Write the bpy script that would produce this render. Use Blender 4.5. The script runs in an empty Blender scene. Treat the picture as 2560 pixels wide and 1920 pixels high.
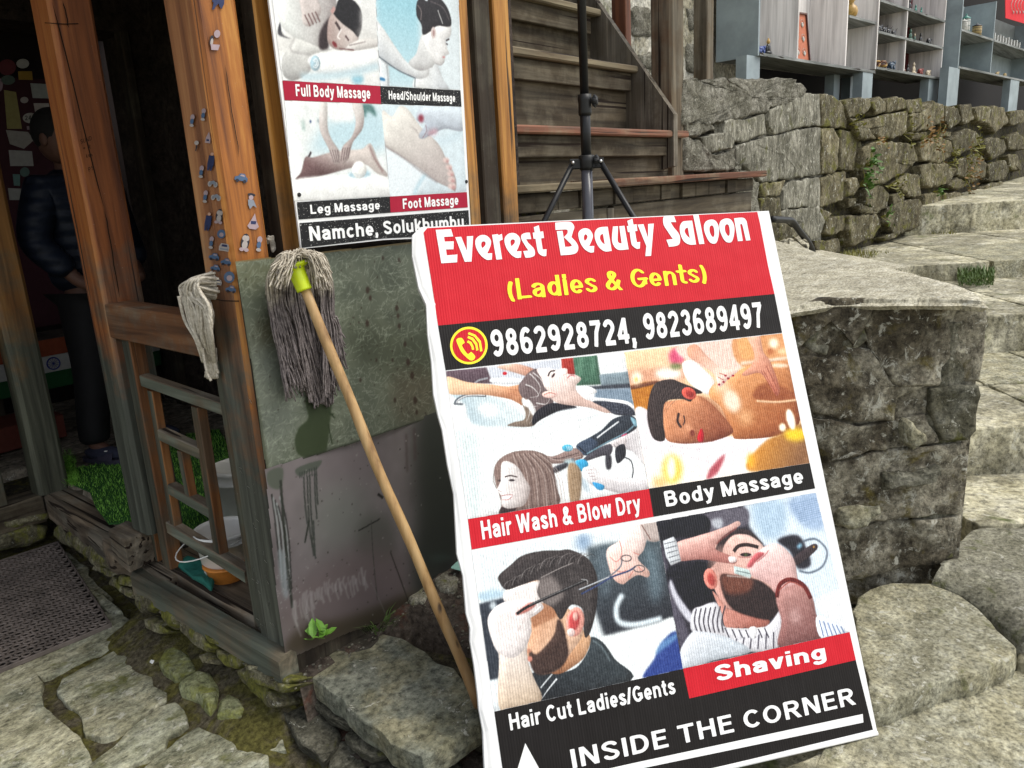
import bpy, math, random, numpy as np
from mathutils import Vector, Matrix, noise as mnoise
R_ = math.radians
random.seed(7); rng = np.random.default_rng(7)
sc = bpy.context.scene
col = sc.collection

# ------------------------------------------------------------------ camera, light, exposure
CAM_F, CAM_W, CAM_H = 1923.0, 2560.0, 1920.0
_pitch, _roll, _yaw = R_(14.4), R_(3.3), R_(40.0)
CC = np.array([0.0, 0.0, 1.5])
_F = np.array([math.cos(_yaw)*math.cos(_pitch), math.sin(_yaw)*math.cos(_pitch), -math.sin(_pitch)])
_R = np.array([math.sin(_yaw), -math.cos(_yaw), 0.0]); _U = np.cross(_R, _F)
_c, _s = math.cos(_roll), math.sin(_roll)
CR = _R*_c - _U*_s; CU = _U*_c + _R*_s; CF = _F
cam = bpy.data.cameras.new('camera'); cam.sensor_width = 36; cam.lens = CAM_F/CAM_W*36
cam.clip_end = 300; cam.clip_start = .05
cam_o = bpy.data.objects.new('camera', cam); col.objects.link(cam_o)
cam_o.matrix_world = Matrix(((CR[0], CU[0], -CF[0], CC[0]), (CR[1], CU[1], -CF[1], CC[1]), (CR[2], CU[2], -CF[2], CC[2]), (0, 0, 0, 1)))
sc.camera = cam_o

SUN_EL, SUN_AZ = 58.0, -62.0           # azimuth in the ground plane, from +X towards +Y
w = bpy.data.worlds.new('World'); sc.world = w; w.use_nodes = True
nt = w.node_tree; bg = nt.nodes['Background']
sky = nt.nodes.new('ShaderNodeTexSky'); sky.sky_type = 'NISHITA'; sky.sun_disc = False
sky.sun_elevation = R_(SUN_EL); sky.sun_rotation = R_(90-SUN_AZ); sky.air_density = 1.0; sky.dust_density = 1.5; sky.ozone_density = 1.0
hsv = nt.nodes.new('ShaderNodeHueSaturation'); hsv.inputs['Saturation'].default_value = .28   # overcast: a nearly white sky
nt.links.new(sky.outputs[0], hsv.inputs['Color']); nt.links.new(hsv.outputs[0], bg.inputs[0]); bg.inputs[1].default_value = 0.125
sl = bpy.data.lights.new('sun', 'SUN'); sl.energy = 1.35; sl.angle = R_(34); sl.color = (1, .95, .85)
so = bpy.data.objects.new('sun', sl); col.objects.link(so)
_sd = Vector((math.cos(R_(SUN_EL))*math.cos(R_(SUN_AZ)), math.cos(R_(SUN_EL))*math.sin(R_(SUN_AZ)), math.sin(R_(SUN_EL))))
so.rotation_euler = _sd.to_track_quat('Z', 'Y').to_euler(); so.location = (0, 0, 8)
vs = sc.view_settings; vs.view_transform = 'Standard'; vs.look = 'None'; vs.exposure = 1.0; vs.gamma = 1; vs.use_curve_mapping = False
sc.render.engine = 'CYCLES'; sc.cycles.max_bounces = 6; sc.cycles.diffuse_bounces = 3; sc.cycles.use_denoising = True

# ------------------------------------------------------------------ pixel -> place helpers
def ray(u, v): return CF+(u-CAM_W/2)/CAM_F*CR-(v-CAM_H/2)/CAM_F*CU
def onz(u, v, h): d = ray(u, v); return CC+(h-CC[2])/d[2]*d
def onx(u, v, x): d = ray(u, v); return CC+(x-CC[0])/d[0]*d
def ony(u, v, y): d = ray(u, v); return CC+(y-CC[1])/d[1]*d
def onp(u, v, P, n): d = ray(u, v); return CC+((np.asarray(P)-CC)@n)/(d@n)*d
def A3(p): return np.array(p, float)

# ------------------------------------------------------------------ material kit
class G:
    def __init__(s, name, rough=.8, spec=.3, metal=0.):
        s.m = bpy.data.materials.new(name); s.m.use_nodes = True; s.t = s.m.node_tree
        s.b = s.t.nodes['Principled BSDF']; s.b.inputs['Roughness'].default_value = rough
        s.b.inputs['Specular IOR Level'].default_value = spec; s.b.inputs['Metallic'].default_value = metal
        tc = s.t.nodes.new('ShaderNodeTexCoord'); s.co = tc.outputs['Object']; s.h = []
    def n(s, ty, **k):
        x = s.t.nodes.new(ty)
        for a, b in k.items(): setattr(x, a, b)
        return x
    def put(s, sock, v):
        if hasattr(v, 'is_output'): s.t.links.new(v, sock)
        elif isinstance(v, (tuple, list)) and len(v) == 3 and sock.type == 'RGBA': sock.default_value = (*v, 1)
        else: sock.default_value = v
    def map(s, sc_=(1, 1, 1), rot=(0, 0, 0), loc=(0, 0, 0), v=None):
        x = s.n('ShaderNodeMapping'); s.put(x.inputs['Vector'], v or s.co)
        x.inputs['Scale'].default_value = sc_; x.inputs['Rotation'].default_value = rot; x.inputs['Location'].default_value = loc
        return x.outputs[0]
    def noise(s, scale, det=6, rough=.6, v=None, dist=0., colr=False):
        x = s.n('ShaderNodeTexNoise'); s.put(x.inputs['Vector'], v or s.co); x.inputs['Scale'].default_value = scale
        x.inputs['Detail'].default_value = det; x.inputs['Roughness'].default_value = rough; x.inputs['Distortion'].default_value = dist
        return x.outputs[1 if colr else 0]
    def vor(s, scale, v=None, feat='F1', out=0, rnd=1.):
        x = s.n('ShaderNodeTexVoronoi', feature=feat); s.put(x.inputs['Vector'], v or s.co); x.inputs['Scale'].default_value = scale
        x.inputs['Randomness'].default_value = rnd
        return x.outputs[out]
    def ramp(s, f, stops):
        x = s.n('ShaderNodeValToRGB'); s.put(x.inputs[0], f); e = x.color_ramp.elements
        while len(e) < len(stops): e.new(.5)
        for q, (p, c) in zip(e, stops):
            q.position = p; q.color = (c, c, c, 1) if not isinstance(c, (tuple, list)) else (*c, 1)
        return x.outputs[0]
    def mix(s, f, a, b, mode='MIX'):
        x = s.n('ShaderNodeMix', data_type='RGBA', blend_type=mode); s.put(x.inputs[0], f); s.put(x.inputs[6], a); s.put(x.inputs[7], b)
        return x.outputs[2]
    def math(s, op, a, b=0., clamp=False):
        x = s.n('ShaderNodeMath', operation=op, use_clamp=clamp); s.put(x.inputs[0], a); s.put(x.inputs[1], b)
        return x.outputs[0]
    def sep(s, v=None):
        x = s.n('ShaderNodeSeparateXYZ'); s.put(x.inputs[0], v or s.co); return x.outputs
    def rnd(s): return s.n('ShaderNodeObjectInfo').outputs['Random']
    def attr(s, nm): return s.n('ShaderNodeVertexColor', layer_name=nm).outputs[0]
    def bump(s, h, st=.5, d=.01):
        x = s.n('ShaderNodeBump'); x.inputs['Strength'].default_value = st; x.inputs['Distance'].default_value = d
        s.put(x.inputs['Height'], h)
        if s.h: s.t.links.new(s.h[-1], x.inputs['Normal'])
        s.h.append(x.outputs[0]); s.t.links.new(x.outputs[0], s.b.inputs['Normal'])
    def base(s, c): s.put(s.b.inputs['Base Color'], c)
    def rough(s, c): s.put(s.b.inputs['Roughness'], c)

def plain(name, c, rough=.6, spec=.3, metal=0., var=.12, nscale=40, bump=0):
    g = G(name, rough, spec, metal)
    k = g.noise(nscale, 5)
    lo = tuple(x*(1-var) for x in c); hi = tuple(min(1, x*(1+var)) for x in c)
    g.base(g.ramp(k, [(.3, lo), (.7, hi)]))
    if bump: g.bump(k, .5, bump)
    return g.m

def wood(name, c_lo, c_mid, c_hi, axis='z', grey=None, gz=None, rough=.5, spec=.35, dark=(.015, .008, .004), crack=.75, gscale=1., greyall=0.):
    """grain runs along axis; weathered colour grey creeps up from height gz"""
    g = G(name, rough, spec)
    f = 28*gscale; l = 1.4*gscale
    sc_ = {'x': (l, f, f), 'y': (f, l, f), 'z': (f, f, l)}[axis]
    v = g.map(sc_); a = g.noise(1., 7, .62, v, .5)
    v2 = g.map(tuple(x*.22 for x in sc_), loc=(3, 1, 2)); b = g.noise(1., 4, .6, v2, .8)
    c1 = g.ramp(a, [(.32, c_lo), (.5, c_mid), (.68, c_hi)])
    c2 = g.mix(g.ramp(b, [(.44, 0.), (.58, .95)]), c1, g.ramp(a, [(.3, tuple(x*.5 for x in c_lo)), (.7, c_mid)]))
    if grey:
        blot = g.noise(5., 5, .65)
        if gz is not None:
            z = g.sep()[2]
            k = g.math('ADD', g.math('MULTIPLY', g.math('SUBTRACT', gz, z), 2.2), g.math('MULTIPLY', g.math('SUBTRACT', blot, .5), 3.2))
            k = g.math('ADD', k, .3, True)
        else: k = g.ramp(blot, [(.45, greyall), (.6, min(1, greyall+.6))])
        gg = g.ramp(a, [(.3, tuple(x*.32 for x in grey)), (.5, tuple(x*.8 for x in grey)), (.68, tuple(x*1.5 for x in grey))])
        c2 = g.mix(k, c2, gg)
    v3 = g.map(tuple(x*(1.6 if x > 5 else .5) for x in sc_), loc=(9, 4, 7)); cr = g.noise(1., 2, .5, v3, .3)
    crk = g.ramp(cr, [(crack-.06, 0.), (crack-.02, 1.)])
    c3 = g.mix(crk, c2, dark)
    sp = g.ramp(g.noise(160, 2), [(.74, 0.), (.78, 1.)])
    c3 = g.mix(g.math('MULTIPLY', sp, .5), c3, (.35, .33, .28))
    g.base(c3)
    g.bump(g.math('SUBTRACT', a, g.math('MULTIPLY', crk, 1.5)), .55, .004)
    g.rough(g.ramp(b, [(.3, rough-.1), (.7, rough+.25)]))
    return g.m

def rock(name, c_lo, c_mid, c_hi, moss=None, mossk=.0, lichen=0., scale=1., bump=1., stain=None, rough=.9, vary=.35, strat=None):
    g = G(name, rough, .2)
    v = g.co if strat is None else g.map(strat)
    a = g.noise(9*scale, 9, .65, v, .4); b = g.noise(46*scale, 6, .7, v); c = g.noise(2.6*scale, 4, .55)
    base = g.ramp(a, [(.33, c_lo), (.5, c_mid), (.66, c_hi)])
    sp = g.ramp(b, [(.34, .38), (.5, 1.), (.66, 1.55)])
    base = g.mix(1., base, sp, 'MULTIPLY')
    base = g.mix(g.ramp(g.noise(140*scale, 3, .6), [(.62, 0.), (.68, .7)]), base, tuple(x*.35 for x in c_lo)); base = g.mix(g.ramp(g.noise(95*scale, 3, .6, g.map(loc=(5, 5, 5))), [(.66, 0.), (.70, .6)]), base, tuple(min(.75, x*1.5) for x in c_hi))
    rv = g.ramp(g.rnd(), [(0., 1-vary), (1., 1+vary)])
    base = g.mix(1., base, rv, 'MULTIPLY')
    if stain: base = g.mix(g.ramp(g.math('ADD', g.math('MULTIPLY', c, .6), g.math('MULTIPLY', g.noise(7*scale, 5, .7, g.map(loc=(2, 7, 1))), .4)), [(.46, 0.), (.54, .9)]), base, g.mix(1., base, stain, 'MULTIPLY'))
    if lichen:
        L = g.ramp(g.noise(15*scale, 7, .75, None, .6), [(.62-lichen*.1, 0.), (.66-lichen*.1, 1.)])
        base = g.mix(g.math('MULTIPLY', L, .75), base, (.48, .47, .40))
    if moss:
        M = g.ramp(g.noise(6*scale, 6, .65, None, .5), [(.60-mossk*.25, 0.), (.70-mossk*.25, 1.)])
        mc = g.ramp(g.noise(60, 4), [(.35, tuple(x*.35 for x in moss)), (.65, moss)])
        base = g.mix(g.math('MULTIPLY', M, .85), base, mc)
    g.base(base)
    g.bump(a, .55*bump, .03); g.bump(b, .5*bump, .007)
    g.bump(g.noise(170*scale, 4, .7), .4*bump, .002)
    return g.m

M = {}
OR = ((.09, .026, .008), (.32, .112, .020), (.56, .27, .06))
M['post'] = wood('varnished_pine', *OR, 'z', (.12, .115, .085), .62, rough=.55, spec=.4, crack=.72)
M['post_red'] = wood('red_brown_varnish', (.10, .026, .010), (.24, .07, .018), (.36, .13, .03), 'z', (.12, .12, .09), .72, rough=.4)
M['rail'] = wood('brown_rail_wood', (.085, .034, .014), (.17, .072, .028), (.24, .11, .045), 'y', (.14, .13, .10), rough=.6, greyall=.0)
M['green_y'] = wood('grey_green_painted_wood_long', (.065, .078, .058), (.12, .135, .105), (.20, .215, .17), 'y', (.15, .11, .07), rough=.75, greyall=.05, crack=.74)
M['green_z'] = wood('grey_green_painted_wood', (.040, .046, .034), (.075, .084, .064), (.125, .135, .105), 'z', (.11, .065, .032), rough=.75, greyall=.12, crack=.72)
M['side_z'] = wood('orange_side_wood', (.11, .038, .012), (.24, .09, .024), (.36, .16, .045), 'z', (.10, .085, .06), rough=.5, greyall=.15)
M['log'] = wood('worn_brown_log', (.06, .042, .028), (.13, .095, .062), (.24, .18, .12), 'y', (.21, .19, .15), rough=.85, greyall=.1, crack=.66)
M['stair'] = wood('weathered_stair_board', (.028, .021, .013), (.062, .047, .029), (.115, .092, .058), 'x', (.14, .12, .085), rough=.85, greyall=0., crack=.70)
M['stair_z'] = wood('weathered_string_board', (.05, .04, .028), (.10, .082, .058), (.19, .16, .12), 'z', (.17, .15, .12), rough=.85, greyall=.1, crack=.7)
M['nose_red'] = wood('red_worn_tread', (.09, .045, .03), (.20, .08, .045), (.28, .18, .11), 'x', (.22, .17, .11), rough=.8, greyall=.0, crack=.7)
M['nose'] = wood('worn_tread', (.09, .065, .04), (.19, .15, .095), (.30, .25, .16), 'x', (.2, .17, .11), rough=.85, greyall=.1, crack=.68)
M['dark_stud'] = wood('dark_stud', (.018, .012, .008), (.035, .025, .016), (.06, .043, .028), 'z', (.08, .07, .05), rough=.8)
M['stud_grey'] = wood('grey_stud', (.05, .035, .02), (.12, .085, .05), (.2, .15, .09), 'z', (.15, .13, .095), rough=.8, greyall=.2)
M['stud'] = wood('honey_stud', (.20, .075, .015), (.45, .20, .04), (.62, .34, .09), 'z', (.105, .085, .055), 1.45, rough=.5, crack=.7)
M['baluster'] = wood('red_brown_baluster', (.06, .02, .01), (.15, .05, .02), (.22, .08, .03), 'z', rough=.55)
M['newel'] = wood('brown_newel', (.06, .035, .02), (.16, .09, .05), (.26, .18, .11), 'z', (.2, .17, .12), rough=.8, greyall=.1)

M['paving'] = rock('paving_stone', (.17, .162, .10), (.29, .275, .185), (.45, .43, .31), (.15, .155, .035), .12, .35, 1., .9, stain=(.75, .80, .85), vary=.14, strat=(1, 1.4, 1))
M['rubble'] = rock('mossy_rubble', (.07, .062, .04), (.145, .13, .08), (.25, .235, .155), (.20, .20, .035), .52, .25, 1.6, 1.3, vary=.3)
M['greenstone'] = rock('lichened_green_stone', (.13, .14, .07), (.21, .22, .115), (.30, .31, .18), (.26, .27, .06), .5, .2, 1.4, 1., vary=.15)
M['slab'] = rock('green_grey_slab', (.10, .105, .08), (.155, .16, .125), (.235, .235, .18), None, 0, .12, 1., .9, stain=(1.1, 1., .82), vary=.05)
M['slabside'] = rock('dark_layered_stone', (.05, .048, .036), (.10, .095, .07), (.18, .17, .13), (.14, .14, .04), .15, .1, 1.6, 1.5, vary=.25, strat=(1, 1, 3))
M['wall'] = rock('weathered_wall_stone', (.066, .054, .030), (.135, .117, .070), (.25, .225, .148), (.16, .155, .03), .22, .35, 1.5, 1.25, stain=(.6, .6, .58), vary=.28, strat=(1, 1, .8))
M['pier'] = rock('pier_stone', (.11, .104, .08), (.21, .20, .158), (.36, .345, .285), (.14, .14, .05), .05, .45, 1.5, 1.2, stain=(.62, .62, .6), vary=.15, strat=(1.6, 1.6, .5))
M['mortar'] = rock('rough_mortar', (.13, .122, .095), (.235, .222, .18), (.37, .355, .30), None, 0, .4, 2.4, 2.2, stain=(.7, .7, .66), vary=.05)
M['joint'] = rock('dark_joint_earth', (.018, .015, .01), (.045, .038, .024), (.09, .08, .05), (.13, .12, .02), .25, .0, 2.5, 1.6, vary=.0)
M['block'] = rock('blackened_block_stone', (.075, .065, .048), (.215, .196, .148), (.39, .365, .285), (.15, .12, .03), .10, .55, 1.3, 1.5, stain=(.30, .27, .235), vary=.10)
M['blockgrey'] = rock('grey_block_stone', (.09, .087, .065), (.155, .15, .115), (.24, .23, .185), (.12, .12, .03), .12, .25, 1.4, 1.5, stain=(.6, .58, .5), vary=.1)
M['top'] = rock('pale_worn_cap_stone', (.28, .255, .185), (.42, .39, .295), (.56, .53, .43), None, 0, .3, 1.3, .8, stain=(.8, .8, .8), vary=.04, strat=(1, 2.2, 1))
M['yellow'] = rock('pale_yellow_slab', (.20, .183, .115), (.31, .288, .195), (.43, .41, .30), (.2, .2, .09), .0, .35, 1.6, .8, stain=(.72, .74, .78), vary=.06)
M['street'] = rock('street_stone', (.28, .255, .165), (.44, .41, .29), (.57, .54, .42), (.12, .15, .04), .0, .3, .8, .9, stain=(.50, .50, .50), vary=.05)
M['plaster'] = rock('old_white_plaster', (.28, .27, .22), (.48, .46, .39), (.62, .60, .54), (.2, .2, .12), .1, .3, .8, 1.2, stain=(.5, .47, .38), vary=.03)
M['darkplaster'] = rock('shade_dark_plaster', (.022, .017, .014), (.036, .027, .022), (.055, .042, .035), None, 0, 0, .6, .6, vary=.02)  # indoor gloom is put into this colour, hence the near-black plaster
M['floorstone'] = rock('indoor_floor_stone', (.10, .085, .065), (.18, .155, .12), (.27, .24, .19), None, 0, .1, .8, .7, vary=.08)
M['pebble'] = rock('pebble', (.12, .112, .08), (.22, .205, .155), (.36, .34, .275), (.2, .2, .06), .2, .3, 3, 1, vary=.4)

g = G('mossy_soil', .95, .1)
a = g.noise(7, 8, .7, None, .4); b = g.noise(60, 6, .7)
cs = g.ramp(b, [(.35, (.05, .041, .027)), (.6, (.17, .148, .098)), (.75, (.33, .30, .22))])
ms = g.ramp(b, [(.35, (.06, .053, .016)), (.65, (.20, .185, .05))])
g.base(g.mix(g.ramp(a, [(.46, 0.), (.56, .9)]), cs, ms)); g.bump(a, .6, .03); g.bump(g.noise(24, 6, .7), .9, .03); g.bump(b, .9, .016); g.bump(g.noise(220, 3), .8, .005)
M['soil'] = g.m
g = G('red_brown_soil', .95, .1)
a = g.noise(6, 8, .7, None, .4); b = g.noise(50, 6, .7)
cs = g.ramp(b, [(.35, (.035, .028, .022)), (.6, (.105, .085, .068)), (.78, (.24, .21, .18))])
g.base(g.mix(g.ramp(a, [(.55, 0.), (.64, .7)]), cs, (.09, .03, .018))); g.bump(a, .6, .03); g.bump(b, .8, .01)
M['soil2'] = g.m
M['concrete'] = rock('rough_concrete', (.15, .143, .105), (.21, .2, .155), (.29, .28, .22), (.12, .13, .04), .05, .15, 1.5, 1., stain=(.85, .85, .8), vary=.03)

def shot(name, rough=.45, spec=.35, bumpk=0., bscale=200, axis=0):
    g = G(name, rough, spec); g.base(g.attr('Col'))
    if bumpk:
        x = g.n('ShaderNodeTexWave', wave_type='BANDS', bands_direction='XYZ'[axis]); g.put(x.inputs['Vector'], g.co)
        x.inputs['Scale'].default_value = bscale; x.inputs['Distortion'].default_value = 0.; g.bump(x.outputs[1], bumpk, .002)
    return g
def flat(name, c, rough=.55, flute=True, wear=.0):
    g = G(name, rough, .2)
    k = g.noise(5, 5, .6); lo = tuple(x*.92 for x in c)
    cc = g.ramp(k, [(.3, lo), (.7, c)])
    st = g.noise(1., 3, .6, g.map((160, 2.5, 1)))
    cc = g.mix(g.ramp(st, [(.45, 0.), (.8, .22)]), cc, tuple(min(1, x*1.4+.02) for x in c))
    if wear: cc = g.mix(g.ramp(g.noise(240, 3, .6), [(.66-wear*.1, 0.), (.70-wear*.1, 1.)]), cc, (.5, .5, .48))
    g.base(cc)
    if flute:
        x = g.n('ShaderNodeTexWave', wave_type='BANDS', bands_direction='X'); g.put(x.inputs['Vector'], g.co)
        x.inputs['Scale'].default_value = 45; g.bump(x.outputs[1], .35, .0012)
    g.bump(g.noise(3.2, 3), .5, .02)
    return g.m
M['pred'] = flat('print_red', (.54, .011, .022)); M['pblack'] = flat('print_black', (.010, .008, .0075), wear=0.)
M['pwhite'] = flat('print_white', (.82, .82, .81), flute=False); M['pyellow'] = flat('print_yellow', (.88, .80, .04), flute=False)
M['qred'] = flat('poster_crimson', (.36, .010, .035), flute=False); M['qblack'] = flat('poster_black', (.012, .012, .013), flute=False, wear=.25)
M['flex'] = flat('white_flex_banner', (.78, .78, .775), .5, False)
M['black_plastic'] = plain('black_plastic', (.010, .010, .010), .45, .35)
M['black_metal'] = plain('black_painted_tube', (.008, .008, .009), .4, .35)
M['steel'] = plain('steel', (.6, .6, .6), .3, .5, .9)
M['lime'] = plain('lime_green_plastic', (.55, .68, .01), .35, .5, var=.05)
M['rubber'] = plain('brown_grey_rubber', (.14, .115, .10), .75, .3, var=.35, nscale=12)
M['rubber_lo'] = plain('dark_rubber_floor', (.018, .016, .015), .9, .2)
M['bucket'] = plain('white_bucket_plastic', (.72, .72, .69), .4, .4, var=.08, nscale=8)
M['teal'] = plain('teal_fabric', (.02, .14, .11), .8)
M['orange'] = plain('orange_plastic', (.6, .22, .04), .5, .4, var=.3, nscale=12)
# ------------------------------------------------------------------ object kit
def thing(name, label, cat, loc=(0, 0, 0), rot=None, group=None):
    o = bpy.data.objects.new(name, None); col.objects.link(o); o.empty_display_size = .1
    o.location = tuple(map(float, loc))
    if rot is not None:
        m = Matrix.Identity(4)
        for i in range(3):
            for j in range(3): m[i][j] = rot[j][i]
            m[i][3] = loc[i]
        o.matrix_world = m
    o['label'] = label; o['category'] = cat
    if group: o['group'] = group
    return o
def tag(o, label=None, cat=None, group=None, kind=None):
    if label: o['label'] = label
    if cat: o['category'] = cat
    if group: o['group'] = group
    if kind: o['kind'] = kind
    return o
class MB:
    """collects geometry given in world coordinates"""
    def __init__(s): s.v = []; s.f = []; s.mi = []
    def add(s, v, f, mi=0):
        k = len(s.v); s.v += [tuple(map(float, p)) for p in v]; s.f += [tuple(i+k for i in q) for q in f]
        s.mi += [mi]*len(f) if isinstance(mi, int) else list(mi); return s
    def box(s, o, ax, ay, az, mi=0, bev=0.):
        """box spanned from corner o by vectors ax, ay, az; optional chamfered long edges"""
        o, ax, ay, az = map(A3, (o, ax, ay, az))
        if np.dot(np.cross(ax, ay), az) < 0: o = o+ax; ax = -ax
        if not bev:
            c = [o, o+ax, o+ax+ay, o+ay]; c += [p+az for p in c]
            return s.add(c, [(0, 3, 2, 1), (4, 5, 6, 7), (0, 1, 5, 4), (1, 2, 6, 5), (2, 3, 7, 6), (3, 0, 4, 7)], mi)
        L = [np.linalg.norm(x) for x in (ax, ay, az)]; k = int(np.argmax(L)); a = [ax, ay, az]
        z = a[k]; x = a[(k+1) % 3]; y = a[(k+2) % 3]; lx, ly = L[(k+1) % 3], L[(k+2) % 3]
        ex, ey = x/lx*bev, y/ly*bev
        ring = [o+ex, o+x-ex, o+x+ey, o+x+y-ey, o+x+y-ex, o+y+ex, o+y-ey, o+ey]
        n = max(2, int(L[k]/.16)); vs_ = []
        for i in range(n+1):
            t = i/n
            for j, p in enumerate(ring):
                q = p+z*t; w_ = mnoise.noise_vector(Vector(q*2.3))*bev*.35
                vs_.append(q+np.array(w_)*(1 if 0 < i < n else .3))
        f = []
        for i in range(n):
            for j in range(8):
                a0, b0 = i*8+j, i*8+(j+1) % 8; f.append((a0, b0, b0+8, a0+8))
        f.append(tuple(reversed(range(8)))); f.append(tuple(n*8+j for j in range(8)))
        if isinstance(mi, int): return s.add(vs_, f, mi)
        # mi = function(normal)->slot
        k0 = len(s.v); s.add(vs_, f, 0); base = len(s.mi)-len(f)
        for q, ff in enumerate(f):
            P = [np.array(vs_[i]) for i in ff[:4]]; nn = np.cross(P[1]-P[0], P[3]-P[0]); nn = nn/(np.linalg.norm(nn)+1e-9)
            s.mi[base+q] = mi(nn)
        return s
    def tube(s, pts, r, n=6, mi=0, cap=True):
        pts = [A3(p) for p in pts]; rr = r if isinstance(r, (list, tuple, np.ndarray)) else [r]*len(pts)
        vs_ = []; up = None
        for i, p in enumerate(pts):
            d = pts[min(i+1, len(pts)-1)]-pts[max(i-1, 0)]; d = d/(np.linalg.norm(d)+1e-12)
            if up is None: up = np.cross(d, (0, 0, 1.) if abs(d[2]) < .9 else (1., 0, 0))
            x = up-d*np.dot(up, d); x /= np.linalg.norm(x)+1e-12; up = x; y = np.cross(d, x)
            for k in range(n):
                a = 2*math.pi*k/n; vs_.append(p+rr[i]*(math.cos(a)*x+math.sin(a)*y))
        f = [(i*n+k, i*n+(k+1) % n, (i+1)*n+(k+1) % n, (i+1)*n+k) for i in range(len(pts)-1) for k in range(n)]
        if cap: f += [tuple(reversed(range(n))), tuple((len(pts)-1)*n+k for k in range(n))]
        return s.add(vs_, f, mi)
    def ring(s, c, nrm, R, r, n=16, m=6, mi=0, e1=None):
        c, nrm = A3(c), A3(nrm); nrm = nrm/np.linalg.norm(nrm)
        x = np.cross(nrm, (0, 0, 1.) if abs(nrm[2]) < .9 else (1., 0, 0)); x /= np.linalg.norm(x); y = np.cross(nrm, x)
        vs_ = []
        for i in range(n):
            a = 2*math.pi*i/n; d = math.cos(a)*x+math.sin(a)*y
            for k in range(m):
                b = 2*math.pi*k/m; vs_.append(c+d*(R+r*math.cos(b))+nrm*r*math.sin(b))
        f = [(i*m+k, ((i+1) % n)*m+k, ((i+1) % n)*m+(k+1) % m, i*m+(k+1) % m) for i in range(n) for k in range(m)]
        return s.add(vs_, f, mi)
    def lathe(s, c, prof, n=20, mi=0, ax=(0, 0, 1)):
        c, ax = A3(c), A3(ax); ax = ax/np.linalg.norm(ax)
        x = np.cross(ax, (0, 1., 0) if abs(ax[1]) < .9 else (1., 0, 0)); x /= np.linalg.norm(x); y = np.cross(ax, x)
        vs_ = []
        for (r, z) in prof:
            for k in range(n):
                a = 2*math.pi*k/n; vs_.append(c+ax*z+r*(math.cos(a)*x+math.sin(a)*y))
        f = [(i*n+k, i*n+(k+1) % n, (i+1)*n+(k+1) % n, (i+1)*n+k) for i in range(len(prof)-1) for k in range(n)]
        return s.add(vs_, f, mi)
    def ell(s, c, r, n=12, m=8, mi=0, rot=None):
        vs_ = []; c = A3(c)
        for i in range(m+1):
            t = math.pi*i/m
            for k in range(n):
                a = 2*math.pi*k/n; p = np.array([r[0]*math.sin(t)*math.cos(a), r[1]*math.sin(t)*math.sin(a), r[2]*math.cos(t)])
                if rot is not None: p = rot@p
                vs_.append(c+p)
        f = [(i*n+k, (i+1)*n+k, (i+1)*n+(k+1) % n, i*n+(k+1) % n) for i in range(m) for k in range(n)]
        return s.add(vs_, f, mi)
    def prism(s, pts, d, mi=0):
        """flat polygon pts extruded by vector d"""
        pts = [A3(p) for p in pts]; d = A3(d); n = len(pts)
        nn = sum(np.cross(pts[i]-pts[0], pts[(i+1) % n]-pts[0]) for i in range(1, n-1))
        if np.dot(nn, d) > 0: pts = pts[::-1]
        vs_ = pts+[p+d for p in pts]
        f = [tuple(range(n)), tuple(reversed(range(n, 2*n)))]+[(i, i+n, (i+1) % n+n, (i+1) % n) for i in range(n)]
        return s.add(vs_, f, mi)
    def build(s, name, mat, parent=None, smooth=False, loc=None, local=False):
        me = bpy.data.meshes.new(name); me.from_pydata(s.v, [], s.f)
        for m_ in (mat if isinstance(mat, (list, tuple)) else [mat]): me.materials.append(m_)
        if any(s.mi): me.polygons.foreach_set('material_index', s.mi)
        if smooth: me.polygons.foreach_set('use_smooth', [True]*len(me.polygons))
        me.validate(); o = bpy.data.objects.new(name, me); col.objects.link(o)
        if parent is not None:
            o.parent = parent
            if not local:
                bpy.context.view_layer.update(); o.matrix_parent_inverse = parent.matrix_world.inverted()
        return o
_upd = bpy.context.view_layer.update

def spline(p, k=6, closed=True):
    p = [A3(q) for q in p]; n = len(p); out = []
    rngi = range(n) if closed else range(n-1)
    for i in rngi:
        if closed: a, b, c, d = p[i-1], p[i], p[(i+1) % n], p[(i+2) % n]
        else: a, b, c, d = p[max(i-1, 0)], p[i], p[i+1], p[min(i+2, n-1)]
        for j in range(k):
            t = j/k; out.append(.5*((2*b)+(-a+c)*t+(2*a-5*b+4*c-d)*t*t+(-a+3*b-3*c+d)*t**3))
    if not closed: out.append(p[-1])
    return out

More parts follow.
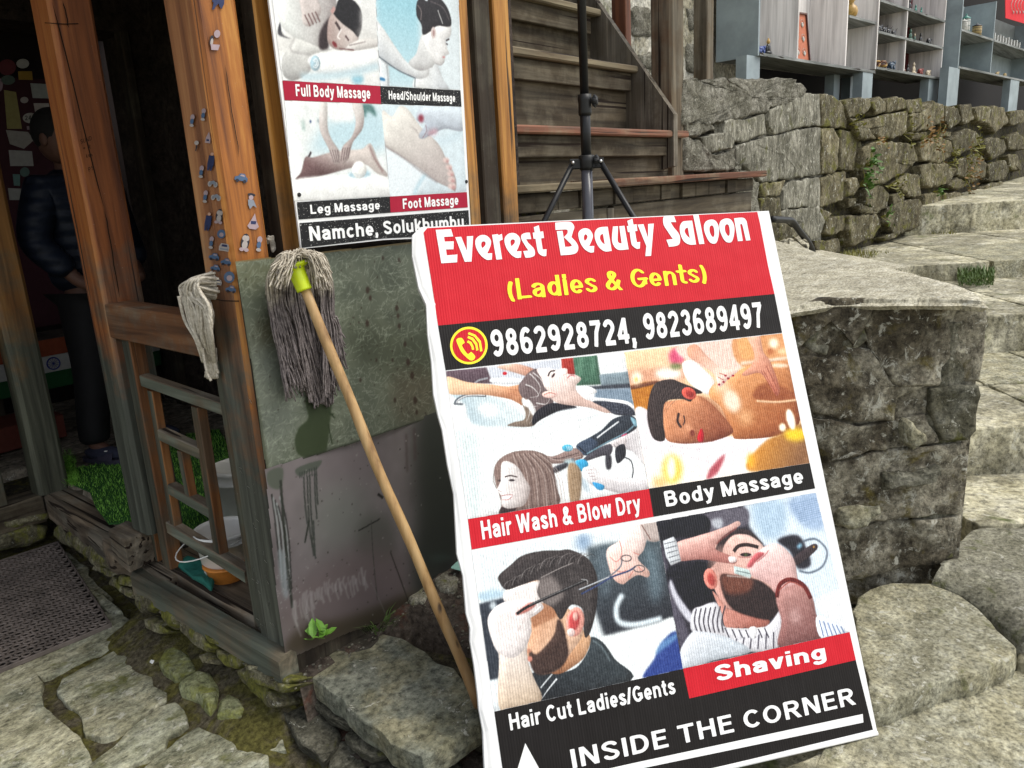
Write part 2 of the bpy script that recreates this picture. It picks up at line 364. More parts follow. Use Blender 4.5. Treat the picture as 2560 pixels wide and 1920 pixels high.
def stone_geo(poly, nrm, th, bev=.018, ds=.035, jit=.006, bump=.006, seed=0, tilt=0., nr=4, rnd=.25, fq=9.):
    """a stone whose visible face is the polygon poly (world points); nrm points to the viewer's side; th = depth behind the face"""
    nrm = A3(nrm); nrm = nrm/np.linalg.norm(nrm); P = [A3(p) for p in poly]; n = len(P); out = []
    # rounded corners + resample
    for i in range(n):
        a, b, c = P[i-1], P[i], P[(i+1) % n]
        la, lc = np.linalg.norm(a-b), np.linalg.norm(c-b)
        q0 = b+(a-b)*rnd*min(1, .5); q1 = b+(c-b)*rnd*min(1, .5); m_ = b*.5+(q0+q1)*.25
        out += [q0, m_, q1]
    res = []; n = len(out)
    for i in range(n):
        a, b = out[i], out[(i+1) % n]; k = max(1, int(np.linalg.norm(b-a)/ds))
        res += [a+(b-a)*t/k for t in range(k)]
    cen = sum(res)/len(res); n = len(res)
    so_ = Vector((seed*1.7, seed*.9, seed*2.3))
    def nz(p, f, amp): return np.array(mnoise.noise_vector(Vector(p*f)+so_))*amp
    edge = []
    for p in res:
        v = nz(p, 14, jit*1.2)+nz(p, 45, jit*.5); v -= nrm*np.dot(v, nrm); edge.append(p+v)
    tv = nz(cen, 3, 1); tv -= nrm*np.dot(tv, nrm)
    def top(p, k):
        h = mnoise.noise(Vector(p*fq)+so_)*bump+mnoise.noise(Vector(p*fq*3.3)+so_)*bump*.45+np.dot(p-cen, tv)*tilt
        return p+nrm*h*k
    V = []; rings = [(1.0, -th, 0), (1.02, -th*.55, .5), (1.0, -bev, .8), (None, -bev*.28, 1), (None, 0, 1)]
    for q, (sca, off, k) in enumerate(rings):
        for p in edge:
            d = cen-p; L = np.linalg.norm(d)+1e-9
            if sca is not None: r = p-d*(sca-1)
            else: r = p+d/L*min(bev*(.35 if q == 3 else 1.0), L*.4)
            V.append(top(r, k)+nrm*off+(nz(r, 22, bev*.35) if q in (1, 2) else 0))
    for i in range(1, nr):
        t = i/nr
        for p in edge:
            d = cen-p; L = np.linalg.norm(d)+1e-9; r0 = p+d/L*min(bev, L*.4); V.append(top(r0+(cen-r0)*t, 1))
    V.append(top(cen, 1)); R = len(rings)+nr-1; f = []
    for i in range(R-1):
        for k in range(n): f.append((i*n+k, i*n+(k+1) % n, (i+1)*n+(k+1) % n, (i+1)*n+k))
    for k in range(n): f.append(((R-1)*n+k, (R-1)*n+(k+1) % n, R*n))
    # orientation
    a, b, c = V[(R-1)*n], V[(R-1)*n+1], V[R*n]
    if np.dot(np.cross(b-a, c-a), nrm) < 0: f = [tuple(reversed(q)) for q in f]
    return V, f
_stn = [0]
def stone(name, poly, nrm, th, mat, parent, **k):
    _stn[0] += 1; V, f = stone_geo(poly, nrm, th, seed=_stn[0], **k)
    o = MB().add(V, f).build(name, mat, parent, smooth=True); me = o.data; P = len(f)
    nr = k.get('nr', 4); n = P//(nr+4); fl_ = np.ones(len(me.polygons), bool)
    if len(me.polygons) == P: fl_[:3*n] = False; me.polygons.foreach_set('use_smooth', fl_)   # chipped, hard sides; smooth worn face
    return o

def zp(pts, ox, oy, k):  # zoomed picture coordinates -> photograph pixels
    return [(ox+x*k, oy+y*k) for x, y in pts]

# ------------------------------------------------------------------ painted print: a fine grid with one colour per vertex
class Paint:
    def __init__(s, O, ex, ey, rect, cell, bgc=(235, 235, 235), mapper=None):
        s.O, s.ex, s.ey = A3(O), A3(ex), A3(ey); s.n = np.cross(s.ex, s.ey); s.r = rect; s.cell = cell
        s.W = int((rect[2]-rect[0])/cell)+1; s.H = int((rect[3]-rect[1])/cell)+1
        s.im = np.ones((s.H, s.W, 3))*np.array(bgc)/255.; s.clip = np.ones((s.H, s.W)); s.mapper = mapper; s.emboss = 0.; s.bs = 1.
        q0 = s.loc(1000, 1000); q1 = s.loc(1010, 1000); s.ppx = np.hypot(*(q1-q0))/10.
    def loc(s, u, v):
        if s.mapper: return np.array(s.mapper(u, v))
        P = onp(u, v, s.O, s.n)-s.O; return np.array([P@s.ex, P@s.ey])
    def g(s, p): l = s.loc(*p); return np.array([(l[0]-s.r[0])/s.cell, (l[1]-s.r[1])/s.cell])
    def mask(s, P, blur):
        blur = blur*s.bs; P = np.asarray(P); pad = int(3*blur+2)
        x0, y0 = np.floor(P.min(0)).astype(int)-pad; x1, y1 = np.ceil(P.max(0)).astype(int)+pad+1
        X0, Y0, X1, Y1 = max(x0, 0), max(y0, 0), min(x1, s.W), min(y1, s.H)
        if X1 <= X0 or Y1 <= Y0: return None
        acc = 0; offs = ((-.25, -.25), (.25, .25), (-.25, .25), (.25, -.25)) if blur < 1.5 else ((0, 0),)
        for ox, oy in offs:
            xs = np.arange(X0, X1)[None, :]+ox; ys = np.arange(Y0, Y1)[:, None]+oy
            ins = np.zeros((Y1-Y0, X1-X0), bool); n = len(P)
            for i in range(n):
                ax, ay = P[i-1]; bx, by = P[i]
                if ay == by: continue
                c = ((ay > ys) != (by > ys)); xi = (bx-ax)*(ys-ay)/(by-ay)+ax
                ins ^= c & (xs < xi)
            acc = acc+ins
        m = acc/len(offs)
        return s.blur(m, blur), (X0, Y0, X1, Y1)
    @staticmethod
    def blur(m, b):
        if b < .3: return m
        r = int(3*b+1); k = np.exp(-np.arange(-r, r+1)**2/(2*b*b)); k /= k.sum()
        for ax in (0, 1):
            pw = [(0, 0), (0, 0)]; pw[ax] = (r, r); mm = np.pad(m, pw, mode='edge'); o = 0
            for i, kk in enumerate(k):
                o = o+kk*(mm[i:i+m.shape[0]] if ax == 0 else mm[:, i:i+m.shape[1]])
            m = o
        return m
    def _put(s, mk, c, a, c2=None, g0=None, g1=None, soft=False):
        if mk is None: return
        m, (X0, Y0, X1, Y1) = mk; m0 = m; m = (m*s.clip[Y0:Y1, X0:X1]*a)[..., None]; c = np.array(c)/255.
        emb = None
        if s.emboss and m0.sum() > 160 and a > .85 and not soft:   # round the drawn shapes: lighter towards the upper left, darker towards the lower right rim
            sg = min(9., max(2.5, math.sqrt(m0.sum())*.09)); k = int(sg*.8)+1; bb = s.blur(np.pad(m0, k+1, mode='constant'), sg)
            h_, w_ = m0.shape; o = k+1; emb = bb[o-k:o-k+h_, o+k:o+k+w_]-bb[o+k:o+k+h_, o-k:o-k+w_]; rim = 1-np.clip(bb[o:o+h_, o:o+w_]*1.15, 0, 1)
            yy, xx = np.mgrid[Y0:Y1, X0:X1]; tx = np.sin(xx*.21+yy*.13+m0.sum())*np.sin(yy*.17-xx*.07)
            emb = (1+s.emboss*emb-.16*rim+.022*tx)[..., None]
        if c2 is not None:
            a0, a1 = s.g(g0), s.g(g1); d = a1-a0; xs = np.arange(X0, X1)[None, :]; ys = np.arange(Y0, Y1)[:, None]
            t = np.clip(((xs-a0[0])*d[0]+(ys-a0[1])*d[1])/(d@d), 0, 1)[..., None]; c = c*(1-t)+np.array(c2)/255.*t
        R = s.im[Y0:Y1, X0:X1]; cc = c if emb is None else np.clip(c*emb+(1-emb)*np.array([.05, .01, .0])*(emb < 1), 0, 1); s.im[Y0:Y1, X0:X1] = R*(1-m)+cc*m
    def poly(s, pts, c, a=1., blur=.5, smooth=True, z=None, c2=None, g0=None, g1=None):
        if z:
            pts = zp(pts, *z)
            if g0: g0, g1 = zp([g0, g1], *z)
        P = np.array([s.g(p) for p in pts])
        if smooth and len(P) > 3: P = np.array([q[:2] for q in spline([(x, y, 0) for x, y in P], 5)])
        s._put(s.mask(P, blur), c, a, c2, g0, g1, blur > 1.4)
    def ell(s, cx, cy, rx, ry, c, a=1., blur=.5, ang=0., z=None):
        t = np.linspace(0, 2*math.pi, 25)[:-1]; ca, sa = math.cos(R_(ang)), math.sin(R_(ang))
        s.poly([(cx+rx*math.cos(q)*ca-ry*math.sin(q)*sa, cy+rx*math.cos(q)*sa+ry*math.sin(q)*ca) for q in t], c, a, blur, False, z)
    def line(s, pts, wd, c, a=1., blur=.4, z=None, taper=False):
        if z: pts = zp(pts, *z); wd = wd*z[2]
        P = [np.array(q[:2]) for q in spline([(*s.g(p), 0) for p in pts], 5, False)] if len(pts) > 2 else [s.g(p) for p in pts]
        hw = max(wd*s.ppx/s.cell/2, .35); L = []; R = []; n = len(P)
        for i, p in enumerate(P):
            d = P[min(i+1, n-1)]-P[max(i-1, 0)]; d = d/(np.hypot(*d)+1e-9); q = np.array([-d[1], d[0]])*hw*((1-i/(n-1))*.85+.15 if taper else 1)
            L.append(p+q); R.append(p-q)
        s._put(s.mask(L+R[::-1], blur), c, a)
    def setclip(s, pts, z=None):
        if pts is None: s.clip = np.ones((s.H, s.W)); return
        if z: pts = zp(pts, *z)
        P = np.array([s.g(p) for p in pts]); m, (X0, Y0, X1, Y1) = s.mask(P, .3); s.clip = np.zeros((s.H, s.W)); s.clip[Y0:Y1, X0:X1] = m
    def grain(s, amt, sm=0.):
        n = rng.normal(0, 1, (s.H, s.W)); n = s.blur(n, sm) if sm else n; n /= n.std(); s.im = np.clip(s.im+(n*amt*s.clip)[..., None], 0, 1)
    def build(s, name, mat, parent, off=.0, local=True, keep=None, curve=None):
        X, Y = np.meshgrid(np.arange(s.W)*s.cell+s.r[0], np.arange(s.H)*s.cell+s.r[1])
        if local: V = np.stack([X, Y, np.full_like(X, off)], -1)
        else: V = s.O+X[..., None]*s.ex+Y[..., None]*s.ey+s.n*off
        if curve is not None: V = curve(X, Y, V)
        V = V.reshape(-1, 3); idx = np.arange(s.W*s.H).reshape(s.H, s.W)
        q = np.stack([idx[:-1, :-1], idx[:-1, 1:], idx[1:, 1:], idx[1:, :-1]], -1).reshape(-1, 4)
        if keep is not None:
            kk = keep.reshape(-1)[q].all(1); q = q[kk]; used = np.unique(q); rm = -np.ones(len(V), int); rm[used] = np.arange(len(used)); q = rm[q]; V = V[used]; cc = s.im.reshape(-1, 3)[used]
        else: cc = s.im.reshape(-1, 3)
        me = bpy.data.meshes.new(name); me.vertices.add(len(V)); me.vertices.foreach_set('co', V.astype(np.float32).ravel())
        me.loops.add(q.size); me.polygons.add(len(q)); me.loops.foreach_set('vertex_index', q.ravel().astype(np.int32))
        me.polygons.foreach_set('loop_start', np.arange(0, q.size, 4, dtype=np.int32)); me.polygons.foreach_set('loop_total', np.full(len(q), 4, np.int32))
        me.update(calc_edges=True)
        at = me.color_attributes.new('Col', 'FLOAT_COLOR', 'POINT'); lin = np.clip(cc, 0, 1)**2.2
        at.data.foreach_set('color', np.concatenate([lin, np.ones((len(lin), 1))], 1).astype(np.float32).ravel())
        me.materials.append(mat); me.polygons.foreach_set('use_smooth', [True]*len(me.polygons))
        o = bpy.data.objects.new(name, me); col.objects.link(o)
        if parent is not None:
            o.parent = parent
            if not local: _upd(); o.matrix_parent_inverse = parent.matrix_world.inverted()
        return o

# ------------------------------------------------------------------ lettering: thick strokes turned into smooth flat meshes
def A(cx, cy, rx, ry, a0, a1):
    n = max(4, int(abs(a1-a0)/14)); return [(cx+rx*math.cos(R_(a0+(a1-a0)*i/n)), cy+ry*math.sin(R_(a0+(a1-a0)*i/n))) for i in range(n+1)]
XH = .73
def _O(cx, cy, rx, ry): return A(cx, cy, rx, ry, 0, 360)
GL = {
 'H': (.72, [[(.1, 0), (.1, 1)], [(.62, 0), (.62, 1)], [(.1, .53), (.62, .53)]]),
 'I': (.2, [[(.1, 0), (.1, 1)]]),
 'N': (.72, [[(.1, 0), (.1, 1)], [(.62, 0), (.62, 1)], [(.08, 1.08), (.64, -.08)]]),
 'S': (.66, [A(.32, .735, .225, .175, 12, 250)+A(.34, .275, .23, .185, 75, -168)]),
 'D': (.72, [[(.1, 0), (.1, .91), (.32, .91)]+A(.32, .5, .3, .41, 90, -90)+[(.1, .09)]]),
 'E': (.6, [[(.1, 0), (.1, 1)], [(.1, .915), (.58, .915)], [(.1, .53), (.54, .53)], [(.1, .085), (.6, .085)]]),
 'T': (.66, [[(.33, 0), (.33, 1)], [(0, .915), (.66, .915)]]),
 'C': (.7, [A(.38, .5, .285, .41, 42, 318)]),
 'O': (.78, [_O(.39, .5, .295, .41)]),
 'R': (.7, [[(.1, 0), (.1, .915), (.38, .915)]+A(.38, .705, .2, .21, 90, -90)+[(.1, .495)], [(.36, .47), (.66, -.08)]]),
 'F': (.58, [[(.1, 0), (.1, 1)], [(.1, .915), (.57, .915)], [(.1, .5), (.5, .5)]]),
 'G': (.76, [A(.38, .5, .285, .41, 42, 330)+[(.66, .22), (.66, .45)], [(.74, .45), (.4, .45)]]),
 'L': (.58, [[(.1, 0), (.1, 1)], [(.1, .085), (.57, .085)]]),
 'M': (.86, [[(.1, 0), (.1, 1)], [(.76, 0), (.76, 1)], [(.1, 1.05), (.43, .05), (.76, 1.05)]]),
 'B': (.7, [[(.1, 0), (.1, .915), (.36, .915)]+A(.36, .725, .18, .19, 90, -90)+[(.1, .535)], [(.1, .52), (.39, .52)]+A(.39, .3, .2, .215, 90, -90)+[(.1, .085)]]),
 'W': (1.02, [[(.06, 1.06), (.28, -.02), (.51, .98), (.74, -.02), (.96, 1.06)]]),
 'a': (.57, [A(.27, .5, .2, .15, 165, 0)+[(.47, 0)], [(.47, .43), (.26, .40)]+A(.26, .235, .165, .155, 95, 275)+[(.38, .12), (.47, .22)]]),
 'e': (.58, [[(.1, .34), (.5, .34)]+A(.295, .365, .2, .285, 0, 312)]),
 'i': (.2, [[(.1, 0), (.1, XH)], [(.1, .84), (.1, 1)]]),
 'r': (.4, [[(.1, 0), (.1, XH)], A(.32, .4, .215, .245, 175, 72)]),
 's': (.52, [A(.26, .54, .165, .115, 15, 245)+A(.265, .205, .175, .13, 75, -168)]),
 'h': (.6, [[(.1, 0), (.1, 1)], A(.3, .44, .2, .21, 180, 0)+[(.5, 0)]]),
 'n': (.6, [[(.1, 0), (.1, XH)], A(.3, .44, .2, .21, 180, 0)+[(.5, 0)]]),
 'm': (.88, [[(.1, 0), (.1, XH)], A(.27, .46, .17, .19, 180, 0)+[(.44, 0)], A(.61, .46, .17, .19, 180, 0)+[(.78, 0)]]),
 'u': (.6, [[(.1, XH), (.1, .29)]+A(.3, .29, .2, .21, 180, 360), [(.5, 0), (.5, XH)]]),
 'o': (.6, [_O(.3, .365, .205, .285)]), 'd': (.6, [[(.5, 0), (.5, 1)], _O(.295, .365, .2, .285)]),
 'b': (.6, [[(.1, 0), (.1, 1)], _O(.305, .365, .2, .285)]),
 'g': (.6, [_O(.295, .385, .2, .265), [(.5, XH), (.5, -.02)]+A(.295, -.03, .205, .17, 0, -155)]),
 'y': (.58, [[(.05, .82), (.31, .04)], [(.54, .82), (.3, .06), (.22, -.14), (.04, -.19)]]),
 'v': (.56, [[(.05, .82), (.28, .02), (.51, .82)]]), 'w': (.82, [[(.05, .82), (.23, .02), (.41, .7), (.59, .02), (.77, .82)]]),
 'l': (.2, [[(.1, 0), (.1, 1)]]), 't': (.36, [[(.17, .95), (.17, .2)]+A(.29, .2, .12, .125, 180, 285), [(0, .65), (.35, .65)]]),
 'c': (.55, [A(.3, .365, .205, .285, 45, 315)]), 'k': (.56, [[(.1, 0), (.1, 1)], [(.13, .24), (.5, .8)], [(.25, .42), (.54, -.08)]]),
 '&': (.78, [[(.72, -.06), (.22, .66)]+A(.34, .79, .125, .125, 200, -45)+[(.3, .53), (.16, .4)]+A(.28, .25, .19, .17, 135, 300)+[(.54, .25), (.62, .46)]]),
 '/': (.3, [[(.0, -.04), (.28, 1.04)]]), ',': (.22, [[(.11, 0), (.11, .19)], [(.15, .06), (.07, -.2)]]), ' ': (.2, []),
 '0': (.62, [_O(.31, .5, .2, .41)]), '2': (.62, [A(.3, .7, .2, .21, 165, -40)+[(.1, .1)], [(.04, .085), (.57, .085)]]),
 '3': (.62, [A(.3, .72, .175, .19, 160, -90), A(.3, .29, .2, .205, 90, -162)]),
 '4': (.62, [[(.43, 0), (.43, 1)], [(.45, 1.02), (.06, .28)], [(.02, .27), (.6, .27)]]),
 '6': (.62, [_O(.315, .31, .2, .225), A(.33, .5, .225, .41, 48, 200)]),
 '7': (.62, [[(.05, .915), (.58, .915)], [(.53, .93), (.34, .55), (.24, 0)]]),
 '8': (.62, [_O(.31, .725, .165, .185), _O(.31, .29, .2, .205)]),
 '9': (.62, [_O(.305, .69, .2, .225), A(.29, .5, .225, .41, -132, 20)]),
 '(': (.3, [A(.62, .4, .5, .75, 145, 215)]), ')': (.3, [A(-.32, .4, .5, .75, 35, -35)]),
}
_gc = {}
def glyph(ch, wt=.095, nib=None):
    key = (ch, wt, nib)
    if key in _gc: return _gc[key]
    adv, strokes = GL[ch]; st = .024
    if not strokes: _gc[key] = ([], []); return _gc[key]
    lowc = ch in 'aceimnorsuvwxz' and ch != 'i'; y0, y1 = (-.01, XH+.01) if lowc else (-.01, 1.01)
    if ch in 'gy,': y0 = -.32
    if ch in 'gy': y1 = XH+.01
    if ch in '()': y0, y1 = -.25, 1.1
    if ch in 'k': pass
    xs = np.arange(-.14, adv+.18, st); ys = np.arange(-.36, 1.16, st); X, Y = np.meshgrid(xs, ys)
    F = np.full(X.shape, 1e9)
    cA = nib
    def T(px, py):  # pen transform: ellipse nib -> circle
        if not nib: return px, py
        a, asp = nib; ca, sa = math.cos(a), math.sin(a); u = px*ca+py*sa; v_ = -px*sa+py*ca; return u, v_*asp
    TX, TY = T(X, Y)
    for s_ in strokes:
        pts = [T(*p) for p in s_]; closed = np.hypot(pts[0][0]-pts[-1][0], pts[0][1]-pts[-1][1]) < 1e-6
        for i in range(len(pts)-1):
            ax, ay = pts[i]; bx, by = pts[i+1]; dx, dy = bx-ax, by-ay; L = math.hypot(dx, dy)
            if L < 1e-6: continue
            t = ((TX-ax)*dx+(TY-ay)*dy)/L; pn = np.abs((TX-ax)*(-dy)+(TY-ay)*dx)/L
            F = np.minimum(F, np.maximum(pn-wt, np.maximum(-t, t-L)))
        rngj = pts if (closed or nib) else pts[1:-1]
        for (ax, ay) in rngj: F = np.minimum(F, np.hypot(TX-ax, TY-ay)-wt)
    F = np.maximum(F, np.maximum(y0-Y, Y-y1))
    V, Q = march(F, xs, ys); _gc[key] = (V, Q); return _gc[key]
def march(F, xs, ys):
    V = []; Q = []; vid = {}
    H, W = F.shape
    def vert(k, x, y):
        if k not in vid: vid[k] = len(V); V.append((x, y))
        return vid[k]
    ins = F < 0
    for j in range(H-1):
        run = None
        for i in range(W):
            full = i < W-1 and ins[j, i] and ins[j, i+1] and ins[j+1, i] and ins[j+1, i+1]
            if full:
                if run is None: run = i
                continue
            if run is not None:
                Q.append([vert((run, j), xs[run], ys[j]), vert((i, j), xs[i], ys[j]), vert((i, j+1), xs[i], ys[j+1]), vert((run, j+1), xs[run], ys[j+1])]); run = None
            if i >= W-1: continue
            c = [(i, j), (i+1, j), (i+1, j+1), (i, j+1)]; a = [ins[q[1], q[0]] for q in c]
            if not any(a): continue
            P = []
            for k in range(4):
                p, q = c[k], c[(k+1) % 4]
                if a[k]: P.append(vert(p, xs[p[0]], ys[p[1]]))
                if a[k] != a[(k+1) % 4]:
                    f0, f1 = F[p[1], p[0]], F[q[1], q[0]]; t = f0/(f0-f1)
                    P.append(vert((min(p, q), max(p, q)), xs[p[0]]+(xs[q[0]]-xs[p[0]])*t, ys[p[1]]+(ys[q[1]]-ys[p[1]])*t))
            if len(P) >= 3: Q.append(P)
    return V, Q
def text(name, txt, bl, br, tl, frame, mat, parent, z=.001, wt=.095, gap=.13, nib=None, shear=0., label=None, words=False):
    """bl, br: photograph pixels of the two ends of the base line, tl: of the capital height above bl; lies in the plane of frame"""
    a, b, c = frame.loc(*bl), frame.loc(*br), frame.loc(*tl)
    x = 0; lay = []
    for ch in txt: lay.append((ch, x)); x += GL[ch][0]+(gap if ch != ' ' else gap*.9)
    tot = x-gap; ex = (b-a)/tot; ey = c-a; mb = MB()
    for ch, x0 in lay+[(' ', 0)]:
        if ch == ' ' and mb.v and (words or (ch, x0) == (' ', 0)): o = mb.build(name, mat, parent, local=True); mb = MB()
        V, Q = glyph(ch, wt, nib)
        mb.add([(*(a+ex*(x0+p[0]+shear*p[1])+ey*p[1]), z) for p in V], [tuple(q) for q in Q])
    if label: o['label'] = label
    return o
def curvefill(name, loops, frame, mat, parent, z=.001, k=4):
    """filled outlines with holes, given in photograph pixels; sharp=True corners are doubled points"""
    cu = bpy.data.curves.new(name, 'CURVE'); cu.dimensions = '2D'; cu.fill_mode = 'BOTH'
    for lp in loops:
        P = [frame.loc(*p) for p in lp]; sp = cu.splines.new('POLY'); sp.points.add(len(P)-1)
        for q, p in zip(sp.points, P): q.co = (p[0], p[1], 0, 1)
        sp.use_cyclic_u = True
    o = bpy.data.objects.new('tmp', cu); col.objects.link(o); _upd()
    me = bpy.data.meshes.new_from_object(o.evaluated_get(bpy.context.evaluated_depsgraph_get())); me.name = name
    bpy.data.objects.remove(o); bpy.data.curves.remove(cu)
    v = np.empty(len(me.vertices)*3, np.float32); me.vertices.foreach_get('co', v); v[2::3] = z; me.vertices.foreach_set('co', v)
    me.materials.clear(); me.materials.append(mat)
    if me.polygons and me.polygons[0].normal.z < 0: me.flip_normals()
    o = bpy.data.objects.new(name, me); col.objects.link(o); o.parent = parent
    return o
def cr_loop(pts):
    """mixed outline: plain points are corners, points with a third value 1 are smooth"""
    out = []; n = len(pts)
    for i in range(n):
        b, c = pts[i], pts[(i+1) % n]; a, d = pts[i-1], pts[(i+2) % n]
        sb, sc_ = len(b) > 2, len(c) > 2
        if not (sb or sc_): out.append(b[:2]); continue
        B, Cc = np.array(b[:2], float), np.array(c[:2], float)
        mb_ = (Cc-np.array(a[:2]))/2 if sb else (Cc-B)*.9; mc = (np.array(d[:2])-B)/2 if sc_ else (Cc-B)*.9
        for j in range(5):
            t = j/5; h = (2*t**3-3*t*t+1)*B+(t**3-2*t*t+t)*mb_+(-2*t**3+3*t*t)*Cc+(t**3-t*t)*mc; out.append(tuple(h))
    return out
# ------------------------------------------------------------------ big leaning sign board
_az, _le, _rl = -.633, .416, -.012
_hd = A3((math.cos(_az), math.sin(_az), 0)); _bk = A3((-math.sin(_az), math.cos(_az), 0)); _bk = _bk if _bk@CF > 0 else -_bk
_up = A3((0, 0, 1))*math.cos(_le)+_bk*math.sin(_le)
B_EX = _hd*math.cos(_rl)+_up*math.sin(_rl); B_EY = _up*math.cos(_rl)-_hd*math.sin(_rl)
B_O = A3((1.966, .428, 0))-B_EX*1.066; B_N = np.cross(B_EX, B_EY)
class Frame:
    def __init__(s, O, ex, ey): s.O, s.ex, s.ey = A3(O), A3(ex), A3(ey); s.n = np.cross(s.ex, s.ey)
    def loc(s, u, v): P = onp(u, v, s.O, s.n)-s.O; return np.array([P@s.ex, P@s.ey])
    def w(s, x, y, z=0): return s.O+s.ex*x+s.ey*y+s.n*z
BF = Frame(B_O, B_EX, B_EY)

def paint_sign(p):
    sk = (232, 190, 150)
    # ---- hair wash and blow dry
    Z = (1080, 880, .27125); p.setclip([(1114, 928), (1560, 880), (1622, 1222), (1169.5, 1298)])
    P = lambda pts, c, **k: p.poly(pts, c, z=Z, **k)
    L = lambda pts, wd, c, **k: p.line(pts, wd, c, z=Z, **k)
    P([(100, 150), (1800, -20), (2050, 1270), (300, 1560)], (236, 239, 239), smooth=False)
    P([(125, 170), (505, 140), (560, 290), (390, 295), (200, 265), (130, 235)], (97, 80, 88), smooth=False, blur=1)
    P([(505, 140), (1190, 60), (1200, 300), (560, 290)], (208, 212, 220), smooth=False, blur=1.5)
    P([(560, 240), (850, 250), (900, 290), (570, 290)], (235, 238, 240), blur=1)
    p.ell(670, 198, 20, 16, (195, 35, 45), z=Z)
    P([(1190, 60), (1300, 50), (1325, 210), (1200, 200)], (165, 52, 42), smooth=False, blur=.8)
    P([(1300, 50), (1520, 30), (1560, 300), (1330, 310)], (72, 108, 88), smooth=False, blur=.8)
    p.ell(1370, 130, 22, 90, (120, 160, 135), .5, 2, z=Z); p.ell(1480, 120, 20, 90, (110, 150, 125), .5, 2, z=Z)
    P([(1540, 210), (1810, 180), (1830, 310), (1560, 320)], (125, 140, 148), smooth=False, blur=1)
    P([(1340, 325), (1830, 290), (1835, 335), (1350, 355)], (62, 66, 74), smooth=False, blur=1)
    P([(1500, 345), (1835, 330), (1870, 520), (1500, 430)], (125, 142, 158), smooth=False, blur=1.5)
    P([(600, 140), (700, 115), (800, 112), (960, 170), (900, 225), (760, 190)], (226, 190, 168), blur=.8, c2=(190, 140, 120), g0=(700, 120), g1=(880, 230))
    P([(160, 380), (500, 395), (700, 470), (820, 560), (880, 650), (800, 690), (420, 675), (330, 590), (300, 480)], (214, 224, 226), blur=2, c2=(188, 205, 212), g0=(700, 480), g1=(400, 640))
    P([(420, 500), (560, 480), (620, 560), (500, 600)], (240, 244, 244), blur=4)
    L([(210, 482), (235, 440), (330, 398), (500, 402)], 30, (105, 112, 118)); L([(225, 470), (250, 436), (340, 400), (490, 400)], 11, (240, 242, 244))
    L([(200, 478), (285, 482)], 22, (120, 125, 130)); L([(390, 292), (430, 262), (515, 240)], 18, (150, 150, 155))
    P([(130, 228), (330, 278), (550, 300), (700, 318), (830, 298), (905, 325), (890, 400), (835, 490), (790, 470), (700, 432), (480, 395), (300, 395), (150, 378)], (236, 198, 162), c2=(196, 138, 104), g0=(500, 280), g1=(560, 440))
    L([(690, 340), (790, 350), (860, 330)], 7, (180, 120, 92), a=.7); L([(700, 380), (800, 400), (870, 390)], 7, (180, 120, 92), a=.7)
    P([(965, 155), (890, 190), (830, 260), (795, 325), (830, 420), (905, 450), (950, 560), (1100, 510), (1115, 420), (1085, 330), (1020, 230)], (112, 97, 97))
    P([(820, 440), (905, 470), (965, 590), (925, 685), (700, 682), (760, 645), (845, 625), (860, 560)], (125, 110, 98))
    for q in ([(900, 200), (960, 260), (1000, 340), (960, 430)], [(930, 190), (1000, 250), (1060, 350)], [(860, 300), (930, 330), (980, 400), (900, 420)], [(960, 470), (1050, 480), (1090, 420)], [(880, 470), (900, 560), (870, 640)], [(920, 480), (950, 560), (900, 660)], [(840, 430), (900, 500), (980, 500)]):
        L(q, 13, (225, 222, 220), a=.85, taper=True)
    P([(830, 420), (880, 450), (920, 470), (960, 560), (930, 590), (890, 520), (840, 490)], (238, 236, 234), blur=.8)
    P([(950, 560), (1110, 470), (1335, 508), (1160, 550), (1010, 620), (925, 675)], (38, 35, 42))
    P([(965, 160), (1060, 150), (1150, 166), (1205, 149), (1246, 158), (1250, 200), (1288, 213), (1325, 212), (1372, 240), (1360, 272), (1322, 315), (1345, 375), (1440, 440), (1560, 492), (1690, 552), (1600, 562), (1440, 512), (1200, 482), (1105, 440), (1095, 380), (1040, 330), (1005, 240)], (243, 230, 225), c2=(214, 184, 172), g0=(1150, 200), g1=(1300, 470))
    P([(1090, 330), (1180, 385), (1320, 310), (1300, 370), (1150, 430)], (205, 180, 170), a=.5, blur=2)
    p.ell(1085, 392, 72, 34, (242, 206, 196), z=Z); L([(1030, 395), (1085, 375), (1140, 390)], 9, (180, 125, 115))
    L([(1068, 225), (1090, 182), (1135, 172)], 13, (45, 32, 34)); p.ell(1118, 216, 26, 9, (60, 38, 40), ang=-55, z=Z)
    L([(1248, 243), (1275, 216), (1318, 222)], 9, (196, 108, 110)); L([(1205, 215), (1235, 205), (1248, 180)], 6, (200, 165, 158))
    P([(1335, 320), (1450, 318), (1522, 368), (1440, 408), (1600, 428), (1790, 452), (1868, 505), (1868, 545), (1640, 462), (1500, 445), (1420, 440), (1350, 380)], (247, 247, 247))
    P([(1480, 455), (1650, 460), (1800, 488), (1875, 560), (1860, 585), (1690, 578), (1600, 520)], (57, 60, 70))
    for i in range(70): x, y = 1560+rng.random()*300, 470+rng.random()*100; p.ell(x, y, 7, 3, (120, 125, 138), .6, .4, z=Z) if y < 585 and x > 1500+(y-455)*1.3 else None
    L([(700, 690), (950, 690), (1130, 565), (1300, 520), (1480, 530), (1500, 590), (1300, 640)], 9, (198, 208, 212), a=.8, blur=1)
    P([(195, 690), (430, 760), (450, 1500), (330, 1540)], (214, 226, 226), a=.8, blur=3, smooth=False)
    P([(1380, 1000), (1500, 900), (1650, 848), (1650, 940), (1560, 960), (1400, 1012)], (78, 75, 82)); P([(1600, 950), (1650, 960), (1650, 1070), (1605, 1072)], (60, 58, 64), blur=1)
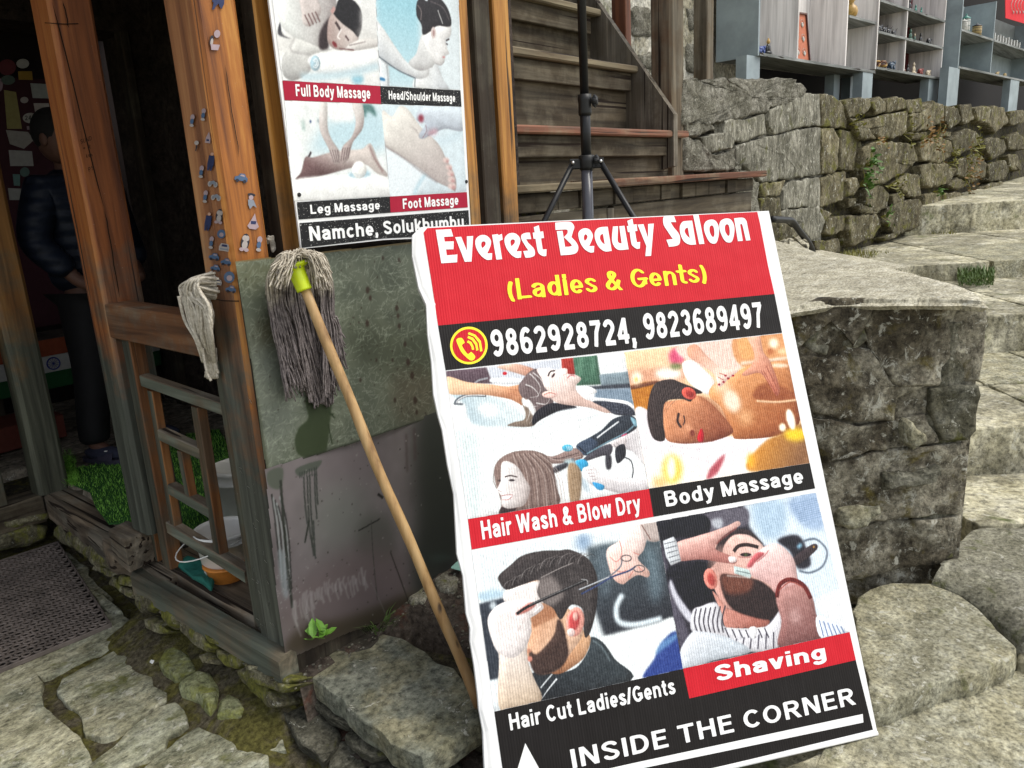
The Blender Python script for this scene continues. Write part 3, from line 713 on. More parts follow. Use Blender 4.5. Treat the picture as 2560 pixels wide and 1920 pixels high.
    P([(1780, 780), (1895, 690), (1960, 900), (1965, 1045), (1855, 925), (1770, 880)], (190, 184, 186), blur=1, c2=(225, 222, 222), g0=(1800, 880), g1=(1950, 850))
    P([(1650, 850), (1700, 800), (1790, 800), (1770, 880), (1700, 890)], (208, 200, 200)); L([(1670, 850), (1700, 880)], 6, (120, 115, 118)); L([(1700, 835), (1735, 870)], 6, (120, 115, 118))
    P([(1690, 892), (1770, 850), (1782, 960), (1705, 1025)], (44, 44, 50)); L([(1770, 970), (1830, 1000), (1852, 1080), (1845, 1160)], 11, (48, 48, 54))
    P([(1328, 868), (1440, 795), (1560, 720), (1650, 632), (1720, 597), (1820, 580), (1882, 620), (1890, 690), (1830, 742), (1700, 800), (1560, 860), (1418, 955)], (50, 56, 64))
    P([(1328, 868), (1440, 795), (1480, 800), (1530, 850), (1418, 955)], (66, 78, 96), blur=.6)
    L([(1520, 792), (1600, 730), (1722, 640)], 15, (240, 244, 246)); L([(1425, 940), (1600, 840), (1780, 745), (1880, 660)], 15, (118, 148, 162)); L([(1345, 868), (1415, 930)], 10, (20, 22, 28))
    P([(1830, 600), (1888, 635), (1885, 690), (1850, 660)], (130, 170, 185)); p.ell(1770, 765, 30, 8, (200, 90, 120), ang=-25, z=Z)
    P([(925, 915), (1100, 962), (1250, 905), (1330, 888), (1395, 960), (1330, 1000), (1150, 1030), (1050, 1010)], (142, 120, 114)); L([(960, 930), (1130, 985), (1350, 930)], 7, (95, 78, 76)); L([(1000, 930), (1160, 1000), (1370, 960)], 6, (186, 168, 160))
    p.ell(1248, 885, 50, 32, (82, 168, 198), z=Z); [L([(1240+i*14, 868), (1252+i*14, 905)], 5, (225, 235, 240)) for i in range(4)]
    L([(1290, 980), (1320, 1050)], 30, (90, 88, 95)); P([(1320, 1010), (1400, 990), (1440, 1040), (1370, 1100)], (62, 160, 205)); P([(1220, 1000), (1290, 990), (1330, 1050), (1230, 1060)], (176, 198, 202), blur=2)
    P([(1385, 1085), (1440, 1055), (1500, 1065), (1560, 1120), (1700, 1150), (1990, 1190), (1995, 1275), (1760, 1305), (1560, 1255), (1440, 1205)], (228, 224, 224), c2=(196, 190, 192), g0=(1600, 1140), g1=(1600, 1290))
    for i in range(4): L([(1410+i*22, 1090+i*28), (1480+i*12, 1085+i*30)], 6, (158, 140, 140))
    P([(1478, 1200), (1582, 1228), (1572, 1272), (1518, 1262)], (62, 150, 200)); P([(1330, 1120), (1430, 1200), (1450, 1300), (1380, 1240)], (180, 195, 205), blur=3)
    P([(1255, 1040), (1370, 1090), (1360, 1365), (1275, 1380)], (156, 132, 106), blur=1); P([(1115, 1065), (1240, 1020), (1240, 1062), (1130, 1115)], (62, 62, 68), blur=1)
    P([(585, 1210), (572, 1080), (620, 990), (720, 930), (830, 908), (950, 913), (1060, 960), (1110, 1060), (1150, 1250), (1172, 1400), (950, 1450), (800, 1470), (640, 1515), (615, 1480), (640, 1400), (600, 1260)], (128, 108, 101))
    for i in range(16):
        x = 760+i*25; L([(740+i*16, 935), (x+40, 1120), (x+50+i*3, 1440)], 7, [(196, 180, 172), (88, 70, 66), (160, 138, 128)][i % 3], a=.7)
    P([(640, 1030), (700, 1008), (790, 1062), (870, 1190), (905, 1260), (860, 1400), (780, 1432), (680, 1442), (642, 1400), (640, 1330), (600, 1272), (632, 1180)], (232, 227, 225), c2=(198, 186, 182), g0=(680, 1200), g1=(890, 1250))
    L([(670, 1152), (720, 1140), (785, 1152)], 12, (70, 58, 56)); p.ell(735, 1182, 28, 10, (52, 42, 44), z=Z); p.ell(622, 1185, 13, 10, (70, 58, 60), z=Z)
    P([(643, 1328), (742, 1322), (705, 1352), (660, 1356)], (252, 252, 252)); L([(640, 1326), (690, 1318), (745, 1318)], 7, (170, 110, 108)); L([(650, 1362), (700, 1360), (738, 1330)], 7, (180, 122, 120)); L([(606, 1272), (640, 1288)], 6, (170, 155, 152))
    L([(575, 1090), (565, 1180), (595, 1260)], 6, (110, 95, 90)); P([(620, 1500), (640, 1430), (700, 1445), (780, 1440), (700, 1500)], (60, 48, 48))
    # ---- body massage
    Z2 = (1500, 800, .31646); p.setclip([(1560, 880), (1955, 833), (2024, 1157.6), (1622, 1222)])
    P = lambda pts, c, **k: p.poly(pts, c, z=Z2, **k)
    L = lambda pts, wd, c, **k: p.line(pts, wd, c, z=Z2, **k)
    E = lambda *q, **k: p.ell(*q, z=Z2, **k)
    P([(150, 200), (1500, 50), (1700, 1200), (380, 1400)], (240, 205, 165), smooth=False)
    P([(215, 400), (660, 380), (650, 480), (430, 490), (230, 520)], (215, 160, 130), blur=4)
    P([(230, 545), (430, 505), (430, 730), (280, 760)], (186, 118, 38), blur=2); P([(235, 520), (440, 480), (440, 505), (240, 550)], (118, 72, 50), blur=1)
    E(290, 458, 40, 52, (255, 247, 222), 1, 3.5); E(285, 470, 10, 18, (240, 190, 80), 1, 2); E(540, 425, 105, 45, (255, 250, 240), 1, 4)
    E(605, 290, 62, 72, (212, 84, 118), 1, 3.5); E(640, 270, 30, 40, (240, 160, 175), .8, 3); E(600, 365, 50, 25, (110, 130, 80), .9, 3)
    P([(620, 200), (1130, 140), (1110, 380), (1000, 395), (900, 400), (700, 330)], (236, 208, 194), blur=1.5)
    for i in range(9): L([(790+i*36, 170), (800+i*33, 380)], 9, (214, 172, 158), a=.6, blur=1)
    P([(1070, 120), (1480, 80), (1500, 345), (1120, 365)], (214, 152, 102), blur=1.5); P([(1085, 150), (1190, 150), (1210, 290), (1120, 300)], (226, 168, 110), blur=2)
    E(1370, 185, 38, 40, (255, 246, 220), 1, 3); E(1440, 250, 40, 25, (250, 215, 170), .9, 3); E(1345, 250, 25, 22, (170, 90, 50), .8, 3); L([(1110, 345), (1490, 300)], 26, (245, 225, 205), blur=2)
    P([(650, 345), (720, 320), (800, 372), (900, 480), (880, 585), (780, 562), (680, 462)], (252, 248, 246), blur=1)
    P([(270, 745), (380, 715), (500, 900), (1060, 920), (1400, 890), (1610, 860), (1670, 1140), (387, 1340)], (240, 234, 238), blur=1, c2=(252, 244, 235), g0=(700, 1000), g1=(700, 1300))
    for q in ([(520, 990), (760, 1020), (900, 1010)], [(1160, 950), (1165, 1030)], [(900, 950), (1050, 930)], [(700, 1080), (860, 1120)]): L(q, 10, (204, 192, 204), a=.6, blur=1.2)
    P([(860, 600), (900, 505), (1060, 420), (1180, 362), (1300, 345), (1495, 345), (1555, 640), (1570, 820), (1400, 915), (1100, 942), (1040, 900), (960, 700)], (224, 160, 108), c2=(150, 82, 44), g0=(1050, 450), g1=(1400, 900))
    P([(1210, 570), (1330, 490), (1500, 560), (1548, 640), (1250, 637)], (152, 86, 50), blur=2.5)
    E(1040, 640, 62, 95, (252, 236, 218), .85, 4, ang=-25); E(960, 520, 60, 60, (250, 228, 205), .6, 5); E(1150, 770, 60, 60, (232, 180, 132), .7, 6); E(1420, 360, 70, 14, (255, 245, 230), .8, 2)
    L([(1235, 640), (1400, 648), (1552, 632)], 17, (246, 210, 172), blur=1)
    P([(1150, 100), (1250, 100), (1290, 250), (1340, 320), (1400, 470), (1420, 560), (1400, 600), (1375, 580), (1330, 500), (1260, 420), (1150, 442), (1122, 425), (1200, 350), (1215, 260)], (232, 178, 152), c2=(190, 112, 88), g0=(1180, 200), g1=(1400, 560))
    for a_, b_ in (((1290, 400), (1395, 590)), ((1310, 360), (1408, 560)), ((1270, 400), (1350, 530))): L([a_, b_], 7, (138, 70, 55), a=.8)
    P([(690, 222), (760, 195), (850, 290), (960, 380), (1085, 398), (1060, 430), (1010, 470), (940, 530), (900, 430), (790, 350), (700, 290)], (220, 160, 132), c2=(245, 215, 200), g0=(700, 230), g1=(950, 470))
    for x, y in ((940, 510), (975, 490), (1012, 462), (990, 440), (1050, 440)): E(x, y, 10, 8, (150, 20, 40))
    L([(940, 420), (1000, 440)], 6, (160, 90, 75)); L([(930, 450), (975, 475)], 6, (160, 90, 75))
    P([(490, 660), (700, 625), (780, 598), (900, 680), (1020, 820), (1045, 895), (900, 955), (760, 972), (620, 975), (520, 940), (495, 800)], (206, 142, 104), c2=(138, 76, 52), g0=(650, 700), g1=(900, 950))
    P([(780, 600), (900, 640), (1000, 760), (1040, 880), (980, 860), (880, 720)], (160, 98, 68), a=.6, blur=2)
    P([(400, 565), (450, 492), (560, 468), (640, 495), (780, 552), (805, 580), (745, 590), (715, 645), (640, 625), (515, 650), (498, 800), (512, 945), (430, 945), (385, 850), (372, 720)], (60, 49, 47))
    for i in range(9): L([(440+i*30, 520+(i % 3)*15), (420+i*14, 640+i*8), (430+i*8, 820)], 6, (104, 90, 86), a=.6, taper=True)
    E(702, 580, 60, 46, (212, 92, 78), ang=28); E(708, 585, 34, 24, (150, 48, 42), ang=28, blur=1)
    L([(622, 735), (612, 800), (642, 852)], 22, (58, 38, 34)); L([(660, 755), (668, 800), (655, 832)], 12, (60, 38, 34)); E(700, 850, 46, 26, (222, 160, 124), .7, 2, ang=40); E(728, 893, 20, 26, (128, 62, 48), 1, 1)
    P([(768, 925), (798, 858), (818, 900), (812, 962), (780, 962)], (188, 28, 44)); E(640, 880, 60, 30, (216, 150, 112), .6, 3); L([(600, 960), (700, 974), (900, 955)], 8, (110, 60, 50), a=.7, blur=1)
    E(570, 1180, 78, 115, (250, 196, 62), .95, 5); E(562, 1170, 36, 95, (255, 252, 225), 1, 3); E(470, 1280, 60, 50, (240, 180, 90), .7, 5)
    P([(1160, 1125), (1300, 962), (1420, 902), (1610, 830), (1670, 1130), (1230, 1200)], (206, 140, 58), blur=2, c2=(138, 98, 66), g0=(1250, 1000), g1=(1550, 1160))
    E(1545, 905, 90, 50, (244, 206, 46), 1, 4); E(1505, 785, 32, 84, (255, 253, 240), 1, 1.6, ang=-14); E(1440, 848, 27, 32, (255, 250, 225), 1, 1.6); E(1190, 1110, 30, 60, (250, 180, 50), .9, 4)
    P([(840, 1255), (880, 1160), (985, 1060), (945, 1180), (890, 1240)], (178, 86, 96), blur=2)
    # ---- hair cut
    Z3 = (1120, 1300, .28933); p.setclip([(1178.7, 1376), (1640.8, 1304.3), (1708.8, 1671.8), (1235.7, 1778.8)])
    P = lambda pts, c, **k: p.poly(pts, c, z=Z3, **k)
    L = lambda pts, wd, c, **k: p.line(pts, wd, c, z=Z3, **k)
    E = lambda *q, **k: p.ell(*q, z=Z3, **k)
    P([(150, 200), (1850, -20), (2100, 1300), (350, 1700)], (228, 235, 237), smooth=False)
    E(1170, 190, 70, 80, (140, 165, 192), .9, 5); P([(250, 640), (420, 600), (500, 650), (300, 700)], (180, 205, 220), blur=3)
    P([(262, 725), (500, 668), (620, 720), (560, 1000), (460, 1360), (340, 1390)], (58, 63, 72), blur=1.5, smooth=False)
    E(390, 740, 28, 38, (225, 235, 240), .9, 2)
    P([(1200, 240), (1380, 205), (1840, 160), (2010, 860), (1760, 905), (1350, 1005), (1240, 700)], (78, 88, 94), blur=3, smooth=False, c2=(48, 50, 56), g0=(1300, 400), g1=(1450, 950))
    P([(1700, 260), (1800, 300), (1850, 600), (1760, 700)], (120, 140, 150), a=.6, blur=6); P([(1280, 260), (1400, 230), (1400, 600), (1320, 640)], (110, 125, 135), a=.5, blur=6)
    P([(1225, 1000), (1360, 1005), (1760, 900), (1990, 860), (2050, 1290), (1700, 1360), (1560, 1390), (1400, 1150)], (238, 242, 242), blur=1.5)
    P([(1690, 1370), (1780, 1200), (1850, 1050), (1985, 970), (2050, 1290)], (52, 72, 138), blur=1.5); P([(1790, 1160), (1850, 1050), (1985, 975), (1990, 1010), (1880, 1100)], (120, 165, 205), a=.7, blur=2)
    L([(1510, 640), (1455, 760), (1480, 880), (1620, 905), (1850, 850)], 50, (222, 234, 240), blur=2); P([(1180, 1200), (1240, 1000), (1300, 1060), (1230, 1250)], (210, 220, 225), blur=2)
    P([(700, 1350), (800, 1300), (900, 1320), (1100, 1280), (1215, 1120), (1235, 1010), (1340, 1060), (1440, 1200), (1575, 1390), (800, 1570), (740, 1460)], (60, 67, 71), c2=(44, 48, 52), g0=(1300, 1100), g1=(900, 1500))
    L([(940, 1370), (860, 1470), (810, 1545)], 16, (225, 228, 230), taper=True); L([(900, 1330), (840, 1400), (800, 1450)], 12, (200, 204, 206)); L([(1250, 1040), (1330, 1100), (1400, 1220)], 12, (120, 135, 140), blur=1)
    P([(885, 1310), (1000, 1200), (1150, 960), (1232, 1020), (1180, 1180), (1060, 1280), (960, 1330)], (212, 168, 132), c2=(160, 112, 82), g0=(1180, 1050), g1=(950, 1310))
    P([(640, 600), (780, 520), (960, 740), (1060, 780), (1170, 960), (1060, 1150), (950, 1290), (800, 1330), (700, 1210), (680, 1110), (720, 900), (720, 760)], (206, 158, 126), c2=(226, 188, 160), g0=(760, 850), g1=(1000, 1050))
    P([(720, 760), (900, 700), (940, 820), (800, 900), (730, 920)], (170, 120, 90), blur=1.5)
    P([(498, 600), (640, 556), (800, 530), (900, 640), (840, 715), (510, 720)], (236, 228, 224), blur=.8)
    P([(445, 540), (438, 480), (540, 388), (640, 308), (800, 268), (960, 262), (1060, 258), (1200, 326), (1272, 440), (1292, 560), (1282, 760), (1232, 960), (1185, 1015), (1165, 900), (1160, 770), (1060, 735), (975, 860), (905, 760), (815, 705), (770, 620), (785, 520), (640, 560), (505, 602)], (66, 60, 59))
    P([(785, 520), (900, 490), (1000, 640), (900, 740), (815, 700), (775, 620)], (150, 140, 136), a=.7, blur=3)
    for i in range(26):
        x = 470+i*27; y = 520-math.sin(min(1, i/20)*1.6)*230+(i % 2)*12
        L([(x, y+90), (x+30, y+25), (x+100, y-5), (x+150, y+30)], 7, [(150, 145, 143), (38, 33, 33), (112, 105, 103)][i % 3], a=.75, taper=True)
    for i in range(12): L([(1050+i*14, 420+i*12), (1080+i*14, 600), (1100+i*12, 780+i*10)], 5, (104, 98, 96), a=.5)
    L([(800, 500), (960, 420), (1080, 370)], 8, (165, 158, 155))
    E(1098, 880, 78, 128, (226, 160, 146), ang=8); E(1090, 870, 46, 86, (192, 78, 78), 1, 1.2, ang=8); E(1100, 830, 24, 40, (232, 180, 168), 1, 1.2); E(1062, 970, 34, 36, (238, 214, 208))
    P([(700, 1125), (760, 1160), (850, 1080), (920, 980), (945, 860), (990, 900), (1030, 1060), (1035, 1180), (955, 1290), (800, 1342), (720, 1275)], (74, 57, 51), blur=1.2)
    for i in range(40): a_ = rng.random(); x = 730+a_*270; y = 1290-rng.random()*180*(.5+a_); L([(x, y), (x+6, y+26)], 4, (42, 30, 28), a=.6)
    E(705, 1200, 22, 24, (205, 135, 118), 1, .8); E(690, 1130, 26, 20, (196, 140, 116), 1, 1)
    P([(425, 1050), (440, 1200), (460, 1660), (800, 1570), (740, 1360), (685, 1200), (660, 1040)], (230, 218, 208), c2=(206, 184, 160), g0=(560, 1200), g1=(620, 1600))
    P([(345, 840), (430, 735), (560, 690), (700, 680), (792, 708), (825, 760), (765, 815), (705, 860), (722, 960), (665, 1105), (560, 1190), (430, 1140), (362, 985)], (236, 228, 225))
    P([(590, 800), (700, 715), (760, 730), (690, 790), (600, 820)], (206, 130, 120), blur=1); L([(660, 840), (640, 900), (600, 960)], 8, (205, 190, 186), blur=1); L([(740, 800), (800, 745)], 10, (250, 245, 243))
    L([(592, 812), (700, 742), (950, 628), (1192, 520)], 24, (42, 39, 40)); L([(700, 735), (950, 622), (1190, 515)], 5, (150, 150, 150)); L([(1150, 512), (1200, 520), (1205, 555)], 8, (160, 160, 160))
    P([(1370, 260), (1480, 175), (1540, 50), (1700, 30), (1720, 130), (1690, 260), (1640, 335), (1735, 440), (1725, 495), (1640, 475), (1560, 520), (1510, 555), (1440, 520), (1395, 430)], (242, 224, 218), c2=(228, 186, 172), g0=(1500, 150), g1=(1560, 520))
    for q in ([(1400, 320), (1450, 360), (1490, 330)], [(1430, 430), (1500, 450), (1540, 430)], [(1600, 280), (1650, 300)], [(1480, 180), (1500, 260), (1490, 330)], [(1640, 400), (1690, 450)], [(1560, 500), (1600, 440)]): L(q, 8, (196, 122, 112), a=.85)
    P([(1660, 30), (1810, 0), (1840, 165), (1720, 175)], (186, 172, 166)); L([(1670, 40), (1750, 170)], 9, (120, 90, 84))
    L([(1128, 602), (1280, 540), (1400, 480), (1490, 400), (1500, 330)], 13, (128, 132, 140)); L([(1150, 640), (1300, 560), (1420, 490), (1560, 440), (1620, 400)], 15, (66, 78, 116)); L([(1135, 600), (1390, 492)], 5, (235, 238, 240))
    for cx, cy, r in ((1540, 330, 44), (1650, 420, 48)): L([(cx+r*math.cos(t), cy+r*.6*math.sin(t)) for t in np.linspace(0, 6.28, 12)], 9, (90, 82, 84))
    # ---- shaving
    Z4 = (1500, 1300, .31646); p.setclip([(1640, 1303.5), (2039, 1231), (2123.4, 1580), (1707, 1671)])
    P = lambda pts, c, **k: p.poly(pts, c, z=Z4, **k)
    L = lambda pts, wd, c, **k: p.line(pts, wd, c, z=Z4, **k)
    E = lambda *q, **k: p.ell(*q, z=Z4, **k)
    P([(400, 0), (1750, -260), (2050, 900), (640, 1200)], (50, 47, 55), smooth=False)
    P([(1130, -120), (1760, -260), (2000, 880), (1820, 900), (1640, 700), (1500, 320), (1290, 200), (1180, 60)], (214, 226, 235), blur=2.5, smooth=False)
    P([(1200, -120), (1450, -150), (1450, 100), (1280, 130)], (165, 190, 212), a=.8, blur=5); P([(1480, -150), (1760, -220), (1790, 40), (1620, 60)], (140, 165, 200), a=.7, blur=4)
    for i in range(10): L([(1500+i*8, -120+i*15), (1780, -190+i*17)], 5, (100, 125, 165), a=.5)
    P([(1400, 160), (1560, 120), (1640, 250), (1660, 360), (1560, 380), (1500, 250)], (40, 38, 46), blur=2); P([(1700, 640), (1930, 560), (1990, 880), (1800, 780)], (232, 234, 236), blur=2)
    L([(1600, 170), (1700, 150), (1790, 240), (1760, 360), (1660, 415), (1570, 400)], 16, (100, 112, 128), blur=1); L([(1590, 190), (1560, 220)], 30, (150, 200, 225), blur=2)
    P([(820, -40), (1140, -100), (1160, 40), (1000, 60), (850, 100)], (98, 94, 104), blur=2); P([(880, 0), (960, -10), (960, 60), (900, 60)], (200, 205, 212), a=.8, blur=2)
    P([(445, 20), (820, -40), (850, 110), (600, 140), (470, 180)], (30, 29, 36), blur=1); P([(470, 180), (520, 300), (560, 560), (700, 900), (640, 1020), (560, 700)], (88, 84, 96), blur=2)
    P([(520, 440), (600, 360), (860, 350), (900, 640), (740, 700), (640, 700)], (28, 26, 34), blur=1.2); P([(560, 470), (620, 600), (740, 770), (705, 805), (620, 700), (550, 540)], (206, 206, 216), blur=1.5)
    P([(850, 380), (905, 200), (1050, 95), (1180, 105), (1295, 220), (1340, 400), (1390, 560), (1415, 680), (1350, 765), (1200, 725), (1010, 700), (950, 640), (875, 480)], (232, 198, 186), c2=(208, 160, 148), g0=(1150, 150), g1=(1000, 500))
    P([(915, 215), (950, 120), (1070, 72), (1180, 86), (1290, 195), (1180, 122), (1060, 118), (985, 190), (950, 290), (865, 385), (850, 340)], (58, 48, 48), blur=.8)
    P([(870, 300), (960, 200), (990, 300), (960, 420), (890, 400)], (190, 150, 140), a=.6, blur=4)
    E(872, 465, 52, 84, (222, 140, 126), ang=-14); E(878, 470, 28, 52, (176, 76, 70), 1, 1.2, ang=-14)
    P([(885, 560), (960, 640), (1010, 700), (1200, 740), (1335, 790), (1300, 845), (1160, 855), (1000, 855), (960, 740)], (208, 150, 136), c2=(170, 108, 96), g0=(960, 650), g1=(1200, 850))
    P([(950, 440), (1060, 436), (1200, 460), (1300, 500), (1400, 600), (1425, 690), (1345, 785), (1200, 765), (1060, 712), (980, 610)], (52, 38, 37), blur=1.2); P([(955, 445), (1060, 440), (1200, 465), (1180, 560), (1050, 590), (985, 560)], (122, 74, 58), a=.85, blur=3)
    for i in range(50): x = 970+rng.random()*230; y = 450+rng.random()*160; L([(x, y), (x+8, y+22)], 4, (70, 42, 36), a=.5)
    P([(730, 720), (800, 680), (910, 650), (965, 745), (1000, 850), (1300, 845), (1430, 710), (1430, 985), (1180, 1040), (1000, 935), (735, 890)], (218, 217, 222), blur=.8)
    for i in range(7): L([(760+i*38, 700-i*4), (745+i*36, 800), (770+i*34, 890)], 12, (58, 54, 64), a=.9)
    for i in range(7): L([(985+i*52, 850), (1020+i*52, 930)], 11, (40, 38, 48), a=.9)
    for i in range(6): L([(1080+i*58, 935-i*10), (1060+i*62, 1020)], 12, (60, 56, 68), a=.9)
    L([(1000, 855), (1150, 862), (1300, 850)], 10, (250, 250, 250)); P([(1180, 850), (1235, 850), (1225, 930), (1195, 935)], (245, 246, 248))
    P([(630, 1040), (720, 890), (800, 880), (900, 895), (1040, 940), (1190, 1040), (900, 1110), (640, 1190)], (216, 219, 224), blur=.8, c2=(196, 204, 212), g0=(750, 900), g1=(900, 1100))
    for i in range(60): E(700+rng.random()*420, 930+rng.random()*140, 8, 5, (235, 238, 242), .4, .6)
    P([(590, 190), (760, 128), (880, 92), (1000, 48), (1085, 8), (1105, 42), (1010, 100), (925, 180), (915, 232), (1020, 278), (1080, 312), (1060, 345), (960, 335), (800, 312), (600, 318)], (224, 182, 172), c2=(180, 120, 112), g0=(750, 150), g1=(800, 330))
    P([(1015, 290), (1070, 295), (1075, 330), (1025, 335)], (240, 225, 222)); L([(920, 190), (960, 150), (1080, 60)], 10, (160, 90, 84), blur=1)
    P([(495, 165), (580, 130), (610, 180), (640, 325), (560, 360), (520, 290)], (206, 210, 214), smooth=False, blur=.6)
    for i in range(5): L([(505+i*12, 190+i*36), (600+i*8, 165+i*36)], 7, (110, 112, 118))
    L([(1055, 250), (1090, 208), (1160, 195), (1250, 215)], 30, (54, 40, 38)); E(1150, 274, 44, 15, (48, 34, 34)); E(1150, 274, 14, 12, (70, 80, 50)); L([(1090, 290), (1150, 296), (1200, 290)], 7, (170, 110, 104))
    P([(1055, 362), (1215, 400), (1185, 462), (1060, 422)], (192, 208, 206), smooth=False); L([(1075, 400), (1190, 425)], 9, (120, 135, 135)); L([(1000, 440), (1180, 455)], 9, (240, 232, 228), a=.8, blur=1)
    P([(1518, 305), (1680, 190), (1712, 232), (1560, 355)], (64, 54, 57), blur=.6); E(1688, 212, 9, 9, (170, 130, 70))
    P([(1158, 365), (1230, 262), (1330, 195), (1420, 195), (1530, 310), (1565, 480), (1620, 540), (1400, 580), (1330, 505), (1205, 445), (1180, 400)], (234, 208, 204), c2=(206, 160, 156), g0=(1400, 230), g1=(1450, 560))
    P([(1160, 360), (1230, 262), (1300, 265), (1230, 330), (1190, 375)], (190, 96, 100), blur=1); L([(1240, 330), (1300, 280), (1330, 240)], 9, (170, 100, 100), a=.8)
    P([(1395, 590), (1600, 500), (1680, 620), (1705, 740), (1750, 930), (1420, 1005), (1432, 800)], (172, 128, 122), blur=.8, c2=(124, 84, 82), g0=(1500, 600), g1=(1600, 980)); E(1540, 760, 50, 60, (208, 172, 168), .6, 5)
    L([(1395, 610), (1420, 510), (1500, 470), (1600, 510), (1665, 620)], 36, (108, 38, 34)); L([(1410, 560), (1500, 490), (1600, 530)], 8, (160, 80, 70))
    P([(1705, 770), (1800, 770), (1950, 890), (1750, 935)], (228, 234, 240))
    for i in range(6): L([(1730+i*34, 790+i*10), (1765+i*36, 920)], 9, (70, 95, 150), a=.85)
    p.setclip(None)

def board_sign():
    t = thing('salon_sign_board', 'large white-edged beauty salon sign board leaning back, with red title band and phone numbers', 'sign board', BF.O, (B_EX, B_EY, B_N))
    left = [(1052, 568), (1031, 588), (1031, 640), (1047, 720), (1066, 762), (1070, 840), (1079, 905), (1084, 985), (1096, 1040), (1106, 1075), (1119, 1160), (1135, 1235), (1139, 1310), (1143, 1385), (1158, 1440), (1166, 1535), (1176, 1570), (1176, 1605), (1186, 1665), (1195, 1740), (1198, 1775), (1208, 1830), (1212, 1925), (1222, 2068)]
    pts = [(1922, 527)]+left+[(1270, 2057), (1700, 1952), (2195, 1838), (2060, 1190)]
    P = [BF.loc(*p) for p in pts]
    # wavy white flex banner wrapped on a thin panel, built as a fine sheet with thickness
    mb = MB(); n = len(P); f = [(*p, 0.) for p in P]; b = [(*p, -.022) for p in P]
    mb.add(f+b, [tuple(range(n)) if True else None, tuple(reversed(range(n, 2*n)))]+[(i, i+n, (i+1) % n+n, (i+1) % n) for i in range(n)])
    o = mb.build('banner_sheet', M['flex'], t, local=True)
    # raised lip strips: torn folded margin on the left, rolled bottom hem
    mb = MB(); lp = [BF.loc(*p) for p in left]
    for i in range(len(lp)-1):
        a, c = lp[i], lp[i+1]; k = .012+.006*math.sin(i*2.1); k2 = .012+.006*math.sin((i+1)*2.1)
        mb.add([(a[0]-.001, a[1], -.004), (c[0]-.001, c[1], -.004), (c[0]+k2, c[1], .0035+.002*math.sin(i*1.3+1.3)), (a[0]+k, a[1], .0035+.002*math.sin(i*1.3)), (c[0]+k2+.01, c[1], .0004), (a[0]+k+.01, a[1], .0004)], [(0, 1, 2, 3), (3, 2, 4, 5)])
    mb.build('folded_margin', M['flex'], t, smooth=True, local=True)
    hm = [BF.loc(*p) for p in ((1222, 2062), (1700, 1950), (2193, 1836))]
    MB().tube([(q[0], q[1]+.004, .0) for q in hm], .007, 8).build('rolled_hem', M['flex'], t, smooth=True, local=True)
    def band(nm, pts, m, lab=None, z=.0008):
        o = curvefill(nm, [pts], BF, m, t, z)
        if lab: o['label'] = lab
    band('header_band', [(1057, 571), (1893, 530), (1900, 560), (1920, 665), (1936, 735), (1095, 814), (1078, 700)], M['pred'], 'red title band')
    band('phone_band', [(1095, 814), (1936, 735), (1955, 832), (1114, 926)], M['pblack'], 'black phone number band')
    band('caption_band', [(1169.5, 1298), (1622, 1222), (1633.5, 1292), (1179, 1374)], M['pred'], 'red hair wash caption band')
    band('caption_band', [(1622, 1222), (2024, 1157.6), (2037.5, 1221), (1633.5, 1292)], M['pblack'], 'black body massage caption band')
    band('footer_band', [(1235.7, 1779), (1707.5, 1671.5), (1723, 1746), (2139, 1650), (2182, 1824), (1700, 1940), (1274, 2045)], M['pblack'], 'black footer band')
    band('caption_band', [(1707, 1671.5), (2123.6, 1580), (2139.3, 1650), (1723, 1746)], M['pred'], 'red shaving caption band')
    band('arrow', [(1312.8, 1857.4), (1350, 1925), (1331, 1929), (1337, 1962), (1602, 1903), (2156, 1784.6), (2157.6, 1805.7), (1602, 1921), (1318, 1988), (1306, 1935), (1288, 1940)], M['pwhite'], 'white bent arrow', z=.0016)
    # title, traced letters
    Z1 = (1080, 530, .18083); Z2 = (1480, 520, .19892)
    def T(loops, z): return [zp(cr_loop(l), *z) if len(l[0]) < 3 or True else l for l in loops]
    def tl(loops, z): return [[(z[0]+x*z[2], z[1]+y*z[2]) for x, y in cr_loop(l)] for l in loops]
    e1 = [[(640, 340, 1), (700, 320, 1), (760, 335, 1), (810, 390, 1), (812, 450, 1), (790, 515, 1), (762, 575), (830, 572), (825, 662), (750, 662, 1), (670, 600, 1), (610, 500, 1), (597, 400, 1)], [(705, 410, 1), (682, 430, 1), (680, 470, 1), (695, 505), (735, 460, 1), (735, 420, 1)]]
    sh = lambda L_, dx, dy: [[(p[0]+dx, p[1]+dy)+tuple(p[2:]) for p in l] for l in L_]
    lt = []
    lt += tl([[(50, 250), (262, 240), (292, 340), (165, 347), (175, 412), (300, 408), (296, 518), (192, 520), (204, 602), (350, 590), (346, 698), (128, 712)]], Z1)
    lt += tl([[(320, 352), (402, 345), (482, 540), (480, 340), (568, 335), (545, 688), (452, 692)]], Z1)
    lt += tl(e1, Z1)+tl([[(828, 318), (912, 308), (918, 325), (965, 305), (975, 385), (935, 405, 1), (935, 445, 1), (968, 655), (888, 662)]], Z1)+tl(sh(e1, 404, -28), Z1)
    lt += tl([[(1235, 320, 1), (1290, 292, 1), (1350, 288), (1370, 378), (1300, 380), (1330, 430, 1), (1400, 500, 1), (1422, 560, 1), (1410, 610, 1), (1350, 632, 1), (1290, 636), (1258, 545), (1330, 535), (1280, 460, 1), (1235, 380, 1)]], Z1)
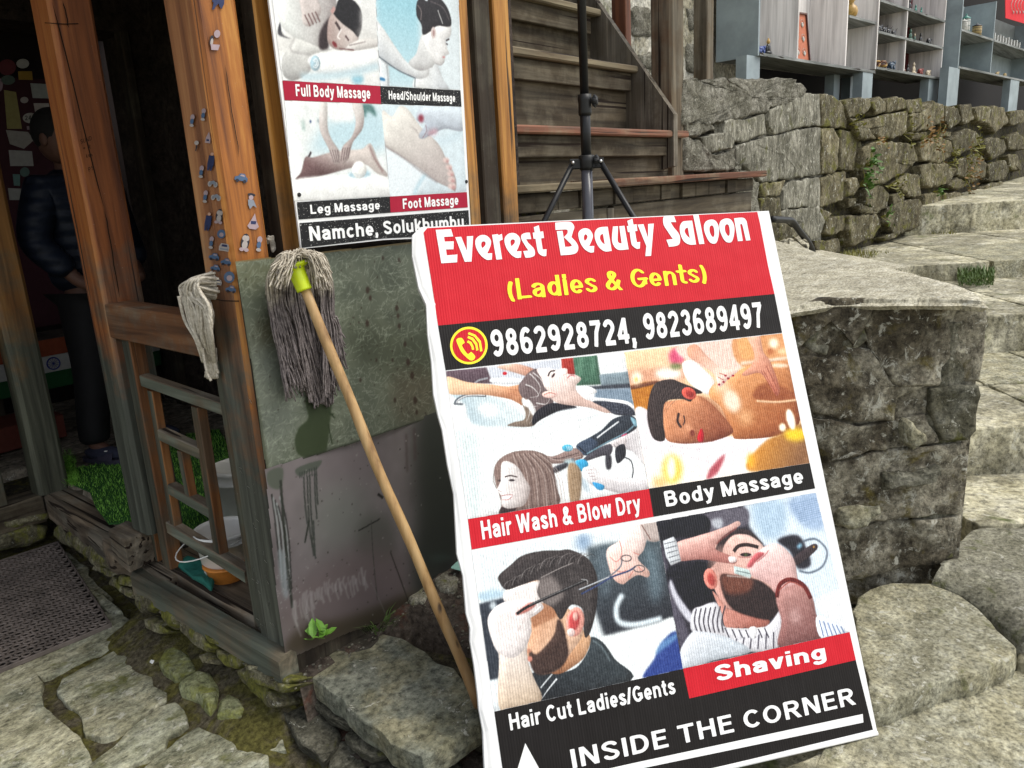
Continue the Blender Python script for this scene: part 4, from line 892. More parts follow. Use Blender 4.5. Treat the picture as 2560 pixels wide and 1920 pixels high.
    lt += tl([[(1405, 212), (1475, 186), (1490, 275), (1535, 270), (1546, 362), (1505, 368), (1528, 520), (1582, 518), (1578, 610), (1540, 614, 1), (1490, 590, 1), (1458, 540, 1), (1430, 375), (1402, 372), (1390, 290), (1418, 285)]], Z1)
    lt += tl([[(1700, 150), (1880, 138, 1), (1940, 160, 1), (1965, 215, 1), (1948, 270, 1), (1925, 350), (1990, 420, 1), (2020, 490, 1), (2000, 560, 1), (1930, 590, 1), (1778, 602), (1722, 268), (1802, 262), (1838, 485), (1905, 480, 1), (1925, 455, 1), (1822, 352), (1868, 300, 1), (1872, 262, 1), (1850, 245, 1), (1705, 252)]], Z1)
    eZ = [[(2020, 300, 1), (2060, 245, 1), (2120, 228, 1), (2180, 250, 1), (2220, 320, 1), (2212, 380, 1), (2170, 476), (2240, 472), (2235, 560), (2180, 562, 1), (2100, 510, 1), (2040, 410, 1)], [(2120, 312, 1), (2098, 340, 1), (2098, 380, 1), (2112, 402), (2140, 370, 1), (2145, 335, 1)]]
    lt += tl(eZ, Z1)
    lt += tl([[(30, 330, 1), (60, 265, 1), (120, 242, 1), (195, 238), (245, 542), (160, 548, 1), (90, 500, 1), (45, 420, 1)], [(135, 325), (105, 345, 1), (98, 385, 1), (120, 430, 1), (158, 462)]], Z2)
    lt += tl([[(260, 236), (325, 232), (320, 400, 1), (335, 440, 1), (370, 448), (340, 232), (405, 226), (458, 522), (340, 530, 1), (280, 490, 1), (248, 400, 1)]], Z2)
    lt += tl([[(440, 165), (505, 138), (518, 212), (558, 208), (568, 290), (538, 296), (560, 432), (602, 430), (598, 512), (560, 516, 1), (520, 490, 1), (492, 450, 1), (470, 305), (448, 306), (434, 232), (455, 225)]], Z2)
    lt += tl([[(570, 212), (645, 206), (702, 380), (702, 204), (774, 198), (740, 604), (668, 608), (680, 480)]], Z2)
    lt += tl([[(890, 150, 1), (905, 105, 1), (960, 98, 1), (1025, 96), (1055, 180), (985, 180), (1020, 240, 1), (1090, 330, 1), (1105, 400, 1), (1090, 460, 1), (1040, 482, 1), (965, 490), (932, 402), (1012, 392), (950, 300, 1), (900, 220, 1)]], Z2)
    lt += tl([[(1100, 240, 1), (1130, 180, 1), (1180, 166, 1), (1255, 162), (1305, 462), (1220, 462, 1), (1150, 420, 1), (1108, 330, 1)], [(1200, 248), (1170, 265, 1), (1162, 300, 1), (1185, 345, 1), (1225, 382)]], Z2)
    lt += tl([[(1268, 92), (1335, 80), (1410, 452), (1345, 458)]], Z2)
    oo = [[(1402, 240, 1), (1425, 175, 1), (1490, 148, 1), (1550, 165, 1), (1590, 240, 1), (1590, 340, 1), (1565, 430, 1), (1525, 452, 1), (1470, 425, 1), (1420, 330, 1)], [(1498, 222, 1), (1475, 245, 1), (1478, 310, 1), (1510, 365, 1), (1532, 350, 1), (1532, 280, 1), (1520, 235, 1)]]
    lt += tl(oo, Z2)+tl(sh(oo, 193, -14), Z2)
    lt += tl([[(1782, 132), (1890, 124, 1), (1935, 160, 1), (1950, 220, 1), (1988, 408), (1932, 412), (1888, 225, 1), (1870, 205, 1), (1858, 212), (1892, 415), (1830, 420)]], Z2)
    gl_ = []; last = None
    for lp in lt:
        a = np.array(lp); bb = (a.min(0), a.max(0))
        if gl_ and (bb[0] >= gl_[-1][1][0]-1).all() and (bb[1] <= gl_[-1][1][1]+1).all(): gl_[-1][0].append(lp)
        else: gl_.append(([lp], bb))
    for i, (lps, _) in enumerate(gl_): curvefill('title_letter', lps, BF, M['pwhite'], t, .0017+.00012*(i % 3))
    text('subtitle_lettering', '(Ladies & Gents)', (1270, 751), (1770, 705), (1263, 699), BF, M['pyellow'], t, .0017, wt=.052, gap=.11, nib=(R_(68), 1.75/3.2*1.0), label='yellow subtitle')
    W = M['pwhite']
    text('phone_lettering', '9862928724,', (1231, 893), (1591, 857), (1223, 826), BF, W, t, .0017, gap=.09)
    text('phone_lettering', '9823689497', (1612, 850), (1911, 818), (1604, 785), BF, W, t, .0017, gap=.09)
    text('caption_lettering', 'Hair Wash & Blow Dry', (1206, 1349), (1603, 1279.5), (1200, 1302.5), BF, W, t, .0017)
    text('caption_lettering', 'Body Massage', (1665, 1267), (2009, 1207), (1658, 1229), BF, W, t, .0017)
    text('caption_lettering', 'Hair Cut Ladies/Gents', (1276, 1826), (1689, 1733), (1270, 1785), BF, W, t, .0017)
    text('caption_lettering', 'Shaving', (1791, 1703), (2065, 1646), (1785, 1665), BF, W, t, .0017, wt=.105)
    text('footer_lettering', 'INSIDE THE CORNER', (1431, 1921), (2139, 1760), (1423, 1874), BF, W, t, .0017, wt=.085, words=True)
    # telephone badge
    c0 = (1172, 864)
    el = lambda r: [(c0[0]+r*math.cos(a), c0[1]+r*math.sin(a)) for a in np.linspace(0, 2*math.pi, 40)[:-1]]
    curvefill('badge_ring', [el(47)], BF, M['pyellow'], t, .0014); curvefill('badge_disc', [el(41)], BF, M['pred'], t, .0020)
    Zb = (1100, 740, .22604)
    hs = [[(180, 485, 1), (235, 465, 1), (270, 515, 1), (250, 535, 1), (245, 560, 1), (300, 640, 1), (330, 630, 1), (345, 622, 1), (388, 672, 1), (362, 712, 1), (320, 705, 1), (240, 630, 1), (200, 550, 1)]]
    arcs = [[(295, 515), (308, 493), (345, 510), (368, 555), (376, 595), (352, 600), (345, 565), (325, 530)],
            [(300, 465), (312, 443), (365, 465), (410, 525), (424, 600), (400, 608), (388, 545), (352, 492)],
            [(305, 425), (318, 402), (390, 430), (450, 500), (468, 610), (442, 618), (428, 520), (375, 452)]]
    curvefill('telephone_symbol', tl(hs+arcs, Zb), BF, M['pyellow'], t, .0026)
    # photographs
    cs = [BF.loc(*p) for p in ((1114, 926), (1955, 832), (2123.4, 1580), (1235.7, 1779))]
    x0, x1 = min(c[0] for c in cs)-.002, max(c[0] for c in cs)+.002; y0, y1 = min(c[1] for c in cs)-.002, max(c[1] for c in cs)+.002
    p = Paint(BF.O, BF.ex, BF.ey, (x0, y0, x1, y1), .00118, (236, 236, 236)); p.emboss = .20; p.bs = 1.4; paint_sign(p); p.im = np.clip((p.im-.5)*1.02+.46, 0, 1); p.grain(.02, .8); p.grain(.012, 2.5)
    g = shot('photo_print', .42, .35, .35, 45, 0)
    keep = np.zeros((p.H, p.W), bool); yy, xx = np.mgrid[0:p.H, 0:p.W]
    for nm, lab, q in (('photograph', 'hair washing and blow drying photograph', [(1114, 928), (1560, 880), (1622, 1222), (1169.5, 1298)]), ('photograph', 'back massage photograph', [(1560, 880), (1955, 833), (2024, 1157.6), (1622, 1222)]),
                       ('photograph', 'hair cutting photograph', [(1178.7, 1376), (1640.8, 1304.3), (1708.8, 1671.8), (1235.7, 1778.8)]), ('photograph', 'shaving photograph', [(1640.8, 1303.5), (2039, 1231), (2123.4, 1580), (1708, 1671)])):
        m, (X0, Y0, X1, Y1) = p.mask([p.g(k) for k in q], .0); keep[:] = False; keep[Y0:Y1, X0:X1] = m > .4
        p.build(nm, g.m, t, off=.0009, keep=keep)['label'] = lab
board_sign()

# ------------------------------------------------------------------ massage poster on the wall studs
PF = Frame((1.25, 1.742, 1.30), (1, 0, 0), (0, 0, 1))
def paint_poster(p):
    Z = (600, 0, .31646)
    P = lambda pts, c, **k: p.poly(pts, c, z=Z, **k)
    L = lambda pts, wd, c, **k: p.line(pts, wd, c, z=Z, **k)
    E = lambda *q, **k: p.ell(*q, z=Z, **k)
    C1 = [(255, 0), (230, -500), (1040, -500), (1070, 0), (1105, 680), (333, 637)]; p.setclip(C1, Z)
    P([(100, -500), (1200, -500), (1200, 800), (100, 800)], (230, 231, 229), smooth=False)
    P([(315, 175), (335, 270), (405, 308), (300, 275)], (52, 52, 58)); P([(300, 290), (560, 320), (560, 420), (290, 420)], (214, 212, 206), a=.6, blur=4)
    P([(300, 80), (330, -60), (400, -160), (700, -160), (760, 50), (710, 200), (645, 380), (560, 392), (430, 300), (330, 210)], (222, 225, 222), c2=(178, 172, 170), g0=(380, 150), g1=(700, 180))
    P([(430, 300), (640, 380), (735, 388), (560, 440), (552, 560), (430, 635), (345, 600), (328, 480), (370, 390)], (214, 214, 210), c2=(168, 168, 166), g0=(450, 400), g1=(360, 600))
    L([(430, 300), (400, 400), (560, 440), (550, 540)], 9, (140, 135, 135), a=.6, blur=1)
    P([(635, 240), (725, 120), (745, 180), (700, 300), (695, 380), (625, 382)], (50, 40, 42), blur=1)
    P([(700, 150), (780, 55), (860, 190), (935, 285), (905, 350), (835, 392), (745, 388), (690, 320)], (210, 198, 192), c2=(160, 140, 134), g0=(850, 300), g1=(700, 300))
    P([(748, 85), (790, -20), (890, 0), (955, 85), (962, 200), (932, 292), (885, 245), (805, 185), (740, 115)], (28, 26, 29))
    L([(752, 175), (775, 210), (792, 242)], 16, (70, 56, 56)); L([(830, 282), (858, 322)], 12, (90, 70, 70)); L([(800, 230), (770, 290), (790, 310)], 8, (235, 228, 224)); E(745, 350, 14, 28, (120, 42, 46), ang=-35); L([(720, 100), (745, 60)], 16, (190, 150, 145))
    P([(470, -40), (565, -60), (640, 80), (560, 205), (500, 190), (485, 100)], (206, 196, 192))
    for i in range(4): L([(508+i*28, 115-i*8), (552+i*26, 205-i*10)], 9, (105, 82, 80), a=.9)
    P([(550, 445), (900, 400), (1080, 402), (1095, 520), (800, 592), (600, 562)], (240, 242, 242), blur=1)
    E(592, 500, 40, 62, (162, 190, 202)); [L([(592+r*math.cos(a), 500+1.5*r*math.sin(a)) for a in (-2.5, -1.2, 0, 1.2, 2.4)], 5, (238, 242, 244)) for r in (12, 24)]
    P([(870, 345), (1000, 298), (1090, 320), (1090, 365), (900, 402), (825, 400)], (216, 212, 208)); L([(780, 385), (900, 395)], 7, (120, 90, 88)); L([(860, 360), (990, 330)], 6, (150, 140, 138)); P([(930, 230), (1080, 250), (1085, 330), (950, 300)], (206, 204, 200), a=.7, blur=3)
    L([(480, 610), (800, 592), (1095, 520)], 34, (186, 212, 222), a=.8, blur=2); P([(880, 610), (970, 600), (960, 660), (900, 660)], (140, 190, 208), blur=2)
    P([(960, 60), (1070, 100), (1075, 240), (960, 220)], (222, 222, 220), a=.8, blur=3)
    p.setclip([(1070, 0), (1040, -500), (1705, -500), (1727, 0), (1740, 712), (1105, 680)], Z)
    P([(1000, -600), (1800, -600), (1800, 800), (1000, 800)], (216, 226, 230), smooth=False)
    P([(1050, -600), (1410, -600), (1420, 300), (1440, 700), (1090, 690)], (152, 200, 214), smooth=False, blur=4, c2=(190, 216, 224), g0=(1150, 0), g1=(1200, 650))
    P([(1085, 440), (1160, 480), (1175, 690), (1100, 690)], (226, 232, 236), blur=1); L([(1155, 470), (1170, 680)], 4, (120, 130, 135)); P([(1098, 610), (1140, 620), (1140, 640), (1100, 630)], (50, 120, 170))
    P([(1380, 600), (1440, 480), (1530, 460), (1600, 620), (1640, 720), (1385, 710)], (228, 230, 230), blur=1, c2=(205, 210, 214), g0=(1450, 600), g1=(1600, 700))
    P([(1060, 160), (1130, 225), (1230, 375), (1330, 500), (1400, 470), (1480, 515), (1485, 600), (1390, 622), (1260, 560), (1090, 445)], (226, 228, 228), c2=(190, 194, 198), g0=(1250, 400), g1=(1200, 530))
    L([(1088, 442), (1180, 510), (1265, 565), (1385, 618)], 7, (92, 102, 110)); L([(1382, 615), (1378, 690)], 7, (120, 130, 136)); L([(1420, 480), (1520, 530)], 6, (170, 165, 165))
    P([(1440, 268), (1535, 290), (1560, 420), (1525, 520), (1420, 560), (1330, 500), (1390, 420)], (226, 227, 226), c2=(196, 196, 196), g0=(1520, 400), g1=(1400, 430))
    P([(1520, 210), (1600, 190), (1655, 175), (1668, 240), (1655, 295), (1622, 312), (1640, 395), (1652, 425), (1622, 440), (1612, 482), (1582, 512), (1535, 488), (1450, 330)], (230, 229, 228))
    P([(1442, 275), (1432, 200), (1392, 120), (1395, 20), (1430, -20), (1475, 10), (1500, -40), (1580, -10), (1640, 70), (1668, 170), (1650, 212), (1560, 205), (1500, 250)], (42, 39, 42)); L([(1400, 40), (1430, 90), (1425, 160)], 7, (110, 100, 100)); L([(1560, 80), (1600, 190)], 6, (200, 200, 200)); L([(1500, 10), (1600, 60), (1650, 160)], 8, (90, 82, 84), a=.8)
    E(1526, 258, 20, 46, (208, 192, 188)); E(1528, 262, 8, 26, (165, 135, 132)); L([(1624, 322), (1652, 308)], 9, (60, 50, 50)); L([(1625, 345), (1640, 352)], 8, (50, 44, 48)); E(1608, 452, 12, 7, (190, 130, 130)); L([(1535, 495), (1582, 515), (1612, 485)], 5, (160, 155, 155))
    p.setclip([(350, 795), (1112, 822), (1185, 1552), (412, 1592)], Z)
    P([(300, 700), (1300, 700), (1300, 1700), (300, 1700)], (230, 234, 233), smooth=False)
    P([(560, 1140), (700, 950), (900, 850), (1110, 850), (1160, 1000), (1150, 1180), (900, 1200), (560, 1210)], (186, 214, 224), a=.9, blur=6)
    P([(680, 810), (890, 820), (900, 950), (820, 960), (720, 950)], (236, 238, 238), blur=2); E(555, 960, 8, 12, (50, 70, 110)); L([(495, 950), (500, 1030)], 12, (110, 150, 140), a=.7, blur=1.5); L([(615, 940), (618, 970)], 8, (90, 110, 120), blur=1)
    P([(955, 830), (1040, 830), (1075, 920), (1010, 880), (985, 930)], (82, 120, 118), blur=1.5)
    P([(438, 1418), (480, 1360), (515, 1240), (580, 1242), (760, 1192), (950, 1180), (1010, 1138), (1042, 1150), (1100, 1290), (1162, 1372), (1150, 1398), (1080, 1370), (990, 1300), (880, 1325), (700, 1375), (560, 1408)], (204, 194, 188), c2=(106, 82, 82), g0=(780, 1190), g1=(730, 1400))
    L([(1020, 1150), (1060, 1250), (1130, 1360)], 12, (120, 90, 90), a=.7, blur=1); L([(560, 1200), (540, 1240)], 10, (60, 50, 55))
    P([(640, 800), (685, 810), (690, 1000), (722, 1100), (785, 1200), (782, 1288), (735, 1282), (700, 1180), (640, 1060), (622, 960)], (214, 210, 206), c2=(184, 172, 168), g0=(690, 900), g1=(640, 1100))
    P([(885, 815), (965, 825), (972, 1000), (890, 1125), (855, 1250), (820, 1288), (788, 1272), (808, 1160), (880, 1080), (912, 960)], (210, 204, 200), c2=(176, 162, 158), g0=(900, 900), g1=(960, 1050))
    for i in range(4): L([(708+i*20, 1185), (742+i*13, 1284)], 5, (110, 92, 92)); L([(812+i*18, 1165), (795+i*19, 1275-i*8)], 5, (110, 92, 92))
    P([(430, 1425), (700, 1392), (1000, 1370), (1190, 1420), (1190, 1560), (400, 1600)], (238, 239, 237), blur=1); P([(860, 1370), (1000, 1350), (1020, 1390), (880, 1400)], (160, 195, 210), blur=1.5)
    E(940, 1340, 58, 68, (242, 242, 238)); L([(900, 1370), (960, 1390), (990, 1360)], 7, (190, 200, 204), blur=1)
    p.setclip([(1112, 822), (1748, 843), (1790, 1516), (1183, 1552)], Z)
    P([(1000, 700), (1900, 700), (1900, 1700), (1000, 1700)], (212, 226, 232), smooth=False)
    P([(1140, 1140), (1300, 1250), (1480, 1360), (1380, 1540), (1180, 1560)], (228, 236, 240), blur=2); L([(1480, 1360), (1420, 1440), (1370, 1540)], 16, (150, 190, 205), a=.8, blur=2); L([(1560, 1120), (1700, 1080), (1770, 1000)], 30, (190, 210, 220), a=.8, blur=4)
    P([(1120, 880), (1200, 920), (1260, 838), (1330, 868), (1425, 1000), (1560, 1130), (1625, 1250), (1700, 1400), (1700, 1510), (1660, 1485), (1560, 1440), (1400, 1322), (1250, 1222), (1130, 1130)], (222, 218, 211), c2=(190, 180, 176), g0=(1300, 950), g1=(1450, 1380))
    L([(1140, 1150), (1300, 1255), (1450, 1370), (1560, 1442)], 9, (130, 118, 118), a=.8, blur=1)
    for x, y, r in ((1625, 1265, 26), (1648, 1320, 26), (1660, 1370, 28), (1668, 1420, 30), (1672, 1470, 32)): E(x, y, r, r*.8, (220, 198, 192), 1, 1); E(x+12, y+12, r*.5, r*.5, (176, 122, 120), .7, 1.2)
    P([(1400, 880), (1480, 838), (1760, 850), (1765, 1030), (1620, 1018), (1520, 1060), (1440, 1098), (1408, 1070), (1462, 980), (1395, 950)], (208, 218, 226), c2=(180, 188, 200), g0=(1600, 870), g1=(1600, 1030))
    E(1428, 935, 22, 30, (140, 50, 66), 1, 1.5); E(1520, 1045, 45, 22, (196, 150, 160), .8, 2, ang=-20); L([(1440, 1090), (1470, 1040), (1465, 985)], 6, (150, 130, 138))
    for i in range(4): L([(1350+i*12, 1000+i*6), (1400+i*8, 1030+i*22)], 4, (180, 170, 166), a=.7)
    p.setclip(None)
def poster():
    t = thing('massage_poster', 'white massage poster with four pale photographs nailed on the orange studs above the green sheet', 'poster', PF.O, (PF.ex, PF.ey, PF.n))
    pts = [(632, -300), (672, 0), (715, 330), (753, 622), (960, 600), (1178, 590), (1146, 0), (1130, -300)]
    P = [PF.loc(*p) for p in pts]; n = len(P); mb = MB()
    mb.add([(*p, 0) for p in P]+[(*p, -.006) for p in P], [tuple(range(n)), tuple(reversed(range(n, 2*n)))]+[(i, i+n, (i+1) % n+n, (i+1) % n) for i in range(n)])
    if True: mb.build('sheet', M['flex'], t, local=True)
    def band(pts, m, lab): curvefill('caption_band', [pts], PF, m, t, .0012)['label'] = lab
    band([(705.4, 201.6), (949.7, 215.2), (951.9, 260.1), (710.8, 250.6)], M['qred'], 'crimson full body massage caption')
    band([(949.7, 215.2), (1150.6, 226.3), (1153.2, 266.8), (951.9, 260.1)], M['qblack'], 'black head and shoulder massage caption')
    band([(974, 491.5), (1166.5, 480.4), (1169, 518.4), (976, 531.6)], M['qred'], 'crimson foot massage caption')
    band([(741.5, 505.4), (974, 491.5), (976, 531.6), (746, 549)], M['qblack'], 'black leg massage caption')
    band([(748, 557.6), (1170.6, 525.3), (1174, 586), (960, 596), (753.5, 619.8)], M['qblack'], 'black place name band')
    W = M['pwhite']
    text('caption_lettering', 'Full Body Massage', (739, 240.5), (925, 247), (736.7, 210.5), PF, W, t, .002)
    text('caption_lettering', 'Head/Shoulder Massage', (971, 248.5), (1137, 255), (970, 226.5), PF, W, t, .002)
    text('caption_lettering', 'Leg Massage', (775.6, 535), (949, 523), (773.4, 512), PF, W, t, .002)
    text('caption_lettering', 'Foot Massage', (1006.6, 522.3), (1145, 511.5), (1005, 497), PF, W, t, .002)
    text('place_lettering', 'Namche, Solukhumbu', (774, 602.8), (1159, 568), (770, 566.5), PF, W, t, .002, words=True)
    cs = [PF.loc(*p) for p in ((640, -160), (1150, -160), (1170, 540), (700, 540))]
    x0, x1 = PF.loc(672, -150)[0]-.02, PF.loc(1160, 300)[0]+.02; y0 = PF.loc(760, 515)[1]; y1 = PF.loc(1130, -160)[1]
    p = Paint(PF.O, PF.ex, PF.ey, (x0, y0, x1, y1), .0021, (232, 232, 230)); p.emboss = .18; p.bs = 1.25; paint_poster(p); p.im = np.clip(p.im*.94, 0, 1); p.grain(.018, .6)
    g = shot('poster_photo_print', .5, .3)
    keep = np.zeros((p.H, p.W), bool)
    for lab, q in (('man receiving a back massage', [(680, 0), (672, -158), (929, -158), (938.6, 0), (949.7, 215), (705.4, 201.6)]), ('woman receiving a shoulder massage', [(938.6, 0), (929, -158), (1138, -158), (1146.5, 0), (1150.6, 225.5), (949.7, 215)]),
                   ('leg massage photograph', [(710.8, 251.5), (951.9, 260.5), (975, 491), (730, 503.5)]), ('foot massage photograph', [(951.9, 260.5), (1153.2, 267.2), (1166.5, 480), (975, 491)])):
        m, (X0, Y0, X1, Y1) = p.mask([p.g(k) for k in q], .0); keep[:] = False; keep[Y0:Y1, X0:X1] = m > .4
        p.build('photograph', g.m, t, off=.0012, keep=keep)['label'] = lab
    for q in ((747, 487), (1165, 454)): l = PF.loc(*q); MB().lathe((l[0], l[1], .001), [(.0, .004), (.005, .003), (.006, 0)], 10).build('nail', M['black_metal'], t, local=True)
poster()
# ------------------------------------------------------------------ ground and terraces (setting)
def sheet(name, x0, y0, x1, y1, step, zf, mat, kind='structure', smooth=True, inside=None):
    nx, ny = int((x1-x0)/step)+1, int((y1-y0)/step)+1
    V = [(x0+i*step, y0+j*step, zf(x0+i*step, y0+j*step)) for j in range(ny) for i in range(nx)]
    f = [(j*nx+i, j*nx+i+1, (j+1)*nx+i+1, (j+1)*nx+i) for j in range(ny-1) for i in range(nx-1) if inside is None or inside(x0+(i+.5)*step, y0+(j+.5)*step)]
    o = MB().add(V, f).build(name, mat, None, smooth); o['kind'] = kind; return o
def nz3(x, y, f, s=0.): return mnoise.noise(Vector((x*f, y*f, s)))
MB().add([(-60, -60, -.06), (80, -60, -.06), (80, 80, -.06), (-60, 80, -.06)], [(0, 1, 2, 3)]).build('ground', M['street'])['kind'] = 'structure'
sheet('soil', -1.6, .0, 1.22, 5.6, .022, lambda x, y: -.004+.012*nz3(x, y, 7)+.008*nz3(x, y, 26)+(max(0, x-.86)*.35*max(0, min(1, (y-1.72)*8)) if y < 2.75 else 0)+.006*nz3(x, y, 3), M['soil'])
def zs2(x, y):
    b = .05+.11*max(0, min(1, (y-1.38)/.34))+(.05*max(0, min(1, (x-1.35)/.3)))+.016*nz3(x, y, 5)+.012*nz3(x, y, 22)
    if y < 1.3: b -= (1.3-y)*.35
    if x < 1.5 and y < 1.72: b = min(b, .02+.012*nz3(x, y, 22))
    return b
sheet('earth_bank', 1.05, .55, 2.35, 1.95, .022, zs2, M['soil2'])

def zpoly(pts, z, h): return [onz(*p, h) for p in zp(pts, *z)]
pav = bpy.data.objects.new('pavement', None); col.objects.link(pav); pav['kind'] = 'structure'
Z8 = (600, 1395, .31646); Z4_ = (0, 1395, .31646); Z3_ = (0, 1000, .31646)
PAV = [[(-200, 900), (160, 850), (270, 890), (330, 980), (310, 1040), (335, 1150), (200, 1160), (60, 1230), (-200, 1290)],
       [(-260, 1310), (60, 1250), (200, 1175), (340, 1172), (520, 1330), (640, 1420), (700, 1560), (700, 1620), (560, 1760), (-200, 2100)],
       [(170, 845), (500, 600), (830, 425), (960, 450), (1115, 570), (1100, 640), (900, 710), (600, 830), (380, 930)],
       [(500, 965), (640, 880), (760, 812), (900, 742), (1000, 722), (1065, 800), (1060, 900), (1180, 945), (1200, 1010), (1295, 1060), (1290, 1122), (1100, 1230), (1020, 1300), (900, 1380), (780, 1402), (685, 1362), (670, 1290), (600, 1190), (530, 1130), (455, 1050)],
       [(720, 1620), (900, 1480), (1060, 1330), (1250, 1190), (1370, 1142), (1450, 1210), (1465, 1300), (1400, 1370), (1312, 1400), (1300, 1480), (1180, 1560), (1000, 1640), (860, 1690), (720, 1720)],
       [(1060, 1730), (1300, 1530), (1400, 1440), (1560, 1345), (1700, 1388), (1820, 1440), (1960, 1500), (2100, 1560), (2110, 1720), (1800, 1850), (1100, 1850)],
       [(1940, 1330), (2020, 1258), (2160, 1330), (2230, 1390), (2260, 1500), (2060, 1512), (1990, 1440)]]
def grow(P, k):
    c = sum(P)/len(P); return [c+(p-c)*k for p in P]
for i, q in enumerate(PAV): stone('paving_stone', grow(zpoly(q, Z4_, .012), 1.045), (0, 0, 1), .06, M['paving'], pav, bev=.004, jit=.006, bump=.0018, nr=6, rnd=.10, ds=.02)
for q in ([(500, 1180), (600, 1250), (700, 1320), (700, 1380), (810, 1500), (900, 1570), (850, 1660), (780, 1610), (640, 1400)], [(-400, 1700), (-100, 1400), (300, 1180), (480, 1180), (640, 1450), (760, 1600), (300, 1900), (-400, 2100)]):
    stone('paving_stone', zpoly(q, Z3_, .006), (0, 0, 1), .06, M['paving'], pav, bev=.008, jit=.005, bump=.004, nr=6)
for q in ([(650, 180), (720, 255), (820, 280), (900, 355), (985, 425), (850, 425), (760, 320)],):
    stone('paving_stone', zpoly(q, Z4_, .02), (0, 0, 1), .06, M['paving'], pav, bev=.008, jit=.005, bump=.004)
def loose(name, z, q, h, th, mat, lab, cat='stone', grp=None, **k):
    P = zpoly(q, z, h); o = stone(name, P, (0, 0, 1), th, mat, None, **k); tag(o, lab, cat, grp); return o
loose('mossy_stone', Z4_, [(1250, 800), (1300, 710), (1380, 680), (1480, 740), (1530, 810), (1545, 860), (1430, 915), (1380, 920), (1290, 860)], .05, .06, M['greenstone'], 'flat green mossy stone lying beside the white pebble on the soil strip', bev=.012, jit=.004)
loose('mossy_stone', Z4_, [(1400, 950), (1560, 870), (1680, 890), (1725, 980), (1695, 1100), (1640, 1150), (1540, 1060), (1430, 1010)], .055, .06, M['greenstone'], 'yellow-green mossy stone touching the flat green stone at its upper left', bev=.025, jit=.006, bump=.012)
loose('mossy_stone', Z4_, [(1710, 1200), (1730, 1110), (1800, 1055), (1900, 1090), (1942, 1180), (1900, 1228), (1740, 1215)], .05, .06, M['greenstone'], 'small round-topped green stone standing alone near the sill corner', bev=.018, jit=.003)
loose('white_pebble', Z4_, [(1180, 820), (1200, 775), (1245, 770), (1250, 800), (1205, 830)], .03, .025, plain('white_quartz', (.72, .72, .70), .6, bump=.003), 'small white quartz pebble on the mossy soil beside the paving', 'pebble', bev=.006, jit=.003, ds=.01)

# rubble footing under the timber sill
foot = thing('rubble_footing', 'mossy rubble stone footing under the green timber sill of the wooden house', 'stone footing', (1.05, 2.8, 0))
MB().prism([(1.07, 1.80, -.05), (1.07, 2.55, -.05), (1.20, 3.90, -.05), (1.6, 3.90, -.05), (1.6, 1.80, -.05)], (0, 0, .21)).build('core', M['joint'], foot)
NX = A3((-1, -.12, .45))
def onq(u, v, X0, skew=0.): # leaning face of the footing: x = X0 + z*.22
    d = ray(u, v); n = A3((1, -skew, -.22)); return CC+((A3((X0, 2.45, 0))-CC)@n)/(d@n)*d
RUB3 = [[(0, 1060), (120, 1010), (260, 970), (380, 990), (385, 1080), (250, 1150), (60, 1180), (-100, 1180)], [(20, 960), (250, 910), (410, 880), (400, 935), (120, 1012), (40, 1000)],
        [(410, 1000), (480, 960), (565, 990), (605, 1060), (560, 1170), (480, 1150), (408, 1080)], [(560, 1060), (640, 1050), (700, 1130), (760, 1180), (705, 1262), (620, 1240), (550, 1140)], [(700, 1150), (820, 1230), (935, 1300), (900, 1335), (760, 1322), (690, 1272)],
        [(500, 890), (600, 960), (560, 990), (440, 950)], [(720, 1280), (900, 1340), (940, 1400), (840, 1400), (700, 1340)]]
RUB4 = [[(930, 120), (1040, 140), (1160, 230), (1205, 282), (1130, 292), (1040, 242), (925, 212)], [(1050, 265), (1180, 285), (1245, 330), (1220, 400), (1150, 470), (1090, 440), (1045, 340)], [(1240, 385), (1340, 398), (1395, 470), (1392, 562), (1330, 562), (1258, 490)],
        [(1385, 478), (1500, 528), (1600, 600), (1682, 700), (1650, 762), (1560, 742), (1440, 640), (1380, 560)], [(1580, 568), (1700, 628), (1765, 682), (1740, 702), (1640, 672)], [(1690, 715), (1820, 738), (1905, 800), (1872, 902), (1760, 882), (1698, 790)],
        [(1850, 878), (1960, 858), (2002, 940), (2150, 1060), (2205, 1180), (2100, 1202), (1960, 1100), (1878, 1000)], [(2000, 915), (2150, 915), (2310, 980), (2215, 1052), (2080, 1012)], [(1945, 828), (2055, 850), (2035, 892), (1960, 892)],
        [(850, 120), (925, 210), (1040, 250), (1040, 330), (940, 290), (820, 200)], [(1110, 470), (1240, 500), (1340, 600), (1260, 620), (1130, 560)], [(1560, 750), (1660, 780), (1700, 850), (1600, 850)]]
for z, L in ((Z3_, RUB3[2:]), (Z4_, RUB4)):
    for q in L: stone('stone', [onq(*p, .975 if z is Z4_ else .985, 0. if z is Z4_ else .10) for p in zp(q, *z)], NX, .12, M['rubble'], foot, bev=.026, jit=.006, bump=.014, ds=.018, nr=5, rnd=.45)
for q in RUB3[:2]+[[(-200, 1060), (-20, 1050), (-20, 1180), (-220, 1200)], [(-300, 950), (0, 960), (20, 1000), (-280, 1030)]]: stone('stone', [ony(*p, 3.79) for p in zp(q, *Z3_)], (0, -1, .3), .12, M['rubble'], foot, bev=.024, jit=.006, bump=.012, ds=.02, rnd=.35)
for q in ([(0, 830), (120, 900), (300, 1000), (385, 1042), (340, 1085), (200, 1042), (60, 990)],):
    stone('stone', [onq(*p, .965) for p in zp(q, *Z8)], NX, .12, M['rubble'], foot, bev=.02, jit=.008, bump=.012, ds=.02)

